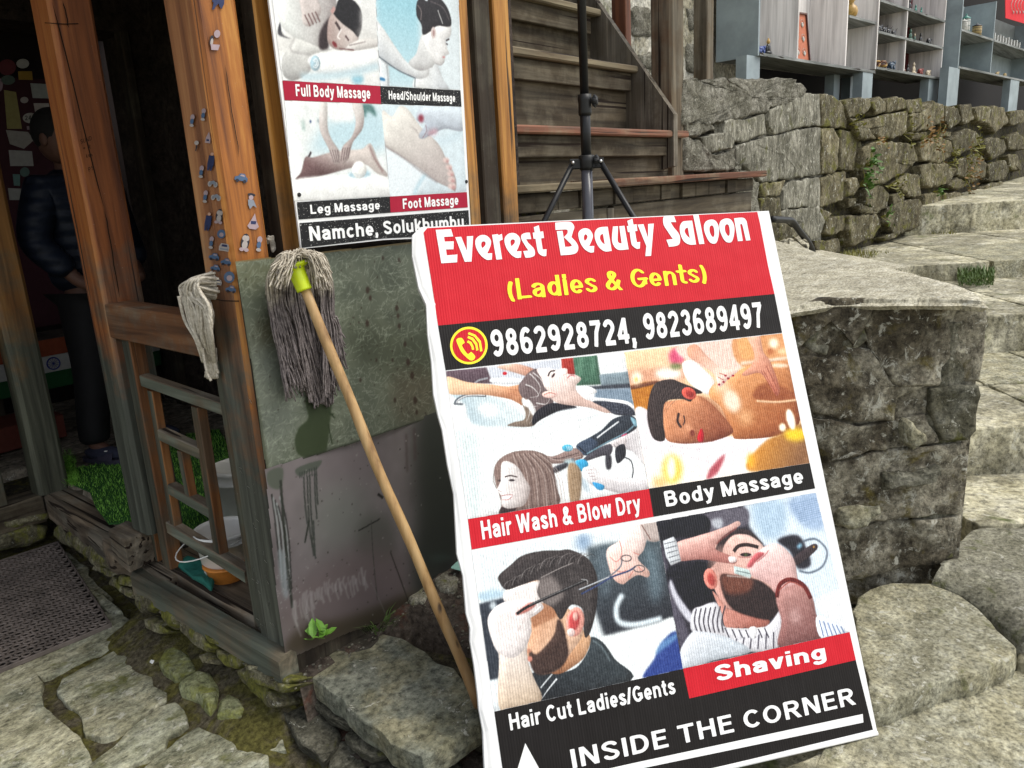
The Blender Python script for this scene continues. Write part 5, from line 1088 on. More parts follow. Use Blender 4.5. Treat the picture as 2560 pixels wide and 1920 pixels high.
# big slab step with the stones stacked under it
st = thing('slab_step', 'large green-grey stone slab with white lichen spots on stacked stones, mop handle resting on it', 'stone step', onz(950, 1680, .12))
SL = [(395, 800), (470, 745), (545, 692), (720, 700), (900, 660), (1120, 600), (1280, 635), (1440, 720), (1560, 830), (1700, 870), (1860, 1120), (1900, 1290), (1885, 1325), (1700, 1440), (1500, 1560), (1440, 1572), (1290, 1510), (1180, 1465), (1090, 1370), (990, 1290), (890, 1205), (800, 1110), (700, 1045), (600, 975), (450, 870)]
stone('slab', zpoly(SL, Z8, .155), (0, 0, 1), .065, M['slab'], st, bev=.006, jit=.006, bump=.004, ds=.02, nr=8, rnd=.2)
U8 = [([(440, 905), (560, 950), (700, 1080), (830, 1160), (960, 1240), (900, 1310), (840, 1312), (700, 1255), (560, 1122), (500, 1052), (420, 985)], .085, .045), ([(340, 1180), (420, 1050), (560, 1070), (700, 1250), (790, 1390), (760, 1480), (680, 1600), (500, 1500), (400, 1380), (348, 1280)], .04, .11),
      ([(815, 1400), (940, 1290), (1085, 1388), (1190, 1510), (1150, 1565), (1030, 1565), (900, 1492)], .075, .05), ([(685, 1580), (760, 1440), (850, 1400), (960, 1540), (1015, 1625), (1000, 1760), (690, 1760)], .02, .10), ([(1010, 1620), (1150, 1545), (1300, 1605), (1360, 1700), (1250, 1800), (1000, 1760)], .04, .10), ([(900, 1240), (1000, 1290), (1120, 1400), (1240, 1520), (1100, 1500), (960, 1400)], .09, .05),
      ([(1290, 1590), (1440, 1620), (1700, 1560), (1800, 1700), (1500, 1800), (1320, 1740)], .03, .10)]
for q, h, th in U8: stone('stone', zpoly(q, Z8, h), (-.35, -.5, 1), th, M['slabside'], st, bev=.014, jit=.008, bump=.01, ds=.02, nr=5, rnd=.35)
MB().box(onz(760, 1640, .0)-A3((0, 0, .05)), onz(1180, 1700, .0)-onz(760, 1640, .0), onz(950, 1850, .0)-onz(760, 1640, .0), (0, 0, .13)).build('core', M['joint'], st)

# stones and rubbish on the bank
for q, h, lab in (([(1305, 285), (1420, 200), (1520, 185), (1500, 290), (1440, 350), (1340, 340)], .20, 'pale flat stone leaning against the foot of the grey metal sheet'), ([(1530, 150), (1620, 80), (1710, 85), (1735, 150), (1700, 225), (1590, 228), (1540, 200)], .22, 'speckled stone on the dark earth close to the sign edge'), ([(1370, 190), (1440, 110), (1510, 120), (1530, 180), (1420, 215)], .19, 'dark grey stone half hidden behind the mop handle')):
    loose('rubble_stone', Z8, q, h, .06, M['pebble'], lab, bev=.014, jit=.006, bump=.01, ds=.012)
o = stone('green_paper', zpoly([(1660, 80), (1735, 10), (1780, 40), (1740, 95)], Z8, .24), (0, -.2, 1), .002, plain('mint_paper', (.30, .52, .45), .7), None, bev=.0008, ds=.03, bump=.002); tag(o, 'scrap of mint green card on the earth beside the speckled stone', 'card scrap')
o = stone('wet_mud_patch', zpoly([(715, 690), (800, 590), (1000, 560), (1090, 590), (1080, 640), (1020, 700), (900, 735), (780, 728), (715, 710)], Z8, .160), (0, 0, 1), .006, plain('wet_mud', (.045, .038, .028), .6, bump=.006, nscale=60), None, bev=.003, jit=.008, bump=.006, nr=6); o['kind'] = 'stuff'
mbs = MB()
for i in range(170):
    k = rng.random(); u = 250+k*520; v = 1255+(u-250)*.86+rng.normal(0, 42); p = onz(u, v, .02); zz_ = .002+(max(0, p[0]-.86)*.35*max(0, min(1, (p[1]-1.72)*8)) if p[1] < 2.75 else 0)
    r_ = .010+rng.random()**2*.024; q = [A3((p[0]+r_*(1+.5*rng.random())*math.cos(a), p[1]+r_*(1+.5*rng.random())*math.sin(a), zz_+r_*.5)) for a in np.linspace(0, 6.283, 6+int(rng.random()*3))[:-1]]
    V_, f_ = stone_geo(q, (rng.normal(0, .25), rng.normal(0, .25), 1), r_, bev=r_*.25, ds=r_*.8, jit=.002, bump=.003, seed=500+i, nr=2, rnd=.15); mbs.add(V_, f_)
mbs.build('stone_debris', M['pebble'], None, True)['kind'] = 'stuff'
MBp = MB()
for i in range(2600):
    if i < 1700: u, v, h = 250+rng.random()*560, 1330+rng.random()*560, .012; v = 1180+(u-230)*.95+rng.normal(0, 60); h = .018
    else: u, v, h = 700+rng.random()*520, 1530+rng.random()*120, .17; v = 1700-(u-640)*.32+rng.normal(0, 35); h = .15
    p = onz(u, v, h); s_ = (.0018+rng.random()**5*.012)*(1 if i < 1700 else .6)
    if p[0] > 1.7 or (i >= 1700 and p[1] < 1.35): continue
    MBp.ell((p[0], p[1], (zs2(p[0], p[1]) if i >= 1700 else .004+(max(0, p[0]-.86)*.35*max(0, min(1, (p[1]-1.72)*8)) if p[1] < 2.75 else 0))+s_*.3), (s_, s_*.8, s_*.5), 6, 4)
MBp.build('pebbles', M['pebble'], None, True)['kind'] = 'stuff'

# ------------------------------------------------------------------ street on the right
stt = bpy.data.objects.new('street_steps', None); col.objects.link(stt); stt['kind'] = 'structure'
FR = A3((math.sin(_yaw), -math.cos(_yaw), 0)); FH = A3((math.cos(_yaw), math.sin(_yaw), 0))
lv = [(1190, .07, .31), (880, .35, .58), (695, .62, .75), (575, .80, 1.08)]
edges = [onz(2500, y, a) for y, a, b in lv]
Z5 = (1860, 1395, .31646)
def topz(q, z, zz): return zpoly(q, z, zz)
stone('slab', topz([(900, 640), (850, 420), (900, 310), (1000, 235), (1180, 190), (1480, 200), (1700, 290), (1850, 400), (2000, 560), (2140, 700), (2130, 760), (1900, 870), (1600, 960), (1400, 1040), (1150, 1120), (1010, 1162), (960, 950)], Z5, .07), (0, 0, 1), .09, M['yellow'], stt, bev=.007, jit=.008, bump=.0025, ds=.03, nr=8, rnd=.12)
stone('slab', topz([(640, 1500), (1040, 1400), (1050, 1290), (1300, 1225), (1600, 1125), (1900, 1010), (2010, 925), (2300, 860), (2600, 1000), (2700, 1900), (1400, 1900), (560, 1700)], Z5, -.005), (0, 0, 1), .06, M['yellow'], stt, bev=.007, jit=.008, bump=.003, ds=.04, nr=8, rnd=.08)
stone('slab', topz([(200, 1700), (640, 1520), (560, 1720), (1400, 1920), (1300, 2300), (100, 2300)], Z5, -.012), (0, 0, 1), .05, M['street'], stt, bev=.012, bump=.008, ds=.04, nr=6)
stone('slab', topz([(2160, 700), (2400, 760), (2560, 900), (2300, 850), (2160, 800)], Z5, .03), (0, 0, 1), .08, M['street'], stt, bev=.012, bump=.008, ds=.04)
# sloping concrete shoulder at the foot of the block
sh_ = [onz(*p, .075) for p in zp([(1480, 200), (1700, 285), (1850, 385), (2000, 490), (2200, 650), (2420, 700)], *Z5)]
tp = [onz(*p, .125) for p in zp([(1560, 60), (1800, -10), (1960, 20), (2212, 200), (2400, 360), (2600, 520)], *Z5)]; tq = [onz(*p, .11) for p in zp([(1500, -10), (1700, -120), (1860, -230), (2300, -230), (2600, -230), (3000, -230)], *Z5)]
mb = MB(); rows_ = [[p-A3((0, 0, .15)) for p in sh_], sh_, [a*.5+b*.5+A3((0, 0, .008)) for a, b in zip(sh_, tp)], tp, [a*.5+b*.5 for a, b in zip(tp, tq)], tq]; rows_ = [spline(r, 6, False) for r in rows_]; n = len(rows_[0])
V = [p+A3((0, 0, .006*nz3(p[0], p[1], 9))) for r in rows_ for p in r]
mb.add(V, [(j*n+i, j*n+i+1, (j+1)*n+i+1, (j+1)*n+i) for j in range(5) for i in range(n-1)]).build('concrete_shoulder', M['concrete'], stt, smooth=True)
# treads made of slabs
rs = random.Random(4)
for k in range(len(edges)+1):
    if k == 0: P0 = onz(2470, 1320, .10); z0, z1 = .115, .08; P1 = edges[0]
    elif k < len(edges): P0 = edges[k-1]; z0, z1 = lv[k-1][2], lv[k][1]; P1 = edges[k]
    else: P0 = edges[-1]; z0, z1 = lv[-1][2], 1.5; P1 = edges[-1]+FH*9
    d0, d1 = P0@FH, P1@FH; x0 = {0: -.05, 1: -.45, 2: -3.2, 3: -4.5, 4: -1.0}[k]; c0 = P0@FR
    x = c0+x0
    while x < c0+(3.5 if k < 3 else 8):
        wd = rs.uniform(.45, 1.0)*(1 if k < 3 else 1.7); rows = 1 if d1-d0 < .9 else max(2, int((d1-d0)/.8)); dd = d0
        for r in range(rows):
            de = dd+(d1-d0)/rows; a_ = [FR*(x+.008)+FH*(dd+(.0 if r == 0 else .008)), FR*(x+wd-.008)+FH*(dd+(.0 if r == 0 else .008)), FR*(x+wd-.008)+FH*(de+(.03 if r == rows-1 else -.008)), FR*(x+.008)+FH*(de+(.03 if r == rows-1 else -.008))]
            zz = [z0+(z1-z0)*(q@FH-d0)/(d1-d0) for q in a_]; q = [A3((p[0], p[1], h)) for p, h in zip(a_, zz)]
            stone('slab', q, (0, 0, 1), .30 if r == 0 else .1, M['street'] if rs.random() < .75 else M['yellow'], stt, bev=.007, jit=.012, bump=.002, ds=.05, nr=5, rnd=.04, tilt=.003); dd = de
        x += wd
    # filling body under the tread
    a0 = P0+FR*(x0+.05)+FH*.03; mb = MB(); L_ = FR*(4.5 if k < 3 else 11); D_ = FH*(d1-d0+.1)
    zb = -.05; mb.add([(*(a0)[:2], zb), (*(a0+L_)[:2], zb), (*(a0+L_+D_)[:2], zb), (*(a0+D_)[:2], zb), (*(a0)[:2], z0-.045), (*(a0+L_)[:2], z0-.045), (*(a0+L_+D_)[:2], z1-.045), (*(a0+D_)[:2], z1-.045)], [(0, 3, 2, 1), (4, 5, 6, 7), (0, 1, 5, 4), (1, 2, 6, 5), (2, 3, 7, 6), (3, 0, 4, 7)]).build('step_body', M['mortar'], stt)

# ------------------------------------------------------------------ big block wall behind the sign
BP = onz(2390, 1440, .07); ZB3 = (1860, 400, .31646); ZB4 = (1860, 900, .31646); BN = -A3((math.cos(_yaw), math.sin(_yaw), 0))
blk = thing('stone_block_wall', 'massive blackened stone block wall with pale flat top right behind the leaning sign', 'stone wall', BP)
def onb(p): return onp(*p, BP, BN)
KB = [('block', ZB3, [(1060, 1085), (1850, 1060), (1930, 1130), (1945, 1260), (1920, 1500), (1890, 1659), (1880, 1750), (1560, 1790), (1200, 1800), (1000, 1500), (960, 1300)]),
      ('block', ZB3, [(350, 1165), (700, 1080), (1050, 1080), (960, 1290), (860, 1480), (780, 1300), (700, 1260), (520, 1315), (470, 1440), (400, 1500)]),
      ('blockgrey', ZB3, [(480, 1450), (520, 1325), (700, 1265), (770, 1300), (730, 1420), (650, 1545), (560, 1510)]), ('blockgrey', ZB3, [(790, 1310), (940, 1290), (985, 1420), (880, 1500), (780, 1470), (740, 1420)]),
      ('block', ZB4, [(420, -30), (640, -20), (870, -100), (1000, -80), (1190, 200), (1460, 210), (1250, 300), (1200, 480), (900, 500), (560, 420), (480, 250)]),
      ('blockgrey', ZB4, [(1490, 215), (1850, 192), (1872, 260), (1840, 420), (1830, 560), (1760, 640), (1570, 640), (1470, 400)]),
      ('block', ZB4, [(500, 440), (900, 515), (1200, 495), (1460, 420), (1555, 650), (1300, 705), (1000, 725), (620, 820), (540, 600)]),
      ('block', ZB4, [(600, 835), (1000, 740), (1560, 668), (1780, 655), (1792, 760), (1790, 900), (1742, 1100), (1735, 1190), (1700, 1222), (1200, 1250), (760, 1312), (690, 1310)]),
      ('block', ZB4, [(690, 1345), (1200, 1282), (1730, 1240), (1735, 1330), (1700, 1400), (1690, 1480), (1560, 1600), (1300, 1640), (1000, 1720), (790, 1760)])]
for m_, z, q in KB: stone('block', [onb(p) for p in zp(q, *z)], BN+A3((0, 0, .15)), .22, M[m_], blk, bev=.012, jit=.008, bump=.026, ds=.03, nr=9, rnd=.10, fq=5.)
for m_, z, q in (('blockgrey', ZB4, [(1070, 880), (1400, 850), (1525, 860), (1500, 960), (1350, 990), (1180, 980), (1080, 1022)]), ('yellow', ZB4, [(760, 1165), (1040, 1142), (1055, 1200), (960, 1298), (800, 1308), (700, 1285)]), ('yellow', ZB4, [(1255, 500), (1300, 480), (1400, 590), (1410, 650), (1290, 690), (1245, 640)])):
    stone('flake', [onb(p)+BN*.035 for p in zp(q, *z)], BN, .09, M[m_], blk, bev=.02, jit=.012, bump=.008, ds=.02, nr=5)
bl0 = onb((2402, 1438)); bl1 = A3((2.0, 1.47, .07)); bd = A3((1.05, .72, 0))
for i in range(3):   # blocks hidden behind the sign
    for j in range(4):
        a = BP+(bl1-BP)*(.28+.24*i); b = BP+(bl1-BP)*(.51+.24*i); z0 = .05+.25*j
        stone('block', [(*a[:2], z0), (*b[:2], z0), (*b[:2], z0+.24), (*a[:2], z0+.24)], BN, .2, M['block'], blk, bev=.03, jit=.01, bump=.02, ds=.06)
mb = MB(); c = [bl0-BN*.022, bl1-BN*.05, bl1+A3((.3, .5, 0)), bl0+bd]
mb.add([(*p[:2], -.04) for p in c]+[(*p[:2], 1.03) for p in c], [(0, 1, 2, 3), (7, 6, 5, 4), (0, 4, 5, 1), (1, 5, 6, 2), (2, 6, 7, 3), (3, 7, 4, 0)]).build('core', M['block'], blk)
# side faces of the pier
for j in range(3):
    a = bl0+A3((.0, .02, 0)); b = bl0+bd; z0 = .1+.31*j; stone('block', [(*a[:2], z0), (*b[:2], z0), (*b[:2], z0+.3), (*a[:2], z0+.3)], (-(b-a)[1]*-1, (b-a)[0]*-1, 0), .15, M['blockgrey'], blk, bev=.03, jit=.01, bump=.02, ds=.07)
TOPP = [(2462, 752), (2448, 735), (2400, 715), (2300, 688), (2200, 662), (2080, 640), (1980, 612), (1900, 590), (1880, 650), (1925, 740), (1950, 780), (1968, 768), (2030, 758), (2085, 750), (2180, 748), (2300, 746), (2400, 747)]
stone('cap_slab', [onz(*p, 1.085) for p in TOPP], (0, 0, 1), .035, M['top'], blk, bev=.012, jit=.004, bump=.004, ds=.04, nr=8, rnd=.2)

# ------------------------------------------------------------------ terrace behind, rubble wall and pier
WA = R_(-5.5); WD = A3((math.cos(WA), math.sin(WA), 0)); WN = A3((math.sin(WA), -math.cos(WA), 0)); W0 = A3((6.3, 2.05, 0))
mb = MB(); mb.add([(2.0, 1.85, -.04), (4.6, 1.0, -.04), (6.6, 2.2, -.04), (6.6, 3.4, -.04), (2.0, 3.4, -.04), (2.0, 1.85, .96), (4.6, 1.0, .96), (6.6, 2.2, .86), (6.6, 3.4, .86), (2.0, 3.4, .96)], [(4, 3, 2, 1, 0), (5, 6, 7, 8, 9), (0, 1, 6, 5), (1, 2, 7, 6), (2, 3, 8, 7), (3, 4, 9, 8), (4, 0, 5, 9)])
mb.build('terrace', M['top'])['kind'] = 'structure'
pr = thing('stone_pier', 'broad stone pier with mortared top beside the wooden stairs, where the rubble wall begins', 'stone pier', (5.2, 2.05, .9))
wl = thing('rubble_wall', 'long mossy rubble stone wall running to the right under the souvenir shelves', 'stone wall', (9, 1.9, .7))
ZR = (1860, 0, .31646); ZR3 = (1860, 400, .31646); ZR1 = (1200, 0, .31646)
def onpr(p): return onp(*p, (0, 2.03, 0), A3((0, -1, 0)))
def onwl(p): return onp(*p, W0, WN)
PR = [('mortar', ZR, [(-470, 626), (-200, 622), (0, 620), (370, 615), (430, 640), (500, 712), (420, 790), (210, 850), (170, 890), (0, 925), (-170, 960), (-480, 1000)]), ('pier', ZR, [(-150, 950), (0, 938), (165, 905), (172, 1060), (0, 1125), (-150, 1100)]),
      ('mortar', ZR1, [(1620, 960), (1760, 960), (1900, 1000), (1740, 1075), (1640, 1070)]), ('pier', ZR1, [(1740, 1085), (1960, 1032), (2015, 1110), (1990, 1172), (1810, 1218)]), ('mortar', ZR1, [(1620, 1090), (1730, 1100), (1800, 1230), (1990, 1190), (2080, 1140), (2080, 1340), (1620, 1350)]),
      ('pier', ZR, [(200, 870), (300, 815), (500, 735), (600, 735), (606, 992), (480, 1000), (320, 1040), (240, 1062), (190, 960)]), ('wall', ZR, [(610, 740), (700, 752), (790, 830), (818, 950), (812, 1012), (700, 1002), (614, 988)]),
      ('pier', ZR, [(-60, 1150), (200, 1072), (450, 1018), (605, 1008), (611, 1370), (480, 1395), (340, 1412), (150, 1436), (30, 1330), (-60, 1300)]), ('wall', ZR, [(616, 1012), (700, 1012), (758, 1100), (748, 1330), (700, 1368), (616, 1375)]), ('wall', ZR, [(766, 1025), (900, 1042), (936, 1180), (930, 1342), (850, 1352), (758, 1335)]),
      ('pier', ZR, [(355, 1430), (600, 1398), (607, 1638), (312, 1648), (312, 1500)]), ('wall', ZR, [(613, 1395), (800, 1355), (816, 1560), (762, 1590), (613, 1636)]), ('wall', ZR, [(130, 1446), (335, 1428), (292, 1552), (150, 1552)]), ('wall', ZR, [(130, 1562), (290, 1560), (300, 1700), (290, 1800), (140, 1800)]),
      ('pier', ZR3, [(302, 398), (598, 364), (640, 480), (600, 612), (540, 640), (480, 560), (300, 480)]), ('wall', ZR3, [(616, 380), (700, 420), (640, 500), (612, 420)]), ('wall', ZR3, [(560, 632), (660, 640), (750, 615), (768, 720), (680, 756), (562, 702)]), ('wall', ZR3, [(655, 470), (740, 440), (828, 430), (780, 560), (700, 598), (648, 575)]),
      ('wall', ZR3, [(210, 500), (300, 490), (470, 570), (540, 650), (540, 760), (240, 800)]), ('mortar', ZR, [(-60, 1320), (30, 1350), (130, 1450), (130, 1700), (-60, 1700)])]
for m_, z, q in PR: stone('stone', [onpr(p) for p in zp(q, *z)], (0, -1, .1), .16, M[m_], pr, bev=.014 if m_ != 'mortar' else .018, jit=.012, bump=.012 if m_ != 'mortar' else .022, ds=.04, nr=7 if m_ != 'mortar' else 10, rnd=.10, fq=6 if m_ != 'mortar' else 9)
MB().box((4.46, 2.075, .8), (2.0, 0, 0), (0, 1.2, 0), (0, 0, 1.17)).build('core', M['mortar'], pr)
mb = MB().box((4.46, 2.08, 1.93), (1.4, 0, 0), (0, 1.2, 0), (0, 0, .09), bev=.02).build('mortar_top', M['mortar'], pr, True)
WL = [(ZR, q) for q in ([(790, 800), (900, 765), (1000, 770), (1012, 850), (960, 900), (830, 922)], [(1012, 800), (1080, 768), (1125, 800), (1122, 880), (1050, 902), (1020, 860)], [(1128, 780), (1200, 765), (1300, 790), (1282, 860), (1130, 892)], [(1300, 792), (1400, 778), (1422, 880), (1320, 902), (1290, 850)],
      [(930, 960), (1120, 902), (1290, 872), (1302, 1040), (1180, 1098), (1060, 1082), (950, 1000)], [(1310, 902), (1420, 892), (1500, 800), (1582, 830), (1582, 960), (1480, 1022), (1330, 1042)], [(840, 930), (925, 945), (1050, 1090), (930, 1105), (880, 1000)],
      [(1590, 832), (1700, 850), (1716, 960), (1620, 1022), (1588, 960)], [(1705, 830), (1800, 818), (1822, 940), (1760, 982), (1720, 960)], [(1825, 850), (1900, 838), (1955, 842), (1940, 980), (1850, 952)], [(1965, 830), (2060, 850), (2092, 960), (1990, 1052), (1935, 990)], [(2095, 882), (2215, 870), (2240, 960), (2112, 992)],
      [(945, 1165), (1060, 1112), (1180, 1122), (1340, 1142), (1382, 1260), (1280, 1352), (1130, 1442), (960, 1462), (932, 1340)], [(1385, 1122), (1460, 1092), (1560, 1082), (1640, 1112), (1660, 1212), (1560, 1288), (1400, 1260)], [(1645, 1092), (1760, 1012), (1850, 1042), (1882, 1130), (1760, 1202), (1690, 1232), (1652, 1160)],
      [(1890, 1102), (1960, 1082), (2060, 1102), (2080, 1180), (1970, 1272), (1930, 1202)], [(2082, 1080), (2160, 1042), (2240, 1100), (2220, 1182), (2100, 1182)], [(1402, 1296), (1600, 1288), (1682, 1340), (1620, 1452), (1500, 1482), (1402, 1452)], [(1185, 1452), (1290, 1365), (1390, 1382), (1400, 1552), (1320, 1562), (1250, 1502)],
      [(972, 1482), (1100, 1465), (1160, 1542), (1130, 1642), (1050, 1682), (962, 1602)], [(1700, 1262), (1860, 1205), (1920, 1290), (1900, 1402), (1800, 1442), (1690, 1382)], [(1930, 1290), (2060, 1262), (2100, 1340), (2060, 1422), (1940, 1432)], [(2085, 1222), (2160, 1212), (2200, 1350), (2105, 1332)], [(1590, 1040), (1640, 1030), (1640, 1085), (1570, 1075)],
      [(1310, 1050), (1450, 1040), (1440, 1085), (1380, 1110), (1320, 1100)], [(1610, 1460), (1700, 1400), (1790, 1450), (1700, 1500)], [(1170, 1540), (1250, 1520), (1270, 1590), (1180, 1620)])]+[(ZR3, q) for q in (
      [(1862, 272), (1950, 182), (2050, 172), (2052, 300), (1950, 342)], [(1572, 262), (1700, 252), (1800, 302), (1740, 342), (1600, 342)], [(1440, 272), (1550, 252), (1582, 350), (1560, 430), (1440, 462), (1432, 350)], [(1132, 382), (1240, 322), (1400, 302), (1430, 430), (1400, 522), (1290, 562), (1200, 602), (1112, 482)],
      [(832, 442), (1050, 428), (1092, 520), (1020, 622), (860, 682), (822, 560)], [(1410, 500), (1500, 452), (1570, 452), (1562, 532), (1420, 542)], [(925, 340), (1050, 392), (1088, 420), (1040, 428), (935, 420), (900, 362)], [(822, 152), (900, 132), (920, 212), (880, 282), (822, 292)], [(1100, 620), (1200, 560), (1230, 590), (1130, 640)], [(820, 300), (890, 300), (890, 350), (830, 380)])]
for z, q in WL: stone('stone', [onwl(p) for p in zp(q, *z)], WN+A3((0, 0, .1)), .18, M['wall'], wl, bev=.018, jit=.016, bump=.014, ds=.045, nr=6, rnd=.16, fq=6)
xe = 16.5   # the wall goes on to the right outside the picture
rs = random.Random(9); zc = .75
while zc < 2.1:
    x = 9.6+rs.random()*.5; h = rs.uniform(.26, .36)
    while x < xe:
        wd = rs.uniform(.35, .8); a = W0+WD*x
        q = [W0+WD*(x+.01)+A3((0, 0, zc+.01)), W0+WD*(x+wd-.01)+A3((0, 0, zc+.01+rs.uniform(-.03, .03))), W0+WD*(x+wd-.02)+A3((0, 0, zc+h-.01)), W0+WD*(x+.02)+A3((0, 0, zc+h+rs.uniform(-.03, .02)))]
        stone('stone', q, WN, .16, M['wall'], wl, bev=.035, jit=.02, bump=.02, ds=.1, nr=4, rnd=.3); x += wd
    zc += h
b0 = W0-WN*.10; MB().box(b0+A3((0, 0, .4)), WD*xe, -WN*.6, (0, 0, 1.62)).build('core', M['joint'], wl)
mb = MB(); a = W0-WN*.5
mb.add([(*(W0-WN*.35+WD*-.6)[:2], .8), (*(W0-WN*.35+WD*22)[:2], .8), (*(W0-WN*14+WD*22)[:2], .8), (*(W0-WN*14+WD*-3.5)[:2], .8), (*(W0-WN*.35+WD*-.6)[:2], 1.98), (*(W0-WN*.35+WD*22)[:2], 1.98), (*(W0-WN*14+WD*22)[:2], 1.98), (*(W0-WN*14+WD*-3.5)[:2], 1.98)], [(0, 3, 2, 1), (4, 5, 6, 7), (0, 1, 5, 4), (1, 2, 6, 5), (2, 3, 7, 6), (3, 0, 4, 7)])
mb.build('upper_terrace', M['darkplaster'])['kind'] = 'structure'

def leaf_mb(mb, c, nrm, L, W_, d, mi=0, fold=.25):
    c, d = A3(c), A3(d); d = d/np.linalg.norm(d); s_ = np.cross(nrm, d); s_ = s_/(np.linalg.norm(s_)+1e-9); n_ = np.cross(d, s_)
    P = [c, c+d*L*.3+s_*W_*.45+n_*W_*fold*.6, c+d*L*.7+s_*W_*.4+n_*W_*fold*.5, c+d*L, c+d*L*.7-s_*W_*.4+n_*W_*fold*.5, c+d*L*.3-s_*W_*.45+n_*W_*fold*.6, c+d*L*.5]
    mb.add(P, [(0, 1, 6), (1, 2, 6), (2, 3, 6), (3, 4, 6), (4, 5, 6), (5, 0, 6)], mi)
def leafmat(name, c):
    g = G(name, .5, .4); g.base(g.ramp(g.noise(25, 3), [(.3, tuple(x*.6 for x in c)), (.7, c)])); g.b.inputs['Subsurface Weight'].default_value = .0
    return g.m
M['leaf'] = leafmat('fresh_leaf', (.09, .19, .03)); M['weed'] = leafmat('yellow_green_weed', (.20, .19, .02)); M['dryweed'] = leafmat('rusty_weed', (.26, .14, .03)); M['bgleaf'] = leafmat('broad_bright_leaf', (.16, .36, .04)); M['grassb'] = leafmat('thin_grass', (.10, .16, .04))
def wall_plant(name, px, n, spread, L, mat, lab, cat='plant', seedv=0, grp=None, twig=True):
    r = np.random.default_rng(seedv); c = onwl(px); t = thing(name, lab, cat, c, group=grp)
    fm = MB(); sm = MB()
    n = int(n*.6)
    for i in range(n):
        o_ = WD*r.normal(0, spread[0])+A3((0, 0, r.normal(0, spread[1])))+WN*(.02+r.random()*.06); d = WN*(.3+r.random())+WD*r.normal(0, .6)+A3((0, 0, r.normal(.1, .5)))
        leaf_mb(fm, c+o_, WN+A3((0, 0, .4)), L*(.6+r.random()*.8), L*.6, d)
        if twig and i % 4 == 0: sm.tube([c-WN*.02, c+o_*.5+WN*.03, c+o_], .003, 4)
    o = fm.build('foliage', mat, t)
    if twig: sm.build('stem', M['weed'], t)
for i, (q, z, n, s_, L, m_, lab) in enumerate((((960, 1310), ZR, 70, (.05, .08), .05, 'leaf', 'small bright green leafy plant growing midway out of the rubble wall joint'), ((920, 210), ZR3, 45, (.04, .10), .05, 'leaf', 'pale green creeper plant just below the leafy plant in the wall'),
    ((1400, 1090), ZR, 60, (.07, .06), .04, 'dryweed', 'rusty orange weed under the large upper stones of the rubble wall'), ((1500, 1100), ZR, 60, (.07, .09), .04, 'dryweed', 'second rusty weed hanging right of the first in the wall'), ((1275, 1060), ZR, 25, (.02, .06), .04, 'weed', 'yellow moss tuft between the two biggest upper wall stones'),
    ((1640, 1210), ZR, 40, (.08, .05), .035, 'weed', 'yellow moss tuft right of the rusty weeds in the wall'), ((1800, 1180), ZR, 60, (.12, .10), .04, 'weed', 'mass of yellow weeds in the far right part of the rubble wall'), ((1750, 1400), ZR, 110, (.18, .18), .045, 'dryweed', 'tangled dry weeds low in the right part of the rubble wall'),
    ((850, 980), ZR, 22, (.03, .03), .035, 'weed', 'yellow flower tuft at the corner of pier and rubble wall'), ((1150, 210), ZR3, 50, (.12, .05), .03, 'weed', 'thin yellow-green creeper over the low middle stones of the wall'), ((1510, 250), ZR3, 30, (.05, .04), .04, 'leaf', 'small fresh green tuft low in the wall above the street'), ((1100, 450), ZR3, 25, (.05, .06), .04, 'leaf', 'heart-leaved sprig at the base of the rubble wall'), ((1620, 1290), ZR, 30, (.10, .04), .03, 'weed', 'thin yellow moss line along a middle joint of the wall'), ((1040, 1120), ZR, 20, (.05, .02), .03, 'dryweed', 'orange lichen tuft above the largest wall stone'))):
    wall_plant('wall_plant', (z[0]+q[0]*z[2], z[1]+q[1]*z[2]), n, s_, L, M[m_], lab, 'plant', i, 'plants growing in the rubble wall')
# moss and grass along the wall foot and on the soil
mb = MB()
for i in range(2600):
    t_ = rng.random()*6.5; P = W0+WD*t_+WN*(.03+rng.random()**2*.28); z = .80 if t_ < 4.2 else .8
    z = .785+.005*t_; a = rng.random()*6.28; d = A3((math.cos(a)*.5, math.sin(a)*.5, 1)); c = A3((P[0], P[1], z)); h = .02+rng.random()*.035; s_ = np.cross(d, (0, 0, 1)); s_ /= np.linalg.norm(s_)+1e-9
    if math.sin(t_*5)+math.sin(t_*2.3+1) < .1: continue
    mb.add([c-s_*.004, c+s_*.004, c+d*h], [(0, 1, 2)])
mb.build('moss_at_wall_foot', M['weed'], None)['kind'] = 'stuff'
g = G('moss_cushion', .95, .1); g.base(g.ramp(g.noise(45, 5, .7), [(.3, (.045, .042, .01)), (.6, (.17, .17, .03)), (.8, (.26, .26, .06))])); g.bump(g.noise(120, 4, .7), .8, .008); M['mosscu'] = g.m
mb = MB(); mg = MB()
for i in range(5200):
    k = rng.random(); u = 240+k*560; v = 1185+(u-230)*.90+rng.normal(0, 50); p = onz(u, v, .02)
    if p[0] > 1.02 or nz3(p[0], p[1], 9, 3) < .02: continue
    z = .004+(max(0, p[0]-.86)*.35*max(0, min(1, (p[1]-1.72)*8)) if p[1] < 2.75 else 0); a = rng.random()*6.28; d = A3((math.cos(a)*.7, math.sin(a)*.7, 1)); c = A3((p[0], p[1], z)); h = .006+rng.random()*.014; s_ = np.cross(d, (0, 0, 1)); s_ /= np.linalg.norm(s_)+1e-9
    mb.add([c-s_*.003, c+s_*.003, c+d*h], [(0, 1, 2)])
mb.build('moss_on_soil', M['mosscu'], None)['kind'] = 'stuff'
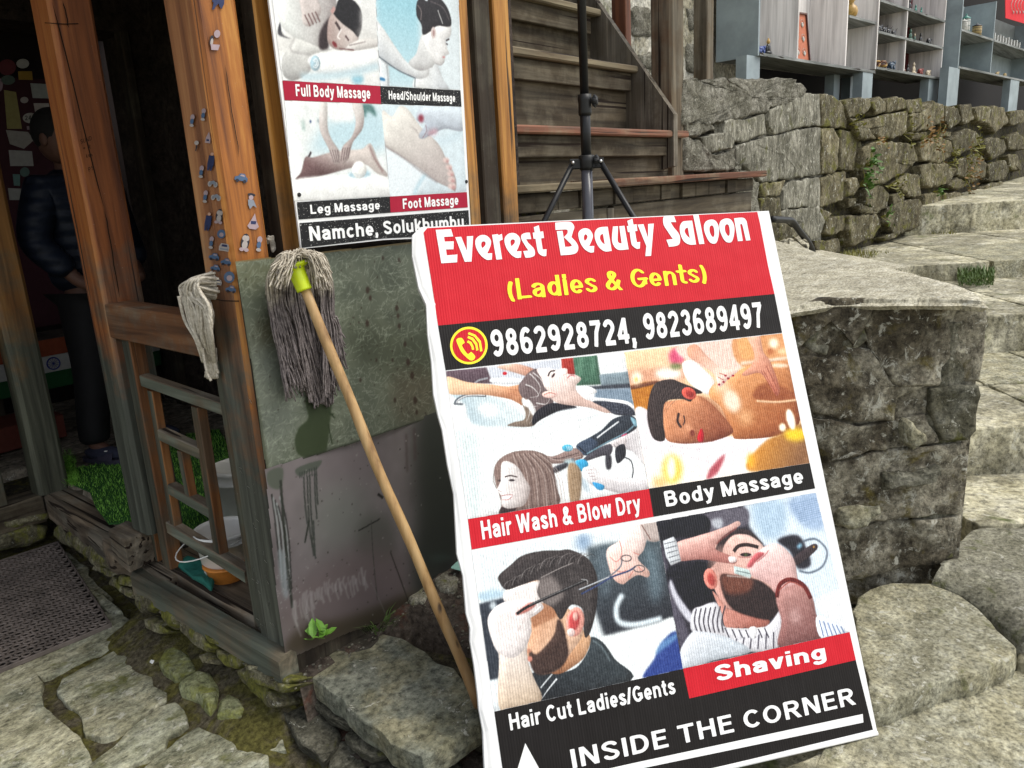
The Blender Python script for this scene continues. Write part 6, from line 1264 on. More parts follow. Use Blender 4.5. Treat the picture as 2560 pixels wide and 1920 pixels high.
def tuft(name, px, h0, n, L, mat, lab, seedv, wide=.05):
    r = np.random.default_rng(seedv); c = onz(*px, h0); c[2] = zs2(c[0], c[1]) if c[0] > 1.06 else h0; mb = MB()
    for i in range(n):
        a = r.random()*6.28; b = c+A3((math.cos(a), math.sin(a), 0))*r.random()*wide; d = A3((math.cos(a)*.6, math.sin(a)*.6, 1)); l = L*(.5+r.random()); s_ = np.cross(d, (0, 0, 1)); s_ /= np.linalg.norm(s_)
        m_ = b+d*l*.55; e = b+d*l*.8+A3((math.cos(a), math.sin(a), -.1))*l*.35
        mb.add([b-s_*.0025, b+s_*.0025, m_+s_*.002, m_-s_*.002, e], [(0, 1, 2, 3), (3, 2, 4)])
    o = mb.build(name, mat, None); tag(o, lab, 'grass tuft', 'grass tufts on the earth bank')
for i, (px, lab) in enumerate((((945, 1565), 'grass tuft at the foot of the grey metal sheet'), ((1040, 1590), 'grass tuft on the bank just left of the mop handle'), ((1062, 1612), 'low grass tuft against the right rear of the big slab'), ((1035, 1575), 'sparse grass tuft behind the middle one on the bank'))): tuft('grass_tuft', px, .18, 46, .045, M['grassb'], lab, i)
t = thing('broad_leaf_weed', 'bright green broad-leaved weed at the foot of the metal sheet beside the corner post', 'weed', onz(800, 1600, .16)); c = ony(800, 1600, 1.735)
for i in range(11):
    a = rng.random()*6.28; mb = MB(); leaf_mb(mb, c+A3((rng.normal(0, .02), rng.normal(0, .012), .005+.012*rng.random())), (0, 0, 1), .035+rng.random()*.03, .028, (math.cos(a)*.9+.3, math.sin(a)*.5-.2, .45)); mb.build('leaf', M['bgleaf'], t)
g = MB()
for i in range(900):
    u, v = 2395+rng.random()*90, 672+rng.random()*18; p = onz(u, v, .70); a = rng.random()*6.28; d = A3((math.cos(a)*.5, math.sin(a)*.5, 1)); h = .015+rng.random()*.03; c = A3((p[0], p[1], .62+rng.random()*.09)); s_ = A3((math.sin(a), -math.cos(a), 0)); g.add([c-s_*.006, c+s_*.006, c+d*h], [(0, 1, 2)])
g.build('grass_in_step_gap', M['grassb'], None)['kind'] = 'stuff'
hose = [ony(u, v, 1.93) for u, v in ((1930, 548), (1965, 550), (1980, 553), (2000, 580), (2020, 605), (2032, 630), (2036, 660))]
tag(MB().tube(spline(hose, 5, False), .022, 8).build('water_hose', M['black_plastic'], None, True), 'short black plastic pipe bent over the stones at the pier foot', 'pipe')
loose('rubble_stone', ZR3, [(230, 520), (330, 500), (420, 560), (510, 640), (500, 720), (380, 690), (250, 620)], 1.02, .16, M['top'], 'rough pale stone lump under the black pipe at the pier foot', bev=.03, jit=.02, bump=.02, ds=.05)
# ------------------------------------------------------------------ wooden house front
hs = thing('wooden_house', 'wooden house front with orange varnished posts, green lattice railing and metal sheets', 'house', (1.1, 2.8, .25))
XF = 1.06
def face2(front, side):   # front = slot for faces looking to -X, everything else takes the side colour
    return lambda n: front if n[0] < -.75 else side
def beam(nm, o, ax, ay, az, mats, lab=None, bev=.010, fn=None, smooth=False, par=None):
    mb = MB()
    mb.box(o, ax, ay, az, mi=fn if fn else 0, bev=bev); q = mb.build(nm, mats, par or hs, smooth)
    if lab: q['label'] = lab
    return q
M['postb'] = wood('varnished_corner_post', *OR, 'z', (.10, .105, .085), 1.02, rough=.55, spec=.35, crack=.72)
M['posta'] = wood('two_tone_post', (.15, .04, .010), (.36, .125, .025), (.52, .24, .055), 'z', (.09, .09, .07), .85, rough=.42, spec=.45, crack=.70)
M['bx'] = wood('corner_post_face', (.13, .045, .02), (.30, .12, .045), (.44, .22, .09), 'z', (.085, .09, .072), 1.18, rough=.5, crack=.72)
M['ax'] = wood('door_post_face', (.10, .028, .010), (.26, .08, .02), (.38, .15, .04), 'z', (.075, .082, .066), 1.30, rough=.5, crack=.72)
M['ay'] = wood('door_post_side', *OR, 'z', (.13, .045, .016), 1.12, rough=.52, crack=.70)
M['px'] = M['green_z']
M['postp'] = wood('left_post', (.13, .05, .014), (.26, .12, .03), (.36, .19, .06), 'z', (.085, .088, .062), 1.15, rough=.55, crack=.71)
# posts
pa = beam('post', (XF, 2.565, .40), (.13, 0, 0), (0, .13, 0), (0, 0, 2.2), [M['ax'], M['ay']], 'two-toned doorway post with long drying cracks and pen scribbles', .012, face2(0, 1))
pa.data.materials.clear(); pa.data.materials.append(M['ax']); pa.data.materials.append(M['ay'])
pb = beam('post', (XF, 1.785, .235), (.115, 0, 0), (0, .145, 0), (0, 0, 2.35), [M['bx'], M['postb']], 'corner post covered with small stickers, grey-green near the ground', .012, face2(0, 1))
pp = beam('post', (1.13, 3.79, .25), (.13, 0, 0), (0, .12, 0), (0, 0, 2.3), M['postp'], 'left doorway post, weathered grey-green below', .016)
beam('stud', (1.085, 1.932, .235), (.06, 0, 0), (0, .065, 0), (0, 0, .87), [M['green_z'], M['post_red']], 'narrow stud beside the corner post, glossy red-brown on its side', .004, face2(0, 1))
beam('stud', (1.085, 2.50, .28), (.05, 0, 0), (0, .055, 0), (0, 0, .82), [M['green_z'], M['side_z']], None, .004, face2(0, 1))
# drying cracks as real grooves are dark slivers set in the posts
cr = plain('crack_dark', (.012, .007, .004), .9)
for (a, b, w_) in (((130, 0), (262, 525), 3.2), ((262, 525), (300, 745), 3.5), ((158, 5), (172, 70), 2.5)):
    mb = MB(); P = [ony(a[0]+(b[0]-a[0])*t+rng.normal(0, 1.2), a[1]+(b[1]-a[1])*t, 2.5612) for t in np.linspace(0, 1, 9)]
    mb.add([p+A3((-.0018 if 0 < i < 8 else 0, 0, 0)) for i, p in enumerate(P)]+[p+A3((.0018 if 0 < i < 8 else 0, 0, 0)) for i, p in enumerate(P)], [(i, i+9, i+10, i+1) for i in range(8)]).build('crack', cr, pa)
for (a, b) in (((562, 160), (598, 395)),):
    mb = MB(); P = [ony(a[0]+(b[0]-a[0])*t+rng.normal(0, .8), a[1]+(b[1]-a[1])*t, 1.7812) for t in np.linspace(0, 1, 9)]
    mb.add([p+A3((-.001 if 0 < i < 8 else 0, 0, 0)) for i, p in enumerate(P)]+[p+A3((.0012 if 0 < i < 8 else 0, 0, 0)) for i, p in enumerate(P)], [(i, i+9, i+10, i+1) for i in range(8)]).build('crack', cr, pb)
for q, Y, pr_ in (([(87, 68), (112, 57), (138, 57)], None, pa), ([(112, 57), (160, 60), (196, 59)], 2.5612, pa)):
    if Y: MB().tube([ony(u, v, Y) for u, v in q], .0012, 4).build('scarf_joint', cr, pr_)
MB().tube([onx(u, v, XF-.0005) for u, v in ((538, 748), (560, 752), (597, 753))], .0014, 4).build('scarf_joint', cr, pb)
# pen scribbles on the doorway post
def scrib(txt, bl, br, tl):
    fr = Frame((XF, 2.5608, 0), (1, 0, 0), (0, 0, 1)); o = text('scribble', txt, bl, br, tl, fr, cr, None, 0.0, wt=.05)
    o.matrix_world = Matrix(((1, 0, 0, XF), (0, 0, 1, 2.5608), (0, 1, 0, 0), (0, 0, 0, 1))); _upd(); mw = o.matrix_world.copy(); o.parent = pa; _upd(); o.matrix_parent_inverse = pa.matrix_world.inverted()
GL['U'] = (.7, [[(.1, 1), (.1, .3)]+A(.35, .3, .25, .215, 180, 360)+[(.6, 1)]]); GL['+'] = (.6, [[(.3, .2), (.3, .8)], [(.05, .5), (.55, .5)]]); GL['P'] = (.65, [[(.1, 0), (.1, .915), (.38, .915)]+A(.38, .7, .2, .215, 90, -90)+[(.1, .485)]])
scrib('SUND', (202, 360), (230, 350), (200, 349)); scrib('+ R', (208, 376), (228, 371), (206, 366)); scrib('in', (216, 395), (232, 390), (214, 386)); scrib('PS', (222, 430), (236, 424), (219, 419))
# sill
beam('sill_beam', (1.03, 2.50, .115), (.19, 0, 0), (.125, 1.36, 0), (0, 0, .135), M['log'], 'worn brown threshold log in the doorway', .016)
sgm = M['green_y']
beam('sill_beam', (1.015, 1.768, .155), (.06, 0, 0), (.0, .90, 0), (0, 0, .095), sgm, 'grey-green painted sill beam under the lattice', .012)
beam('sill_plank', (1.085, 1.80, .185), (.16, 0, 0), (.02, .86, 0), (0, 0, .075), M['log'], 'dark inner plank of the sill', .008)
beam('sill_beam', (-.6, 3.80, .12), (1.74, 0, 0), (0, .14, 0), (0, 0, .13), M['stair'], 'left sill beam running out of the picture', .012)
# foot block under the doorway post
bq = [(272, 1318), (318, 1300), (372, 1312), (382, 1330), (310, 1348)]
stone('foot_block', [onz(*p, .395) for p in ((270, 1322), (316, 1300), (385, 1318), (310, 1352))], (0, 0, 1), .12, M['log'], hs, bev=.008, jit=.002, bump=.001, rnd=.05)
stone('foot_block', [onz(*p, .30) for p in ((252, 1345), (300, 1330), (345, 1372), (325, 1392), (268, 1380))], (0, 0, 1), .08, M['log'], hs, bev=.012, jit=.003, bump=.002, rnd=.2)
# hand rail
beam('hand_rail', (XF, 1.93, 1.085), (.085, 0, 0), (0, .637, .012), (0, 0, .112), M['rail'], 'brown hand rail with chipped paint', .005)
beam('hand_rail', (-.4, 3.82, 1.16), (1.52, 0, 0), (0, .07, 0), (0, 0, .10), M['log'], 'left rail running out of the picture', .006)
beam('rail_post', (.95, 3.82, .25), (.06, 0, 0), (0, .06, 0), (0, 0, .9), M['green_z'], None, .005)
# lattice
lat = bpy.data.objects.new('lattice_railing', None); col.objects.link(lat); lat.parent = hs; lat.location = (0, 0, 0); _upd(); lat.matrix_parent_inverse = hs.matrix_world.inverted()
def barx(a, b, wpx, nm, X=1.10, d=.034, vert=True, e=0):
    wpx *= 1.12
    A_, B_ = onx(*a, X), onx(*b, X); dr = (B_-A_); L_ = np.linalg.norm(dr); u_ = dr/L_; s_ = np.cross(u_, (1, 0, 0)); s_ /= np.linalg.norm(s_); w_ = wpx
    mb = MB(); mb.box(A_-s_*w_/2-u_*e, s_*w_, dr+2*u_*e, (d, 0, 0), mi=face2(0, 1), bev=.0028)
    mb.build(nm, [M['green_z'] if vert else M['green_y'], M['side_z'] if vert else M['log']], lat)
barx((330, 945), (548, 1022), .034, 'lattice_rail', 1.098, .034, False, .03)
barx((395, 1088), (498, 1136), .034, 'lattice_rail', 1.0985, .034, False)
barx((420, 1224), (522, 1284), .034, 'lattice_rail', 1.0985, .034, False)
barx((388, 1302), (612, 1444), .038, 'lattice_rail', 1.096, .036, False)
barx((373, 978), (433, 1330), .030, 'lattice_bar', 1.101, .028)
barx((447, 1128), (470, 1250), .028, 'lattice_bar', 1.101, .028)
barx((484, 1018), (545, 1402), .034, 'lattice_bar', 1.100, .032)
barx((300, 850), (388, 1400), .036, 'lattice_bar', 1.097, .032)
# lintel, ceiling, inner walls: rooms are closed, their gloom also put into the wall colours
beam('lintel', (XF, 1.78, 2.40), (.13, 0, 0), (0, 2.2, 0), (0, 0, .27), M['log'], None, .008)
beam('lintel', (1.2, 1.80, 2.42), (1.2, 0, 0), (0, .12, 0), (0, 0, .25), M['log'], None, .008)
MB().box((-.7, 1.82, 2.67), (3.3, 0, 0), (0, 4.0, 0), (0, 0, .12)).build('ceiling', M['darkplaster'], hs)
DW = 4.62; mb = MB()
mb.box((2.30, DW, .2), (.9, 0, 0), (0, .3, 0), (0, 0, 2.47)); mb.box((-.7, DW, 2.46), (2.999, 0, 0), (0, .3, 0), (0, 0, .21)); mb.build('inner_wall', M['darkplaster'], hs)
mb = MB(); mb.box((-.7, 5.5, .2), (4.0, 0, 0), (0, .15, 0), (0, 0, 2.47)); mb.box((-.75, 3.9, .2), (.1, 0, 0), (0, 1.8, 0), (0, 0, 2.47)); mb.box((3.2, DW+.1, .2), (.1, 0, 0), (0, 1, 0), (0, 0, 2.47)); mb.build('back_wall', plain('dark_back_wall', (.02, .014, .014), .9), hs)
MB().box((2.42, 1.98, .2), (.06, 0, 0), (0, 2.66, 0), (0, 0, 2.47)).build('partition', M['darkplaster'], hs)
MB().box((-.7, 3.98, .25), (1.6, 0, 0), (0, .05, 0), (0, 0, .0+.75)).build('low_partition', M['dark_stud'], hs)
# door frame edge, dark items inside
beam('door_jamb', (2.25, DW-.03, .29), (.05, 0, 0), (0, .08, 0), (0, 0, 2.17), M['dark_stud'], None, .005)
# indoor floor of flagstones
fl = bpy.data.objects.new('indoor_floor', None); col.objects.link(fl); fl.parent = hs; _upd(); fl.matrix_parent_inverse = hs.matrix_world.inverted()
MB().box((1.24, 1.86, -.03), (1.16, 0, 0), (0, 2.74, 0), (0, 0, .26)).build('floor_bed', M['joint'], fl)
MB().box((-.65, 3.98, -.03), (3.6, 0, 0), (0, 1.5, 0), (0, 0, .26)).build('floor_bed', M['joint'], fl)
rs = random.Random(3); y = 1.9
while y < 5.4:
    h = rs.uniform(.35, .55); x = 1.25 if y < 3.9 else .2
    while x < 2.4:
        wd = rs.uniform(.4, .75); wd = min(wd, 2.42-x); 
        if wd < .12: break
        stone('flagstone', [(x+.006, y+.006, .28), (x+wd-.006, y+.006+rs.uniform(-.02, .02), .28), (x+wd-.006, y+h-.006, .28), (x+.006, y+h-.006+rs.uniform(-.02, .02), .28)], (0, 0, 1), .06, M['floorstone'], fl, bev=.01, jit=.006, bump=.004, ds=.09, nr=4, rnd=.15); x += wd
    y += h
# bench with flag coloured cloth, seen between the left posts
bn = thing('bench', 'low bench draped with orange, white and green striped cloth inside the dark room', 'bench', (1.75, 4.95, .3))
def inr(u, v, Y): return ony(u, v, Y)
x0 = 1.3; beam('seat', (x0, 4.85, .74), (1.0, 0, 0), (0, .42, 0), (0, 0, .05), M['dark_stud'], None, .004, par=bn)
for xx in (x0+.03, x0+.92):
    for yy in (4.88, 5.2): beam('leg', (xx, yy, .29), (.05, 0, 0), (0, .05, 0), (0, 0, .45), M['dark_stud'], None, .004, par=bn)
cl = [plain('cloth_orange', (.22, .05, .02), .8), plain('cloth_white', (.38, .38, .36), .8), plain('cloth_green', (.01, .07, .02), .8), plain('wheel_blue', (.03, .04, .2), .8)]
for i in range(3): MB().box((x0+.02, 4.835, .80-.095*(i+1)), (.96, 0, 0), (0, .012, 0), (0, 0, .093)).build('cloth_stripe', cl[i], bn)
cw = ony(114, 815, 4.832); cw[2] = .657; mb = MB().ring(cw, (0, -1, 0), .034, .004, 20, 5)
for i in range(12): a = i*math.pi/6; mb.tube([cw, cw+A3((math.cos(a)*.033, 0, math.sin(a)*.033))], .0013, 3)
mb.build('wheel_emblem', cl[3], bn)
st_ = thing('red_step', 'low dark red wooden step at the back of the dark room', 'step', (1.5, 5.2, .3)); MB().box((.6, 4.55, .29), (.95, 0, 0), (0, .3, 0), (0, 0, .13), bev=.006).build('step_board', plain('dark_red_paint', (.12, .03, .02), .6), st_)
# sticker wall inside the door
sw = thing('sticker_board', 'dark board covered with round and square stickers, one reading 24/2, behind the standing man', 'board', (1.9, 5.44, 1.6))
SY = 5.42; SFr = Frame((0, SY, 0), (1, 0, 0), (0, 0, 1))
MB().box((1.2, SY, .8), (1.25, 0, 0), (0, .05, 0), (0, 0, 1.5)).build('backing', plain('dark_maroon_board', (.045, .012, .018), .8), sw)
def stk(nm, pts, c, z=.003):
    P = [ony(u, v, SY-z) for u, v in pts]; MB().prism(P, (0, z*.6, 0)).build(nm, plain('sticker_paper', c, .5), sw)
circ = lambda cx, cy, rx, ry: [(cx+rx*math.cos(a), cy+ry*math.sin(a)) for a in np.linspace(0, 2*math.pi, 18)[:-1]]
for pts, c in ((circ(57, 159, 16, 12), (.5, .5, .48)), (circ(18, 168, 22, 20), (.16, .04, .05)), ([(45, 178), (80, 178), (82, 200), (47, 199)], (.35, .22, .04)), ([(76, 208), (118, 210), (122, 246), (82, 245)], (.36, .38, .36)), (circ(61, 250, 10, 8), (.42, .38, .36)), ([(84, 258), (122, 258), (126, 283), (88, 280)], (.42, .38, .35)),
               ([(10, 225), (40, 230), (55, 322), (18, 322)], (.30, .26, .10)), (circ(76, 295, 19, 13), (.44, .42, .38)), ([(67, 315), (95, 316), (95, 325), (68, 324)], (.36, .28, .3)), ([(15, 325), (70, 330), (85, 350), (60, 372), (25, 360)], (.32, .3, .27)), ([(22, 375), (80, 378), (84, 415), (26, 415)], (.34, .33, .31)), (circ(62, 430, 12, 12), (.1, .16, .14)), ([(32, 435), (50, 436), (50, 465), (35, 464)], (.12, .22, .2)),
               ([(222, 222), (238, 224), (242, 255), (226, 252)], (.25, .24, .16)), ([(245, 335), (262, 336), (268, 400), (250, 402)], (.22, .2, .18)), (circ(20, 200, 18, 12), (.1, .14, .12)), (circ(110, 310, 16, 16), (.14, .11, .1)), ([(20, 470), (60, 472), (62, 500), (24, 500)], (.3, .3, .28)), (circ(0, 212, 7, 16), (.35, .25, .3)), (circ(226, 165, 10, 10), (.15, .06, .05))):
    stk('sticker', pts, c)
o = text('sticker_lettering', '24/2', (62, 301), (92, 300), (61, 289), SFr, plain('ink', (.02, .02, .02)), None, 0, wt=.08); o.matrix_world = Matrix(((1, 0, 0, 0), (0, 0, 1, SY-.0045), (0, 1, 0, 0), (0, 0, 0, 1))); _upd(); o.parent = sw; o.matrix_parent_inverse = sw.matrix_world.inverted()

# studs of the panel wall
def stud(nm, px, wdt, Y, z0, z1, mat, lab=None, dep=.07, mats=None, fn=None):
    p = ony(*px, Y); beam(nm, (p[0], Y, z0), (wdt, 0, 0), (0, dep, 0), (0, 0, z1-z0), mats or mat, lab, .005, fn)
stud('stud', (632, 0), .075, 1.80, 1.0, 2.42, None, 'honey-coloured stud at the left edge of the poster', .06, [M['dark_stud'], M['stud']], face2(0, 1))
stud('stud', (1140, 0), .055, 1.802, 1.0, 2.42, M['stud'], 'notched stud at the right edge of the poster', .05)
stud('stud', (1182, 0), .085, 1.83, 1.0, 2.42, M['dark_stud'], 'dark wide stud between poster and stairs', .05)
stud('post', (1232, 0), .085, 1.84, .9, 2.6, M['stud'], 'orange and grey post at the foot of the stairs', .09)
for v in (20, 240, 445): p = ony(1122, v, 1.81); beam('nogging', (p[0]-.02, 1.815, p[2]-.02), (.10, 0, 0), (0, .04, 0), (0, 0, .035), M['stud_grey'], None, .004)
beam('wall_board', (1.18, 1.87, .2), (1.25, 0, 0), (0, .03, 0), (0, 0, 1.15), M['dark_stud'], None, .003)
# ---- metal sheets, painted with their stains
SHF = Frame((1.0, 1.774, 0), (1, 0, 0), (0, 0, 1))
def sheetpaint():
    cs = ((1.03, .10), (1.96, 1.42))
    p = Paint(SHF.O, SHF.ex, SHF.ey, (.03, .60, .96, 1.40), .0026, (100, 106, 92))
    n = p.blur(rng.normal(0, 1, (p.H, p.W)), 14); n /= n.std(); n2 = p.blur(rng.normal(0, 1, (p.H, p.W)), 5); n2 /= n2.std()
    p.im = np.clip(p.im+(n*.035+n2*.014)[..., None]*np.array([1, 1, .85]), 0, 1)
    L = lambda pts, wd, c, **k: p.line(pts, wd, c, **k)
    p.poly([(860, 790), (960, 820), (1080, 840), (1110, 930), (980, 940), (880, 900)], (62, 66, 52), a=.6, blur=14); p.poly([(580, 650), (720, 640), (700, 700), (600, 720)], (110, 112, 84), a=.5, blur=9)
    p.poly([(600, 830), (720, 820), (740, 900), (620, 960)], (112, 116, 104), a=.6, blur=14); p.poly([(650, 800), (700, 795), (690, 860), (640, 850)], (92, 82, 56), a=.6, blur=8); p.poly([(600, 900), (700, 880), (760, 1020), (680, 1160), (640, 1100)], (128, 134, 126), a=.5, blur=12)
    p.poly([(980, 940), (1080, 930), (1090, 1020), (1000, 1060)], (92, 80, 66), a=.5, blur=10)
    P2 = 5200; r = rng.random((P2, 6))
    for i in range(P2):
        x = 575+r[i, 0]*560; y = 600+r[i, 1]*580; den = mnoise.noise(Vector((x*.012, y*.012, 3)))+.35
        if r[i, 5] > .55+den: continue
        a = (r[i, 2]-.5)*2.6+2.2+mnoise.noise(Vector((x*.02, y*.02, 8)))*2; l = 6+r[i, 3]*20; k = r[i, 4]
        L([(x, y), (x+math.cos(a)*l, y+math.sin(a)*l)], .9, (168, 176, 158) if k > .35 else (60, 66, 54), a=.22+.26*k, blur=.25)
    p.poly([(768, 985), (800, 1010), (826, 1000), (822, 1060), (815, 1120), (805, 1138), (750, 1140), (735, 1105), (745, 1070), (768, 1045), (762, 1010)], (56, 66, 46), a=.92, blur=.8)
    for q in ([(820, 1030), (835, 1045)], [(818, 1060), (828, 1110)], [(822, 1035), (832, 1035)]): L(q, 3, (50, 60, 42), a=.9)
    for u, v, s_ in ((918, 725, 11), (925, 745, 9), (990, 770, 10), (993, 790, 8), (918, 808, 11), (996, 815, 9), (1010, 860, 9), (1018, 905, 12), (1028, 938, 12), (1036, 1000, 12), (980, 900, 6), (900, 950, 7), (955, 645, 7), (895, 620, 6), (995, 650, 7), (940, 900, 6), (1040, 1030, 8), (985, 1000, 8)):
        p.ell(u, v, s_*.42, s_*.8, (54, 40, 34), .8, .6)
    for i in range(90): p.ell(600+rng.random()*480, 640+rng.random()*500, 1.5+rng.random()*1.5, 1.5+rng.random()*2, (50, 42, 34), .6, .4)
    L([(585, 653), (1045, 604)], 4, (122, 102, 66), a=.9)
    L([(580, 660), (668, 1180)], 5, (58, 60, 44), a=.7, blur=1.2); L([(665, 1176), (1100, 1036)], 5, (52, 55, 46), a=.8, blur=.8)
    keep = np.zeros((p.H, p.W), bool); m, (X0, Y0, X1, Y1) = p.mask([p.g(q) for q in ((583, 652), (1050, 601), (1130, 592), (1160, 1018), (1095, 1038), (664, 1180))], 0); keep[Y0:Y1, X0:X1] = m > .5
    g = shot('scratched_green_sheet', .42, .5); x = g.noise(60, 5, .6, g.map((1, 1, 1))); g.bump(x, .25, .003); g.b.inputs['Metallic'].default_value = .25
    o = p.build('metal_sheet', g.m, hs, off=.004, local=False, keep=keep, curve=lambda X, Y, V: V+np.stack([0*X, -.004*np.sin(X*9+1)*np.sin(Y*7), 0*X], -1)); o['label'] = 'upper metal sheet, scratched grey-green with a dark wet patch'
    # lower sheet
    q = Paint(SHF.O, SHF.ex, SHF.ey, (.03, .06, .96, .86), .0028, (124, 117, 118))
    n = q.blur(rng.normal(0, 1, (q.H, q.W)), 18); n /= n.std(); n2 = q.blur(rng.normal(0, 1, (q.H, q.W)), 4); n2 /= n2.std()
    q.im = np.clip(q.im+(n*.022+n2*.008)[..., None], 0, 1)
    L = lambda pts, wd, c, **k: q.line(pts, wd, c, **k)
    q.poly([(1040, 1040), (1120, 1030), (1160, 1380), (1030, 1500), (1040, 1300)], (52, 56, 52), a=.9, blur=12); q.poly([(800, 1150), (950, 1110), (960, 1180), (820, 1220)], (122, 112, 116), a=.6, blur=12); q.poly([(780, 1240), (900, 1220), (920, 1340), (800, 1370)], (124, 128, 122), a=.7, blur=14)
    q.poly([(900, 1300), (970, 1290), (985, 1390), (900, 1390)], (84, 86, 80), a=.6, blur=6); q.poly([(900, 1370), (1000, 1390), (1020, 1500), (900, 1560), (740, 1620), (700, 1500)], (116, 102, 102), a=.7, blur=12)
    q.poly([(880, 1540), (1030, 1480), (1030, 1530), (740, 1640), (740, 1580)], (74, 66, 54), a=.9, blur=5); q.poly([(668, 1180), (705, 1170), (700, 1220), (672, 1215)], (86, 92, 82), a=.9, blur=.8)
    q.poly([(740, 1170), (802, 1150), (792, 1172), (770, 1180), (745, 1190)], (84, 90, 82), a=.9, blur=.6)
    for i in range(8): L([(748+i*6, 1180-i*2), (747+i*6+rng.normal(0, 2), 1195-i)], 2, (50, 56, 52), a=.8)
    for x0_, y0_, dx, y1_ in ((758, 1192, 10, 1310), (767, 1190, 5, 1300), (773, 1186, 10, 1350), (785, 1182, 7, 1298), (790, 1180, 4, 1262)):
        L([(x0_, y0_), (x0_+dx*.3, (y0_+y1_)/2), (x0_+dx, y1_)], 3.2, (66, 70, 66), a=.95)
    L([(772, 1300), (775, 1330), (790, 1397)], 3, (66, 70, 66), a=.9); L([(775, 1335), (785, 1390)], 2.6, (66, 70, 66), a=.9); L([(772, 1300), (762, 1357)], 3.5, (50, 55, 50), a=.9); L([(783, 1300), (788, 1388)], 3, (66, 70, 66), a=.9)
    for i in range(7): L([(678+i*4, 1235+(i*37 % 30)), (690+i*5, 1330), (700+i*5, 1420+(i*29 % 60))], 2.6, (150, 156, 156) if i % 2 else (44, 46, 44), a=.85)
    L([(700, 1200), (708, 1300), (722, 1440), (732, 1520)], 5, (52, 55, 50), a=.9); q.poly([(695, 1380), (712, 1390), (722, 1490), (706, 1480)], (142, 150, 154), a=.8, blur=1.5)
    for i in range(34):
        x = 735+i*5.4+rng.normal(0, 1.5); y = 1500-i*2.2+rng.normal(0, 7); l = 18+rng.random()*30 if i > 8 else 40+rng.random()*60
        L([(x, y), (x+rng.normal(0, 2), y+l*.5), (x+l*.14, y+l)], 2.6+rng.random()*2, (176, 172, 172), a=.5, blur=.7)
    L([(896, 1327), (950, 1297)], 2.6, (36, 36, 34), a=.95); L([(928, 1300), (932, 1390), (942, 1500)], 2, (70, 68, 66), a=.8); L([(975, 1380), (1030, 1530)], 2.5, (56, 52, 48), a=.9); L([(925, 1450), (965, 1540)], 2, (130, 126, 122), a=.6)
    L([(1015, 1085), (1018, 1180)], 5, (70, 56, 56), a=.6, blur=1.5); L([(1035, 1070), (1038, 1150)], 6, (76, 60, 60), a=.6, blur=1.5); L([(945, 1235), (958, 1245)], 5, (40, 38, 38))
    for i in range(160): q.ell(680+rng.random()*430, 1080+rng.random()*500, 1+rng.random()*1.6, 1+rng.random()*1.6, (60, 55, 52) if rng.random() < .6 else (150, 146, 144), .7, .3)
    for i in range(60): q.ell(700+rng.normal(0, 30), 1470+rng.normal(0, 25), 1.5, 1.5, (160, 158, 158), .7, .3)
    keep = np.zeros((q.H, q.W), bool); m, (X0, Y0, X1, Y1) = q.mask([q.g(z) for z in ((660, 1172), (1160, 1005), (1175, 1400), (1045, 1480), (1035, 1530), (880, 1580), (745, 1640), (716, 1655), (690, 1480))], 0); keep[Y0:Y1, X0:X1] = m > .5
    g2 = shot('stained_grey_sheet', .4, .5); g2.b.inputs['Metallic'].default_value = .3
    o = q.build('metal_sheet', g2.m, hs, off=.0, local=False, keep=keep, curve=lambda X, Y, V: V+np.stack([0*X, .003*np.sin(X*11)*np.sin(Y*6), 0*X], -1)); o['label'] = 'lower metal sheet, mauve-grey with drips and splashes'
sheetpaint()
MB().box((1.07, 1.781, .16), (.88, 0, 0), (0, .012, 0), (0, 0, 1.15)).build('sheet_backing', M['dark_stud'], hs)
# staples and nail heads on the corner post
mb = MB()
for i in range(46):
    u = 0; v = 960+rng.random()*680; e = .155*(v-500)+570 if False else 620+(v-925)*.105; x = onx(e-rng.random()*45, v, XF-.001)
    a = rng.random()*3.1; d = A3((0, math.cos(a), math.sin(a)))*.006
    mb.tube([x-d, x+d], .0006, 3)
mb.build('staples', M['steel'], hs)['kind'] = 'stuff'

# ---- stickers on the corner post (small, plain designs)
INK = {k: plain('sticker_'+k, c, .4) for k, c in dict(white=(.36, .32, .30), black=(.02, .02, .03), blue=(.06, .11, .20), pale=(.34, .26, .28), grey=(.2, .22, .26), navy=(.02, .03, .09), skin=(.5, .3, .22)).items()}
def post_sticker(u, v, shapes, sc_=1., face='x', lab=None, ang=-9):
    ks = []; mb = MB(); mats = []
    ca, sa = math.cos(R_(ang)), math.sin(R_(ang))
    for i, (c, pts) in enumerate(shapes):
        if c not in ks: ks.append(c)
        P = []
        for x, y in pts:
            X_, Y_ = x*ca+y*sa, -x*sa+y*ca; q = (u+X_*sc_, v+Y_*sc_)
            P.append(onx(*q, XF-.0036-.0003*i) if face == 'x' else ony(*q, 1.785-.0036-.0003*i))
        nn = sum(np.cross(P[k]-P[0], P[(k+1) % len(P)]-P[0]) for k in range(1, len(P)-1)); out = A3((-1, 0, 0)) if face == 'x' else A3((0, -1, 0))
        if nn@out < 0: P = P[::-1]
        mb.add(P, [tuple(range(len(P)))], ks.index(c))
    o = mb.build('sticker', [INK[k] for k in ks], pb)
    if lab: o['label'] = lab
def el_(cx, cy, rx, ry, n=12): return [(cx+rx*math.cos(a), cy+ry*math.sin(a)) for a in np.linspace(0, 2*math.pi, n+1)[:-1]]
penguin = [('black', el_(0, 0, 9, 18)), ('white', el_(-2, -8, 5.5, 6)), ('white', el_(3, -8, 4.5, 6)), ('white', el_(0, 6, 6, 9)), ('pale', el_(-5, 16, 5, 4)), ('pale', el_(5, 16, 5, 4))]
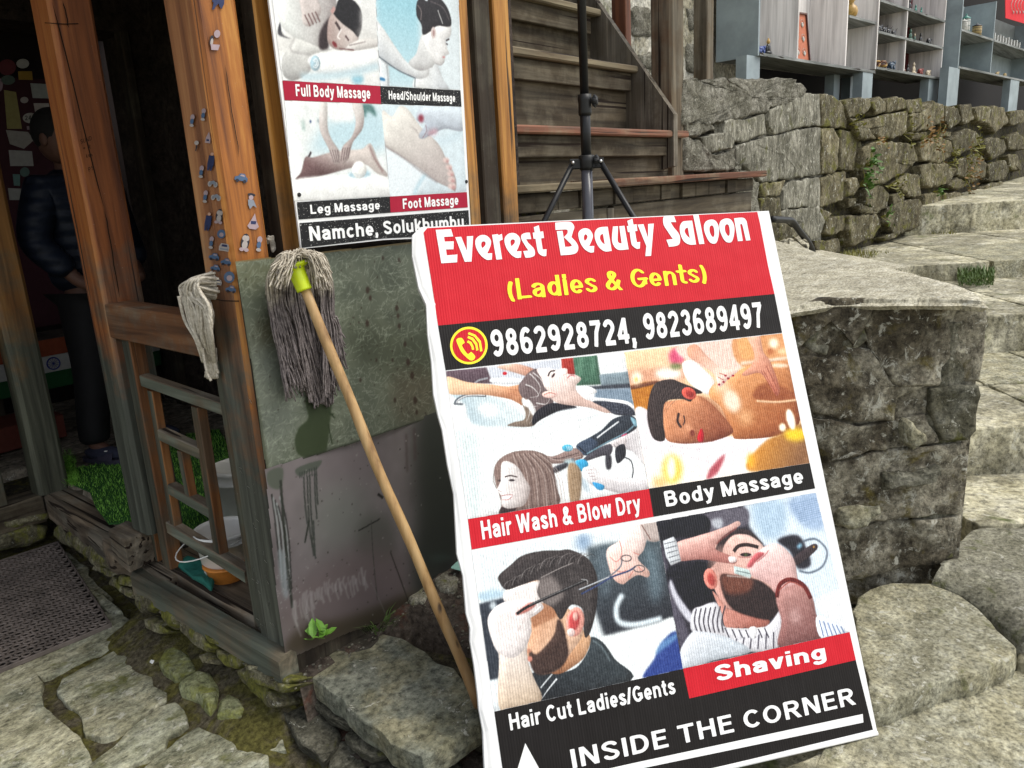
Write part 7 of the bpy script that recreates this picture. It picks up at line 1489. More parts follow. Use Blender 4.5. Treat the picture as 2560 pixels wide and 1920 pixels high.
car = [('blue', [(-13, 5), (-13, -1), (-6, -4), (-3, -9), (6, -9), (10, -3), (13, -1), (13, 6)]), ('pale', [(-3, -4), (-1, -7), (5, -7), (7, -3)]), ('black', el_(-7, 6, 3.5, 3.5)), ('black', el_(8, 6, 3.5, 3.5))]
carw = [('white', [(-11, 7), (-12, -2), (-8, -10), (8, -10), (12, -2), (11, 7)]), ('navy', [(-7, -3), (-5, -8), (5, -8), (7, -3)]), ('grey', [(-9, 4), (-9, 1), (9, 1), (9, 4)])]
bike = [('white', el_(-8, 3, 6, 8)), ('grey', el_(-8, 3, 3, 4.5)), ('white', el_(8, 3, 6, 8)), ('grey', el_(8, 3, 3, 4.5)), ('grey', [(-8, -4), (2, -8), (9, -3), (4, 3), (-4, 3)])]
man = [('navy', [(-7, -16), (7, -16), (8, 6), (4, 22), (1, 22), (0, 8), (-2, 22), (-6, 22), (-8, 5)]), ('skin', el_(0, -20, 4, 4))]
blob = [('pale', el_(0, -8, 6, 8)), ('blue', el_(0, 4, 5, 8)), ('white', el_(1, 15, 6, 4))]
badge = [('blue', el_(0, 0, 13, 14)), ('pale', el_(1, 2, 7, 7))]
for u, v, s_, k, f_, lab in ((480, 300, .9, blob, 'x', 'blue and white sticker high on the post'), (508, 285, .9, blob, 'x', None), (520, 345, .9, [('pale', [(0, -18), (7, 0), (8, 14), (-7, 14), (-6, 0)]), ('navy', el_(0, 6, 4, 3))], 'x', 'pink pointed sticker'), (490, 365, .8, [('white', el_(0, -10, 7, 7)), ('black', [(-1, -4), (4, 0), (3, 16), (0, 16)])], 'x', 'round-headed white and black sticker'), (527, 405, 1., man, 'x', 'standing man sticker in dark clothes'), (503, 428, .9, blob, 'x', None),
    (532, 458, .9, bike, 'x', 'upper motorbike sticker'), (513, 490, .9, blob, 'x', None), (540, 492, .9, bike, 'x', 'lower motorbike sticker'), (520, 555, 1., man, 'x', 'small dark figure sticker'), (548, 540, 1., penguin, 'x', 'penguin sticker on the narrow face'), (553, 585, .8, badge, 'x', 'small blue round sticker'), (528, 605, .9, blob, 'x', None), (560, 620, 1.1, carw, 'x', 'white car sticker'),
    (535, 642, 1., car, 'x', 'blue car sticker'), (565, 655, 1., car, 'x', None), (538, 670, .9, car, 'x', None), (573, 693, 1.05, badge, 'x', 'large blue round sticker'), (545, 707, .8, carw, 'x', 'small white car sticker'), (577, 723, 1., car, 'x', None),
    (545, 8, 1.1, [('navy', [(-13, -20), (12, -20), (14, 0), (10, 12), (4, 6), (2, 0), (-3, 6), (-7, 16), (-11, 16), (-10, 0), (-14, -2)])], 'y', 'dark trousered figure sticker at the top'), (538, 102, 1., [('pale', el_(2, -18, 8, 10)), ('black', el_(-9, 0, 5, 13)), ('white', el_(-8, 4, 3.5, 9)), ('pale', [(-10, 10), (13, 8), (11, 22), (-6, 24)])], 'y', 'pale sticker with a small penguin'),
    (603, 445, 1.25, car, 'y', 'purple-blue car sticker on the wide face'), (628, 505, 1., [('black', el_(-2, -18, 10, 4)), ('pale', el_(-2, -11, 6, 6)), ('grey', [(-9, -5), (5, -6), (16, 12), (6, 8), (0, 18), (-6, 8)])], 'y', 'hatted figure sticker'), (634, 555, 1., [('pale', [(0, -22), (6, -6), (15, 10), (8, 18), (-8, 18), (-14, 12), (-6, -6)]), ('navy', [(-7, -2), (7, -3), (6, 5), (-6, 6)])], 'y', 'pink triangular sticker'), (613, 605, 1.2, penguin, 'y', 'penguin sticker on the wide face'), (648, 608, 1.1, blob, 'y', 'blue and white sticker at the panel edge')):
    post_sticker(u, v, k, s_, f_, lab)

# ------------------------------------------------------------------ wooden stairs
ws = thing('wooden_staircase', 'weathered wooden staircase with worn red tread edges climbing behind the black tripod', 'staircase', (3.4, 2.0, 1.0))
TR = [(1.88, (1283, 476), (1905, 418), 'nose', .30), (2.00, (1270, 307), (1722, 329), 'nose_red', .26), (2.20, (1260, 112), (1613, 165), 'nose', .26), (2.42, (1240, -22), (1512, 8), 'nose', .26), (2.64, (1230, -200), (1450, -180), 'nose', .26)]
for i, (Y, a, b, m_, dp) in enumerate(TR):
    A_, B_ = ony(*a, Y), ony(*b, Y); zl = (A_[2]+B_[2])/2; A_[2] = B_[2] = zl; x0 = max(A_[0], 2.47)
    if i == 0:
        mid = ony(1516, 443, Y); A_ = A3((2.34, Y, zl-.01)); mid[2] = zl-.005
        MB().box((2.34, Y, zl-.035), (mid[0]-2.34-.002, -.03, .0), (0, dp, 0), (0, 0, .032), bev=.006).build('tread', M['nose'], ws)
        MB().box((mid[0]+.002, Y-.03, zl-.035), (B_[0]-mid[0], 0, 0), (0, dp+.03, 0), (0, 0, .036), bev=.006).build('tread', M['nose_red'], ws)['label'] = 'long red-edged bottom tread'
    else:
        MB().box((x0, Y, zl-.034), (B_[0]-x0, 0, 0), (0, dp, 0), (0, 0, .034), bev=.007).build('tread', M[m_], ws)
        MB().box((x0+.03, Y+.035, zl-.125), (B_[0]-x0-.12, 0, 0), (0, .03, 0), (0, 0, .09), bev=.004).build('cleat', M['stair'], ws)
    if i < 4:
        zn = (ony(*TR[i+1][1], TR[i+1][0])[2]+ony(*TR[i+1][2], TR[i+1][0])[2])/2
        MB().box((2.47, TR[i+1][0]+.075, zl-.01), (B_[0]-2.47-.06-(.45 if i == 0 else 0), 0, 0), (0, .025, 0), (0, 0, zn-zl-.02), bev=.003).build('riser', M['stair'], ws)
zb = (ony(1283, 476, 1.88)[2]+ony(1905, 418, 1.88)[2])/2-.037
x = 2.36; rs = random.Random(5)
while x < 4.62:
    wd = rs.uniform(.10, .17); MB().box((x, 1.905+rs.uniform(0, .02), zb-.075), (wd-.006, 0, 0), (0, .06, 0), (0, 0, .073), bev=.004).build('spacer_block', M['stair'], ws); x += wd
for k, (xa, xb) in enumerate(((2.35, 3.04), (3.10, 4.68))):
    MB().box((xa, 1.93, .93), (xb-xa, 0, 0), (0, .035, 0), (0, 0, zb-.082-.93-(.085 if k == 0 else .0)), bev=.005).build('front_board', M['stair'], ws)
MB().box((2.35, 1.932, zb-.165), (.69, 0, 0), (0, .035, 0), (0, 0, .078), bev=.004).build('front_board', M['stair'], ws)
MB().box((3.042, 1.926, .93), (.055, 0, 0), (0, .05, 0), (0, 0, zb-.09-.93), bev=.004).build('front_stile', M['stair_z'], ws)
a, b = onx(1497, 12, 3.80), onx(1684, 285, 3.80); d = b-a; a = a-d*1.2; b = b+d*.0; dn = A3((0, -d[2], d[1])); dn /= np.linalg.norm(dn); dn = dn if dn[2] < 0 else -dn
P = [a, b, b+A3((0, 0, -.26)), b+A3((0, .22, -.30)), a+dn*.36]; [p.__setitem__(0, 3.80) for p in P]
MB().prism(P, (.045, 0, 0)).build('stringer', M['stair_z'], ws)['label'] = 'right string board with diagonal grain'
P2 = [A3((2.47, p[1], p[2])) for p in P]; MB().prism(P2, (-.045, 0, 0)).build('stringer', M['stair_z'], ws)
MB().box(ony(1287, 335, 2.12)+A3((0, 0, -.10)), (.085, 0, 0), (0, .05, 0), (.0, .12, .24), bev=.006).build('stringer_end', M['newel'], ws)
beam('newel_post', (3.89, 2.045, 1.46), (.125, 0, 0), (0, .13, 0), (0, 0, 2.4), [M['newel'], M['stud_grey']], 'red-brown and grey newel post', .006, face2(0, 1), par=ws)
p = ony(1548, 125, 2.4); beam('baluster', (p[0]+.04, 2.38, p[2]), (.06, 0, 0), (0, .09, 0), (0, 0, 1.5), M['baluster'], None, .004, par=ws)
# plastered wall behind the stairs
pw = thing('plaster_wall', 'old white plastered wall with bare stones beside the stairs', 'wall', (5, 3, 1.4))
sheetP = [(x, 2.95+.02*nz3(x, z, 1.7)+.012*nz3(x, z, 6), z) for z in np.arange(1.3, 4.01, .05) for x in np.arange(4.0, 7.2, .05)]
nx = len(np.arange(4.0, 7.2, .05)); nzz = len(np.arange(1.3, 4.01, .05))
MB().add(sheetP, [(j*nx+i, j*nx+i+1, (j+1)*nx+i+1, (j+1)*nx+i) for j in range(nzz-1) for i in range(nx-1)]).build('plaster', M['plaster'], pw, True)
for q in ([(1320, 580), (1400, 560), (1430, 660), (1380, 700), (1330, 640)], [(1240, 440), (1350, 400), (1420, 450), (1400, 540), (1290, 560)], [(1630, 350), (1700, 330), (1745, 480), (1720, 600), (1640, 560)], [(1640, 60), (1720, 30), (1750, 200), (1660, 260)], [(1210, 60), (1300, 30), (1420, 120), (1400, 280), (1220, 300)]):
    stone('stone', [ony(*p, 2.93) for p in zp(q, 1200, 0, .31646)], (0, -1, 0), .1, M['mortar'], pw, bev=.03, jit=.02, bump=.02, ds=.05)
MB().box((4.0, 3.0, 1.2), (6.76, 0, 0), (0, .3, 0), (0, 0, 3.2)).build('core', M['joint'], pw)
p = ony(1757, 195, 2.45); t = thing('wooden_post', 'thin grey weathered post standing between plaster wall and blue shelf side', 'post', p); beam('shaft', (p[0], 2.42, 2.0), (.10, 0, 0), (0, .10, 0), (0, 0, 2.2), M['stud_grey'], None, .006, par=t)

# ------------------------------------------------------------------ souvenir shelves on the upper terrace
bluegrey = plain('blue_grey_shelf_paint', (.27, .32, .335), .55, .3, var=.2, nscale=5); M['bluegrey'] = bluegrey
whitesh = wood('white_rubbed_shelf_paint', (.66, .62, .59), (.78, .74, .71), (.84, .81, .78), 'z', rough=.6, dark=(.2, .18, .16), crack=.78); greysh = wood('grey_shelf_edge', (.12, .13, .12), (.22, .23, .22), (.30, .31, .30), 'x', rough=.7, crack=.72)
maroon = plain('maroon_lining', (.09, .012, .014), .8)
def shelf(label, off, x_px, zb_px, cols, rows, side, inner, back, legs, dep=.36, top=3.35):
    P0 = ony(1895, 139, 2.5)+WN*off; fr = Frame((*P0[:2], 0), WD, (0, 0, 1)); f = lambda u, v: fr.loc(u, v)
    l, r = f(*x_px[0]), f(*x_px[1]); z0 = sum(f(*q)[1] for q in zb_px)/len(zb_px); t = thing('display_shelf', label, 'shelf', fr.w((l[0]+r[0])/2, z0)); T_ = .022
    def bx(nm, s0, s1, za, zb_, m_, d0=0., d1=dep): MB().box(fr.w(s0, za)-WN*d0, WD*(s1-s0), -WN*(d1-d0), (0, 0, zb_-za)).build(nm, m_, t)
    bx('side_panel', l[0], l[0]+T_, z0, top, side[0]); bx('side_panel', r[0]-T_, r[0], z0, top, side[1]); bx('bottom_board', l[0]+T_, r[0]-T_, z0, z0+T_, greysh, -.006, dep-.01)
    bx('back_panel', l[0]+T_, r[0]-T_, z0, top, back, dep-.008, dep)
    cs_ = [l[0]]+[f(*c)[0] for c in cols]+[r[0]]
    for c in cs_[1:-1]: bx('divider', c-T_/2, c+T_/2, z0+T_, top, inner, .004, dep-.01)
    out = {'z0': z0+T_, 'cols': cs_, 'fr': fr, 'rows': []}
    for c0, c1, q in rows:
        z = f(*q)[1]; bx('shelf_board', cs_[c0]+T_, cs_[c1]-T_/2, z-T_, z, greysh, -.004, dep-.01); out['rows'].append(z)
    for (u0, u1, dd) in legs:
        s0, s1 = f(u0, 190)[0], f(u1, 190)[0]; bx('leg', s0, s1, 1.95, z0-.002, bluegrey, dd, dd+.09)
    return out
S1 = shelf('white and blue-grey shelf with open bays, first from the wooden stairs', 0, ((1895, 120), (2190, 150)), ((1900, 138), (2183, 184)), [(1996, 100), (2116, 130)], [(2, 3, (2155, 46))], (bluegrey, whitesh), whitesh, whitesh, [(1872, 1905, .02), (2144, 2158, .22), (2157, 2182, .0)])
S2 = shelf('white pigeonhole shelf with dark red lining full of little animal figures', .02, ((2192, 100), (2358, 120)), ((2186, 168), (2354, 203)), [(2266, 100)], [(0, 2, (2276, 97)), (0, 2, (2278, 23))], (whitesh, whitesh), whitesh, maroon, [(2328, 2352, .02), (2192, 2204, .25)])
S3 = shelf('blue-grey shelf with metal jars, farthest from the stairs', .16, ((2400, 100), (2600, 150)), ((2398, 174), (2556, 201)), [(2484, 100)], [(0, 1, (2440, 84)), (1, 2, (2520, 110))], (bluegrey, bluegrey), bluegrey, bluegrey, [(2371, 2398, .0), (2528, 2550, .0)])
# dark shop wall behind the shelves
dk = thing('shop_wall', 'dark shop wall, shadow put into its colour, behind and under the display shelves', 'wall', W0+WD*3-WN*2)
MB().box(W0+WD*-1.2-WN*1.05+A3((0, 0, 1.9)), WD*20, -WN*.2, (0, 0, 3)).build('boarding', plain('shadow_dark_boarding', (.012, .010, .009), .9), dk)  # near-black colour carries the shadow behind the shelves

# ------------------------------------------------------------------ leaning mop
g = G('mop_yarn', .95, .1); z = g.sep()[2]; k = g.math('ADD', g.math('MULTIPLY', g.math('SUBTRACT', z, 1.235), 14.), g.math('MULTIPLY', g.math('SUBTRACT', g.noise(18, 4), .5), 2.4), True)
a = g.noise(90, 3); g.base(g.mix(k, g.ramp(a, [(.3, (.10, .085, .083)), (.7, (.25, .215, .21))]), g.ramp(a, [(.3, (.30, .26, .20)), (.7, (.58, .53, .44))]))); g.bump(g.noise(1., 3, .6, g.map((260, 260, 260))), .7, .0015); M['yarn'] = g.m
g = G('cream_yarn', .95, .1); a = g.noise(120, 3); g.base(g.ramp(a, [(.3, (.36, .32, .25)), (.7, (.66, .61, .52))])); g.bump(g.noise(300, 3), .8, .0015); M['cream'] = g.m
g = G('mop_stick', .5, .4)
a = g.noise(1., 6, .6, g.map((30, 30, 4))); b = g.ramp(g.vor(1., g.map((16, 16, 5))), [(.06, 1.), (.12, 0.)])
c = g.ramp(a, [(.32, (.20, .11, .042)), (.5, (.38, .235, .10)), (.7, (.50, .34, .165))]); zz = g.sep()[2]; dk_ = g.math('ADD', g.math('MULTIPLY', g.math('SUBTRACT', .55, zz), 1.8), g.math('MULTIPLY', g.math('SUBTRACT', a, .5), 1.2), True)
g.base(g.mix(b, g.mix(dk_, c, (.17, .09, .04)), (.06, .035, .02))); g.bump(a, .5, .004); M['stick'] = g.m
mp = thing('string_mop', 'upside-down mop with lime green socket, wooden handle leaning on the green metal sheet', 'mop', onz(1195, 1770, .17))
HB = onz(1197, 1765, .165); HT = ony(757, 715, 1.625); ax_ = (HT-HB)/np.linalg.norm(HT-HB); Lh = np.linalg.norm(HT-HB)
sd = np.cross(ax_, (0, 0, 1)); sd /= np.linalg.norm(sd)
hp = [HB+ax_*Lh*t+sd*.004*math.sin(t*7+.6)+sd*.002*math.sin(t*19) for t in np.linspace(0, 1, 26)]
MB().tube(hp, [.0150-.0022*t+.0005*math.sin(t*31) for t in np.linspace(0, 1, 26)], 12).build('handle', M['stick'], mp, True)
S0 = HT-ax_*.012
sk_ = MB().lathe(S0, [(.0, 0), (.019, 0), (.0195, .004), (.021, .046), (.022, .056), (.036, .060), (.038, .063), (.037, .068), (.0, .069)], 26, ax=ax_).build('socket', M['lime'], mp, True)
pl = S0+ax_*.070
MB().lathe(pl, [(0, 0), (.040, .0), (.042, .003), (.04, .006), (0, .007)], 24, ax=ax_).build('plate', plain('dark_mop_plate', (.035, .03, .022), .7), mp, True)
sb = np.cross(sd, ax_)
MB().box(S0+ax_*.04-sb*.0235-sd*.001, sd*.0022, ax_*.034, sb*.003).build('socket_slot', M['black_plastic'], sk_)
# strings
mb = MB(); rs = np.random.default_rng(12); top0 = pl+ax_*.012
ends = [(0, 720, 1003, 673, 690), (.15, 735, 960, 684, 670), (.3, 762, 985, 700, 668), (.5, 792, 1018, 745, 668), (.7, 818, 1012, 800, 672), (.85, 838, 975, 818, 684), (1, 862, 915, 828, 700)]
EU = [e[0] for e in ends]
for i in range(300):
    u = rs.random(); layer = rs.random(); ex_ = np.interp(u, EU, [e[1] for e in ends])+rs.normal(0, 8); ey_ = np.interp(u, EU, [e[2] for e in ends])-abs(rs.normal(0, 1))*38+6; sx = np.interp(u, EU, [e[3] for e in ends])+rs.normal(0, 3); sy = np.interp(u, EU, [e[4] for e in ends])
    Y = 1.768-.055*layer
    ctr = 752; crest = (ctr+(sx-ctr)*.62+rs.normal(0, 4), 636-rs.random()*14+abs(u-.5)*26)
    if u > .28 and u < .72: # goes up over the crown and falls behind the handle
        Y = 1.768-.018*layer
        pts = [top0+sd*rs.normal(0, .012), ony(crest[0], crest[1]+4, 1.70), ony(crest[0]+rs.normal(0, 3), crest[1]+16, 1.745), ony(sx, sy+70, Y)]
    else:
        pts = [top0+sd*(.02*(u-.5))+ax_*.002, ony(crest[0], crest[1], 1.66+.05*rs.random()), ony(sx, sy+8, 1.69+.03*rs.random()), ony(sx+(ex_-sx)*.1, sy+90, Y)]
    for t in (.35, .62, .85, 1.): pts.append(ony(sx+(ex_-sx)*t+rs.normal(0, 2.6), sy+70+(ey_-sy-70)*t, Y+.008*rs.normal()*.4))
    c = spline(pts, 5, False); c = [p+np.array(mnoise.noise_vector(Vector(p*60)+Vector((i, 0, 0))))*.0022 for p in c]
    mb.tube(c, .0021+rs.random()*.0008, 4)
for i in range(330):   # frayed cream crown
    u = rs.random(); a0 = pl+ax_*(.006+.012*rs.random())+sd*(u-.5)*.07+sb*rs.normal(0, .02); sx = 680+u*150+rs.normal(0, 6)
    m_ = ony(752+(sx-752)*.55+rs.normal(0, 6), 628+abs(u-.5)*24-rs.random()*10+rs.random()*16, 1.585+.10*rs.random()); e = ony(752+(sx-752)*(.8+.3*rs.random()), (648+rs.random()*24 if abs(u-.5) < .25 else 665+rs.random()*60), 1.575+.05*rs.random() if abs(u-.5) > .25 else 1.60+.12*rs.random())
    mb.tube(spline([a0, m_, e], 5, False), .0019, 4)
q = mb.build('strings', M['yarn'], mp, True); q['kind'] = 'stuff'

# ------------------------------------------------------------------ cream mop head hanging on the rail
cm = thing('hanging_mop', 'bundle of cream rope mop strings hanging over the brown hand rail beside the corner post', 'mop head', onx(500, 800, 1.03))
mb = MB()
for i in range(120):
    u = rs.random(); X = 1.055-.055*rs.random(); w_ = rs.random()
    st0 = (538+rs.normal(0, 6), 684+u*60+rs.normal(0, 3)); l1 = (500-48*(1-u*.6)*w_, 688+u*40+22*w_); l2 = (455+u*60+22*(1-w_), 735+u*30+20*rs.random()); l3 = (488+u*42, 830+15*rs.random()); l4 = (516+u*22, 900+12*rs.random()); e_ = (520+u*20+rs.normal(0, 3), 925+rs.random()*22)
    pts = [onx(*st0, 1.06), onx(*l1, X), onx(*l2, X-.005), onx(*l3, X), onx(*l4, 1.04), onx(*e_, 1.045)]
    c = spline(pts, 6, False); c = [p+np.array(mnoise.noise_vector(Vector(p*40)+Vector((i, 3, 0))))*.0025 for p in c]; mb.tube(c, .0030+rs.random()*.001, 5)
for k in range(2):
    c = spline([onx(447+k*14, 740, 1.0), onx(462+k*10, 800, 1.0), onx(490+k*5, 850, 1.0), onx(508+k*8, 905, 1.02)], 6, False); mb.tube(c, .0045, 6)
c = spline([onx(507, 870, 1.01), onx(511, 900, 1.01), onx(519, 935, 1.01), onx(528, 952, 1.012)], 6, False); mb.tube(c, .0036, 6)
mb.tube(spline([onx(541, 870, 1.05), onx(543, 905, 1.05)], 4, False), .0013, 4)
q = mb.build('strings', M['cream'], cm, True); q['kind'] = 'stuff'
mb = MB()
for i in range(40):
    u = rs.random(); a0 = ony(668+rs.normal(0, 3), 596+u*14, 1.84); mb.tube(spline([a0, ony(676+rs.normal(0, 3), 590+u*8, 1.83), ony(684+rs.normal(0, 2), 605+u*14, 1.84), ony(682+rs.normal(0, 2), 625+u*6, 1.84)], 4, False), .0022, 4)
o = mb.build('mop_tuft', M['cream'], None, True); tag(o, 'small tuft of cream mop string poking out behind the top edge of the metal sheet', 'mop end')

# ------------------------------------------------------------------ rubber door mat with rings
MATC = [onz(u, v, .03) for u, v in ((278, 1556), (0, 1673), (-290, 1790), (-330, 1510), (0, 1372), (146, 1352))]
dm = thing('door_mat', 'brown rubber ring mat lying on the paving in front of the doorway', 'door mat', MATC[0])
c0 = MATC[0]; eu = MATC[2]-c0; Lu = np.linalg.norm(eu); eu /= Lu; ev = MATC[5]-c0; Lv = np.linalg.norm(ev); ev /= Lv
inside = lambda p: True
mb = MB(); mb.box(c0-A3((0, 0, .018)), eu*Lu, ev*Lv, (0, 0, .004)); mb.build('mat_base', M['rubber_lo'], dm)
for a_, d_ in ((c0, eu*Lu), (c0, ev*Lv), (c0+ev*Lv, eu*Lu)):
    MB().box(a_-A3((0, 0, .018))-(ev*.004 if d_ is not None else 0), d_, (ev*.008 if abs(np.dot(d_, eu)) > .9*np.linalg.norm(d_) else eu*.008), (0, 0, .017), bev=.002).build('mat_border', M['rubber'], dm)
mb = MB(); pt = .036; r_ = 0; yv = .022
while yv < Lv-.018:
    xu = .022+(pt/2 if r_ % 2 else 0)
    while xu < Lu-.018:
        P = c0+eu*xu+ev*yv-A3((0, 0, .002))
        if True:
            mb.ring(P, (rng.normal(0, .04), rng.normal(0, .04), 1), .0128, .0042, 14, 6)
            Q = P+eu*pt/2; mb.box(Q-eu*.004-ev*.0022-A3((0, 0, .006)), eu*.008, ev*.0044, (0, 0, .006)); mb.box(P+ev*.0125-eu*.0022-A3((0, 0, .006)), eu*.0044, ev*.008, (0, 0, .006))
        xu += pt
    yv += pt*.82; r_ += 1
q = mb.build('rings', M['rubber'], dm, True); q['kind'] = 'stuff'

# ------------------------------------------------------------------ artificial grass mat
TQ = [(158, 1165), (172, 1150), (190, 1172), (290, 1155), (400, 1100), (548, 1075), (600, 1180), (600, 1330), (560, 1390), (430, 1300), (330, 1310), (272, 1312), (240, 1270), (225, 1232), (185, 1215)]
TP = [onz(*p, .285) for p in TQ]; P2_ = np.array([p[:2] for p in TP])
def inpoly(x, y, P):
    c = False; n = len(P)
    for i in range(n):
        ax, ay = P[i-1]; bx, by = P[i]
        if (ay > y) != (by > y) and x < (bx-ax)*(y-ay)/(by-ay)+ax: c = not c
    return c
gm = thing('artificial_grass_mat', 'bright green artificial grass mat lying in the doorway behind the lattice', 'grass mat', TP[10])
MB().prism(TP, (0, 0, .006)).build('mat_backing', plain('green_backing', (.02, .08, .015), .9), gm)
g = G('turf_blade', .6, .3); g.base(g.ramp(g.noise(30, 3), [(.3, (.08, .24, .02)), (.7, (.22, .48, .07))])); M['turf'] = g.m
mb = MB(); lo, hi = P2_.min(0), P2_.max(0); cnt = 0
while cnt < 15000:
    x, y = lo+(hi-lo)*rng.random(2); cnt += 1
    if not inpoly(x, y, P2_): continue
    a = rng.random()*6.28; L_ = .009+rng.random()*.009; d = A3((math.cos(a)*.55, math.sin(a)*.55, 1))*L_; s_ = A3((math.sin(a), -math.cos(a), 0))*.0016; c = A3((x, y, .290)); mb.add([c-s_, c+s_, c+d], [(0, 1, 2)])
tip = TP[0]
for i in range(700):
    t_ = rng.random(); c = TP[14]*(1-t_)+TP[1]*t_+A3((rng.normal(0, .012), rng.normal(0, .012), .006+.05*t_*t_*rng.random())); a = rng.random()*6.28; d = A3((math.cos(a), math.sin(a), .9))*.02; s_ = A3((math.sin(a), -math.cos(a), 0))*.0018; mb.add([c-s_, c+s_, c+d], [(0, 1, 2)])
q = mb.build('blades', M['turf'], gm); q['kind'] = 'stuff'

# ------------------------------------------------------------------ buckets behind the lattice
def bucket(c, r, h, lab, tilt=(0, 0, 1), bail=True):
    t = thing('bucket', lab, 'bucket', c, group='white buckets behind the lattice')
    MB().lathe(c, [(0, .004), (r*.80, 0), (r*.82, .004), (r*.93, h*.72), (r*.96, h*.72), (r*.97, h*.76), (r*.94, h*.78), (r*.96, h*.90), (r*1.02, h*.92), (r*1.02, h), (r*.97, h), (r*.95, h*.9), (r*.8, .02), (0, .015)], 30, ax=tilt).build('body', M['bucket'], t, True)
    if bail:
        pts = [A3(c)+A3((math.cos(a)*r*1.04*(1), 0, h*.86))+A3((0, .0, 0))+A3((-math.sin(a)*r*.95, math.sin(a)*r*.25, 0)) for a in np.linspace(.2, math.pi-.2, 14)]
        pts = [A3(c)+A3((-math.sin(a)*r*1.75, math.cos(a)*r*1.03, h*.86-.03*math.sin(a))) for a in np.linspace(0, math.pi, 16)]
        MB().tube(pts, .0022, 6).build('handle', M['bucket'], t, True)
    return t
bucket(onz(572, 1420, .29), .095, .15, 'white plastic bucket with its handle hanging out between the lattice bars')
bucket(onz(590, 1330, .29)+A3((.1, .1, 0)), .10, .22, 'taller white bucket behind the first one, mostly hidden by the lattice', bail=False)
t = thing('tub', 'orange plastic tub standing under the lattice near the corner post', 'tub', onz(565, 1455, .28)); c = onz(572, 1440, .275); MB().lathe(c, [(0, 0), (.06, 0), (.072, .05), (.078, .052), (.076, .058), (.0, .04)], 22).build('body', M['orange'], t, True)
o = stone('teal_cloth', [onz(*p, .30) for p in ((470, 1385), (520, 1400), (540, 1430), (530, 1465), (480, 1435), (440, 1400))], (0, 0, 1), .02, M['teal'], None, bev=.01, jit=.006, bump=.02); tag(o, 'dark teal cloth crumpled on the sill plank behind the lattice', 'cloth')

# ------------------------------------------------------------------ tripod stand
HUB = ony(1466, 400, 1.6); tr = thing('tripod_stand', 'black tripod stand with tall pole in front of the wooden stairs', 'tripod', (HUB[0], HUB[1], .95))
px_, py_ = HUB[0], HUB[1]; V3_ = lambda z: A3((px_, py_, z))
MB().tube([V3_(HUB[2]+.20), V3_(3.0)], .0155, 16).build('upper_pole', M['black_metal'], tr, True)
MB().tube([V3_(HUB[2]-.02), V3_(HUB[2]+.21)], .0185, 16).build('middle_pole', M['black_metal'], tr, True)
MB().tube([V3_(1.10), V3_(HUB[2])], .0205, 16).build('lower_pole', plain('grey_black_tube', (.05, .05, .06), .25, .6), tr, True)
z1 = ony(1455, 262, 1.6)[2]
cl_ = MB().lathe(V3_(z1-.035), [(.0, 0), (.022, 0), (.0235, .01), (.0225, .04), (.024, .05), (.024, .07), (.0, .071)], 20).build('clamp', M['black_plastic'], tr, True)
def knob(c, par):
    mb = MB(); d = CR*.95-CF*.25; d /= np.linalg.norm(d); mb.tube([c, c+d*.028], .008, 8); mb.lathe(c+d*.026, [(0, 0), (.014, 0), (.017, .004), (.017, .016), (.013, .02), (0, .02)], 9, ax=d)
    for k in range(6):
        a = k*math.pi/3; s1 = np.cross(d, (0, 0, 1)); s1 /= np.linalg.norm(s1); s2 = np.cross(d, s1); mb.ell(c+d*.036+(s1*math.cos(a)+s2*math.sin(a))*.015, (.006, .006, .009), 6, 4)
    mb.build('knob', M['black_plastic'], par)
knob(V3_(z1+.01), cl_)
hb = MB(); hb.lathe(V3_(HUB[2]-.035), [(0, 0), (.024, 0), (.026, .01), (.028, .03), (.028, .05), (.024, .052), (.0, .052)], 24); hbo = hb.build('hub', M['black_plastic'], tr, True); knob(V3_(HUB[2]-.005), hbo)
ll = -CR*.92-CF*.1; ll[2] = 0; rr = CR*.90-CF*.25; rr[2] = 0; bk_ = CF*1.; bk_[2] = 0
for k, d in enumerate((ll, rr, bk_)):
    d = d/np.linalg.norm(d); a = V3_(HUB[2]-.01)+d*.05; b = a+d*.30+A3((0, 0, -.52)) if k < 2 else a+d*.16+A3((0, 0, -.56)); b[2] = max(b[2], .98)
    MB().box(V3_(HUB[2]-.03)+d*.015-np.cross(d, (0, 0, 1))*.009, d*.045, np.cross(d, (0, 0, 1))*.018, (0, 0, .036), bev=.004).build('hinge', M['black_plastic'], hbo)
    lg = MB().tube([a, b], .0105, 10).build('leg', M['black_metal'], tr, True); MB().ell(b, (.016, .016, .012), 10, 6).build('rubber_foot', M['black_plastic'], lg, True)
    MB().ell(a+(-CF)*.012, (.0065, .0065, .0065), 8, 6).build('rivet', M['steel'], lg, True)
    m_ = a+(b-a)*.53; MB().ell(m_-CF*.011, (.006, .006, .006), 8, 6).build('rivet', M['steel'], lg, True)
    MB().tube([m_, V3_(1.18)], .006, 6).build('brace', M['black_metal'], lg, True)

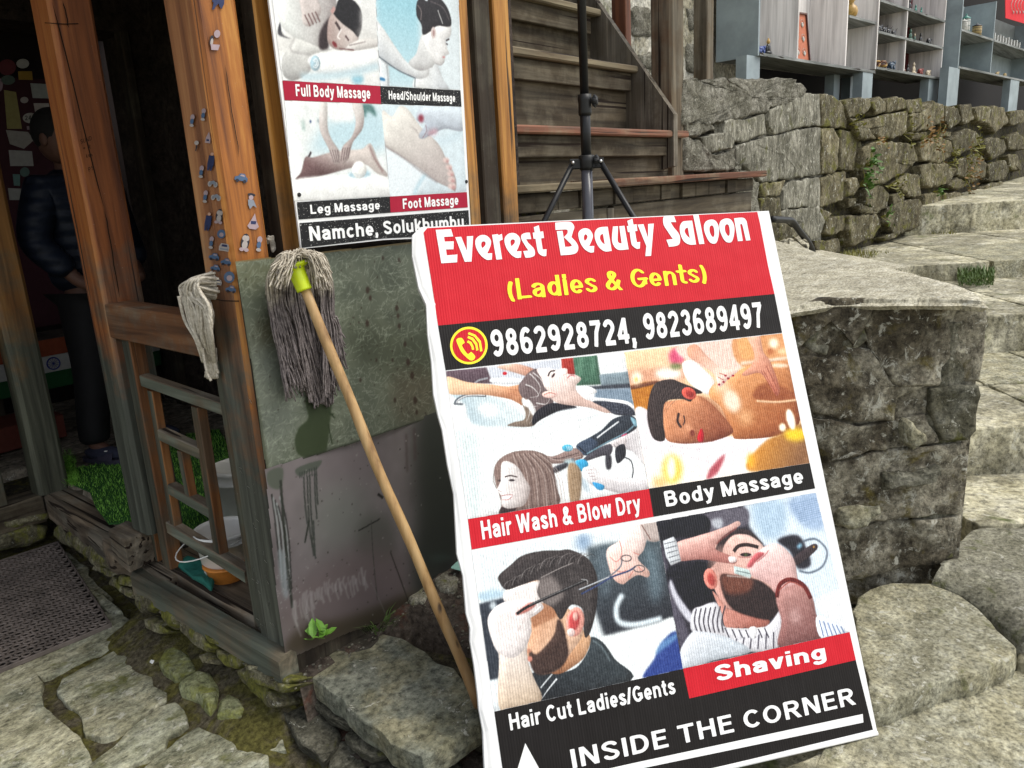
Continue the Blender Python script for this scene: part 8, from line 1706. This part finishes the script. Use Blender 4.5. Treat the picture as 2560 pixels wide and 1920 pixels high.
# ------------------------------------------------------------------ person in the doorway
def skin(name, V, E, Rr, mat, parent, sub=2, root=0):
    me = bpy.data.meshes.new(name); me.from_pydata([tuple(map(float, v)) for v in V], E, []); o = bpy.data.objects.new(name, me); col.objects.link(o)
    o.modifiers.new('s', 'SKIN'); sv = me.skin_vertices[0].data
    for i, r in enumerate(Rr): sv[i].radius = (r, r) if not isinstance(r, tuple) else r
    sv[root].use_root = True; m_ = o.modifiers.new('u', 'SUBSURF'); m_.levels = sub; m_.render_levels = sub; _upd()
    m2 = bpy.data.meshes.new_from_object(o.evaluated_get(bpy.context.evaluated_depsgraph_get())); m2.name = name; bpy.data.objects.remove(o)
    m2.materials.clear(); m2.materials.append(mat); m2.polygons.foreach_set('use_smooth', [True]*len(m2.polygons))
    q = bpy.data.objects.new(name, m2); col.objects.link(q)
    if parent is not None: q.parent = parent; _upd(); q.matrix_parent_inverse = parent.matrix_world.inverted()
    return q
PB = A3((1.63, 4.03, .29)); fx = A3((.42, -.91, 0)); fx /= np.linalg.norm(fx); rx = A3((-.91, -.42, 0)); rx /= np.linalg.norm(rx)  # facing, own right hand
def B(r, f, z): return PB+rx*r+fx*f+A3((0, 0, z))
pe = thing('person', 'man in navy puffer jacket and black slide sandals standing in the dark doorway', 'person', PB)
skm = plain('skin_tone', (.10, .05, .035), .6, var=.08); hairm = plain('black_hair', (.008, .007, .007), .8, bump=.004, nscale=120)
# body: pelvis, spine, neck, head, arms into the pockets, legs, feet (one skin)
V = [B(0, 0, .88), B(0, 0, 1.08), B(0, .01, 1.28), B(0, 0, 1.40), B(.04, .01, 1.46), B(.07, .02, 1.54), B(.07, .015, 1.61),
     B(.17, 0, 1.34), B(.25, -.02, 1.08), B(.20, .10, .90), B(.15, .15, .86), B(-.17, 0, 1.34), B(-.25, -.02, 1.08), B(-.20, .10, .90), B(-.15, .15, .86),
     B(.09, 0, .82), B(.14, .03, .46), B(.19, 0, .09), B(.20, .13, .03), B(-.09, 0, .82), B(-.12, .05, .46), B(-.14, .03, .09), B(-.16, .16, .03)]
E = [(0, 1), (1, 2), (2, 3), (3, 4), (4, 5), (5, 6), (2, 7), (7, 8), (8, 9), (9, 10), (2, 11), (11, 12), (12, 13), (13, 14), (0, 15), (15, 16), (16, 17), (17, 18), (0, 19), (19, 20), (20, 21), (21, 22)]
Rr = [.12, .11, .12, .06, .052, .078, .07, .055, .042, .032, .035, .055, .042, .032, .035, .085, .055, .038, .03, .085, .055, .038, .03]
skin('body', V, E, Rr, skm, pe)
mb = MB(); hc = B(.075, .02, 1.545); rot = np.stack([rx, fx, A3((0, 0, 1))], 1)
mb.ell(hc, (.076, .095, .115), 20, 14, rot=rot); mb.ell(hc+fx*.094+A3((0, 0, -.015)), (.013, .02, .024), 8, 6, rot=rot)
for s in (-1, 1): mb.ell(hc+rx*.076*s+A3((0, 0, -.01)), (.012, .022, .032), 10, 8, rot=rot); 
mb.ell(hc+fx*.088+A3((0, 0, -.055)), (.024, .010, .007), 8, 4, rot=rot)
mb.build('face', skm, pe, True)
mb = MB()
for s in (-1, 1): mb.ell(hc+fx*.083+rx*.03*s+A3((0, 0, .012)), (.013, .008, .007), 8, 5, rot=rot); mb.tube([hc+fx*.086+rx*(.015)*s+A3((0, 0, .032)), hc+fx*.078+rx*.048*s+A3((0, 0, .03))], .004, 5)
mb.build('eyes', hairm, pe, True)
mb = MB(); mb.ell(hc+A3((0, 0, .028))-fx*.014, (.086, .098, .108), 20, 12, rot=rot); mb.build('hair', hairm, pe, True)
mb = MB(); mb.ell(hc+fx*.075+A3((0, 0, -.095)), (.06, .05, .045), 14, 8, rot=rot); q = mb.build('face_mask', plain('white_mask', (.62, .60, .56), .8), pe, True)
g = G('navy_puffer', .6, .3); zz = g.sep()[2]; wv = g.n('ShaderNodeTexWave', wave_type='BANDS', bands_direction='Z'); g.put(wv.inputs['Vector'], g.co); wv.inputs['Scale'].default_value = 5.2; wv.inputs['Distortion'].default_value = .6
g.base(g.ramp(wv.outputs[1], [(.0, (.003, .006, .014)), (.12, (.005, .009, .020))])); g.bump(wv.outputs[1], .5, .015); g.bump(g.noise(30, 4), .4, .01); nv = g.m
JV = [B(0, 0, .80), B(0, 0, .95), B(0, .01, 1.12), B(0, .01, 1.28), B(0, 0, 1.37), B(0, .005, 1.42), B(.20, 0, 1.31), B(.29, -.02, 1.08), B(.22, .10, .93), B(-.20, 0, 1.31), B(-.29, -.02, 1.08), B(-.22, .10, .93)]
skin('jacket', JV, [(0, 1), (1, 2), (2, 3), (3, 4), (4, 5), (3, 6), (6, 7), (7, 8), (3, 9), (9, 10), (10, 11)], [(.20, .15), (.21, .16), (.20, .16), (.20, .155), (.12, .11), (.085, .085), .09, .078, .06, .09, .078, .06], nv, pe, 2)
tm = plain('black_trousers', (.004, .004, .005), .8, var=.3, nscale=10, bump=.01)
TV = [B(0, 0, .84), B(.095, 0, .74), B(.14, .03, .46), B(.19, .01, .14), B(.195, .02, .085), B(-.095, 0, .74), B(-.12, .05, .46), B(-.14, .03, .14), B(-.14, .04, .085)]
skin('trousers', TV, [(0, 1), (1, 2), (2, 3), (3, 4), (0, 5), (5, 6), (6, 7), (7, 8)], [.13, .115, .09, .075, .072, .115, .09, .075, .072], tm, pe, 2)
som = plain('dark_sock', (.02, .022, .04), .9); slm = plain('black_slide', (.03, .028, .045), .5)
for a_, f_ in ((.20, .07), (-.155, .10)):
    c = B(a_, f_, .035); mb = MB(); mb.ell(c+A3((0, 0, .012)), (.044, .125, .036), 14, 8, rot=rot); so_ = mb.build('sock', som, pe, True)
    sole = [c+rx*x+fx*y-A3((0, 0, .033)) for x, y in [(.048*math.cos(t)*(1 if math.sin(t) > 0 else .82), .142*math.sin(t)) for t in np.linspace(0, 6.283, 21)[:-1]]]
    sl_ = MB().prism(sole, (0, 0, .024)).build('slide', slm, pe)
    mb = MB(); sv = [(x, y) for x in np.linspace(-1, 1, 9) for y in (-.0, .075)]
    Pt = [c+rx*.052*x+fx*(y+.0)+A3((0, 0, .048*math.sqrt(max(0, 1-x*x))-.012)) for x in np.linspace(-1, 1, 9) for y in (-.01, .075)]
    mb.add(Pt, [(2*i, 2*i+1, 2*i+3, 2*i+2) for i in range(8)]); mb.build('strap', slm, sl_, True)
    MB().box(c+rx*.03+fx*.03+A3((0, 0, .033)), rx*.01, fx*.012, (0, 0, .003)).build('strap_mark', M['pwhite'], sl_)

# ------------------------------------------------------------------ souvenirs on the shelves
FM = {k: plain('figure_'+k, c, r, .5, var=.35, nscale=60, bump=.002) for k, (c, r) in dict(black=((.018, .018, .02), .3), green=((.03, .09, .06), .35), blue=((.03, .06, .22), .4), gold=((.40, .24, .06), .4), brass=((.34, .24, .09), .35), cream=((.5, .42, .3), .6), brown=((.12, .05, .03), .5), red=((.2, .03, .02), .5), silver=((.42, .41, .37), .3), teal=((.05, .2, .16), .4), slate=((.05, .08, .12), .4), pink=((.4, .2, .18), .5)).items()}
def at(S, u, v, z=None, d=.05):
    s, zz = S['fr'].loc(u, v); return S['fr'].w(s, zz if z is None else z)-WN*d
def animal(name, cat, lab, S, u, v, z, L, c1, hump=1., horn=False, d=.06, grp=None):
    L *= 1.35
    c = at(S, u, v, z, d); t = thing(name, lab, cat, c, group=grp); ex = WD; mb = MB()
    rt = np.stack([WD, -WN, A3((0, 0, 1))], 1)
    mb.ell(c+A3((0, 0, L*.42)), (L*.42, L*.22, L*.26*hump), 12, 8, rot=rt); mb.ell(c+ex*L*.42+A3((0, 0, L*.56)), (L*.17, L*.15, L*.17), 10, 6, rot=rt)
    mb.tube([c+ex*L*.52+A3((0, 0, L*.5)), c+ex*L*.66+A3((0, 0, L*.34)), c+ex*L*.62+A3((0, 0, L*.14))], [L*.07, L*.05, L*.035], 6)
    for sx in (-.28, .26):
        for sy in (-.12, .12): mb.tube([c+ex*L*sx-WN*L*sy+A3((0, 0, L*.35)), c+ex*L*sx-WN*L*sy], [L*.09, L*.075], 6)
    if horn:
        for sy in (-1, 1): mb.tube([c+ex*L*.4-WN*L*.1*sy+A3((0, 0, L*.65)), c+ex*L*.44-WN*L*.26*sy+A3((0, 0, L*.9))], [L*.04, L*.01], 5)
    else:
        for sy in (-1, 1): mb.ell(c+ex*L*.34-WN*L*.17*sy+A3((0, 0, L*.6)), (L*.12, L*.03, L*.14), 8, 5, rot=rt)
    mb.build('body', c1, t, True); return t
def seated(name, cat, lab, S, u, v, z, H, body, top, d=.06, grp=None):
    H *= 1.25
    c = at(S, u, v, z, d); t = thing(name, lab, cat, c, group=grp); rt = np.stack([WD, -WN, A3((0, 0, 1))], 1)
    MB().ell(c+A3((0, 0, H*.14)), (H*.36, H*.24, H*.14), 12, 6, rot=rt).ell(c+A3((0, 0, H*.42)), (H*.2, H*.15, H*.28), 12, 8, rot=rt).ell(c+A3((0, 0, H*.36))+WD*H*.2, (H*.07, H*.08, H*.2), 8, 6, rot=rt).ell(c+A3((0, 0, H*.36))-WD*H*.2, (H*.07, H*.08, H*.2), 8, 6, rot=rt).build('body', body, t, True)
    MB().ell(c+A3((0, 0, H*.8)), (H*.12, H*.12, H*.15), 10, 8, rot=rt).ell(c+A3((0, 0, H*.95)), (H*.06, H*.06, H*.08), 8, 6, rot=rt).build('head', top, t, True); return t
def jar(name, cat, lab, S, u, v, z, r, h, body, lid, d=.08, knobk=1., grp=None):
    c = at(S, u, v, z, d); t = thing(name, lab, cat, c, group=grp)
    MB().lathe(c, [(0, 0), (r*.8, 0), (r, h*.06), (r, h*.70), (r*.92, h*.74)], 18).build('body', body, t, True); MB().lathe(c+A3((0, 0, h*.74)), [(r*1.05, 0), (r*1.05, h*.05), (r*.5, h*.12), (r*.15, h*.18), (r*.12*knobk, h*.24), (0, h*.27)], 18).build('lid', lid, t, True)
    mb = MB(); [mb.ring(c+A3((0, 0, h*q)), (0, 0, 1), r*1.01, r*.05, 18, 4) for q in (.15, .4, .62)]; mb.build('bands', lid, t, True); return t
# bay 1
z = S1['z0']; G1_ = 'souvenirs in the first shelf'
seated('figurine', 'figurine', 'blue-robed figurine with a golden head in the first shelf bay', S1, 1906, 125, z, .115, FM['blue'], FM['gold'], .05)
animal('figurine', 'figurine', 'low dark blue animal figurine next to the blue-robed one', S1, 1918, 130, z, .07, FM['blue'], .9, d=.05)
seated('figurine', 'figurine', 'black and gold squatting figurine at the right of the blue ones', S1, 1932, 132, z, .10, FM['black'], FM['gold'], .04)
# leaning display frame with pendants
t = thing('pendant_frame', 'red-brown display frame holding nine silver pendants, leaning in the second bay', 'display frame', at(S1, 2018, 150, z, .05))
FA, FB = at(S1, 1997, 150, z, .10), at(S1, 2040, 156, z, .06); fe = FB-FA; fe = fe/np.linalg.norm(fe); fup = A3((0, 0, 1))*math.cos(.12)-WN*math.sin(.12); fn = np.cross(fe, fup); Wd, Hd = np.linalg.norm(FB-FA)*1.02, .40
MB().box(FA, fe*Wd, fup*Hd, -fn*.03).build('tray', plain('terracotta_board', (.46, .15, .08), .6), t)
for a_, b_, h_ in ((0, .012, Hd), (Wd-.012, .012, Hd)): MB().box(FA+fe*a_+fn*.001, fe*b_, fup*h_, fn*.012).build('frame_bar', plain('dark_frame', (.06, .02, .015), .5), t)
MB().box(FA+fe*.012+fup*(Hd-.012)+fn*.001, fe*(Wd-.024), fup*.012, fn*.012).build('frame_bar', FM['brown'], t)
for r in range(3):
    for c_ in range(3):
        o_ = FA+fe*(Wd*(.22+.28*c_))+fup*(Hd*(.18+.29*r))+fn*.004; mb = MB(); mb.ell(o_, (.014, .006, .022), 10, 6, rot=np.stack([fe, fn, fup], 1)); mb.ring(o_+fup*.015, fn, .026, .0016, 18, 4); mb.build('pendant', FM['silver'], t, True)
# bay 3 upper shelf
zz = S1['rows'][0]
t = thing('vase', 'round golden vase with frilled neck on the small shelf of the third bay', 'vase', at(S1, 2146, 38, zz, .07)); c = at(S1, 2146, 38, zz, .07)
MB().lathe(c, [(0, 0), (.03, 0), (.055, .03), (.062, .065), (.05, .10), (.025, .12), (.022, .14), (.05, .17), (.03, .18), (.035, .20), (0, .2)], 22).build('body', FM['gold'], t, True)
mb = MB(); [leaf_mb(mb, c+A3((0, 0, .145)), (0, 0, 1), .055, .03, (math.cos(a), math.sin(a), .5)) for a in np.linspace(0, 6.28, 9)]; mb.build('frill', FM['brass'], t)
jar('vase', 'vase', 'teal green vase half hidden beside the golden one', S1, 2131, 36, zz, .045, .20, FM['teal'], FM['teal'], .12)
# second shelf: rows
g2 = 'animal figures in the pigeonhole shelf'; zA, zB = S2['rows']; z0 = S2['z0']
for i, (u, w_) in enumerate(((2202, 'leftmost black elephant figurine in the middle left pigeonhole'), (2213, 'second black elephant figurine in the middle left pigeonhole'), (2225, 'black horned figurine in the centre of the middle left pigeonhole'), (2236, 'black horned figurine right of the centre one'), (2249, 'rightmost black horned figurine in the middle left pigeonhole'))):
    animal('figurine', 'figurine', w_, S2, u, 80, zA, .085-.004*i, FM['black'], 1., i > 1, grp=g2)
for u, k, lab, h in ((2275, 'pink', 'small pink-brown figurine at the left of the middle right pigeonhole', .05), (2290, 'green', 'dark green seated figurine in the middle right pigeonhole', .095), (2301, 'green', 'green and white figurine beside the dark green seated one', .07), (2316, 'black', 'black sitting figurine in the middle right pigeonhole', .085)):
    seated('figurine', 'figurine', lab, S2, u, 100, zA, h, FM[k], FM['cream' if '2301' in str(u) else k], grp=g2)
animal('figurine', 'figurine', 'glossy black bear-like figurine at the right of the middle pigeonhole', S2, 2336, 110, zA, .08, FM['black'], 1.3, grp=g2)
for u, L_, lab in ((2205, .12, 'tangled brown and gold bracelets pile at the left of the bottom pigeonhole'), (2222, .10, 'second brown and gold coiled heap in the bottom left pigeonhole')):
    c = at(S2, u, 160, z0, .06); t = thing('bracelet_heap', lab, 'bracelets', c, group=g2); 
    for i in range(7): MB().ring(c+A3((0, 0, .012+.008*i))+WD*rng.normal(0, .012), (rng.normal(0, .5), rng.normal(0, .5), 1), L_*.36, .008, 14, 5).build('bracelet', FM['gold' if i % 2 else 'brown'], t, True)
animal('figurine', 'figurine', 'slate blue lying animal figurine in the bottom left pigeonhole', S2, 2243, 172, z0, .10, FM['slate'], .8, grp=g2)
seated('figurine', 'figurine', 'tall brown carved figurine at the left of the bottom right pigeonhole', S2, 2270, 178, z0, .12, FM['brown'], FM['brass'], grp=g2)
seated('figurine', 'figurine', 'dark squat figurine beside the tall brown one', S2, 2284, 180, z0, .075, FM['black'], FM['black'], grp=g2)
seated('figurine', 'figurine', 'cream round-headed figurine in the bottom right pigeonhole', S2, 2298, 183, z0, .10, FM['cream'], FM['cream'], grp=g2)
animal('figurine', 'figurine', 'dark red elephant figurine near the bottom right corner', S2, 2314, 188, z0, .08, FM['red'], 1.1, grp=g2)
animal('figurine', 'figurine', 'spotted cream animal figurine at the bottom right corner', S2, 2333, 190, z0, .075, FM['cream'], 1.1, grp=g2)
for u, k, h, lab in ((2288, 'black', .10, 'black spiky figurine on the top right board'), (2304, 'teal', .07, 'blue-green jewelled figurine on the top right board'), (2318, 'teal', .065, 'second blue-green figurine at the edge of the top right board'), (2278, 'black', .12, 'tall black figurine on the top right board')):
    seated('figurine', 'figurine', lab, S2, u, 30, zB, h, FM[k], FM[k], grp=g2)
# third shelf
zA, zB = S3['rows']; z0 = S3['z0']
jar('jar', 'jar', 'tall silver jar at the left of the blue-grey shelf', S3, 2408, 75, zA, .045, .20, FM['silver'], FM['brass'], .10)
jar('jar', 'jar', 'short silver jar between the two tall ones', S3, 2420, 80, zA, .042, .14, FM['silver'], FM['silver'], .05)
jar('jar', 'jar', 'tallest silver jar with a green pointed lid', S3, 2434, 84, zA, .045, .22, FM['silver'], FM['teal'], .09, 2)
jar('jar', 'jar', 'brass jar with a wide black lid', S3, 2455, 90, zA, .052, .15, FM['brass'], FM['black'], .06)
for i in range(11):
    c = at(S3, 2494+i*7, 112, zB, .07); t = thing('small_box', 'pale packet in the standing row on the right board of the blue-grey shelf', 'packet', c, group='row of pale packets in the blue-grey shelf'); MB().box(c, WD*.035, -WN*.06, (0, 0, .11+.01*math.sin(i*2.3)), bev=.003).build('body', FM['silver'], t)
for u, lab in ((2480, 'cream pebble-like trinket on the bottom board of the blue-grey shelf'), (2503, 'golden trinket heap on the bottom board'), (2522, 'second golden trinket heap on the bottom board')):
    c = at(S3, u, 195, z0, .05); t = thing('trinket', lab, 'trinket', c)
    for i in range(4): MB().ell(c+WD*rng.normal(0, .02)+A3((0, 0, .014+.008*i)), (.028, .02, .014), 8, 5).build('piece', FM['brass' if u > 2490 else 'cream'], t, True)
# red cloth with necklaces
t = thing('red_display_cloth', 'bright red cloth with silver necklaces hanging at the top right corner', 'display cloth', at(S3, 2530, 30, None, -.02))
q = [at(S3, u, v, None, -.03) for u, v in ((2506, -60), (2640, -80), (2640, 78), (2562, 62), (2507, 46))]; MB().prism(q, -WN*.006).build('cloth', plain('bright_red_cloth', (.62, .02, .03), .8), t)
for i in range(6):
    u = 2522+i*8; mb = MB(); pts = [at(S3, u+4*math.sin(k), -20+k*7.5, None, -.042) for k in range(8)]; mb.tube(pts, .0035, 4); mb.ell(pts[-1], (.014, .006, .02), 8, 5); mb.build('necklace', FM['silver'], t, True)
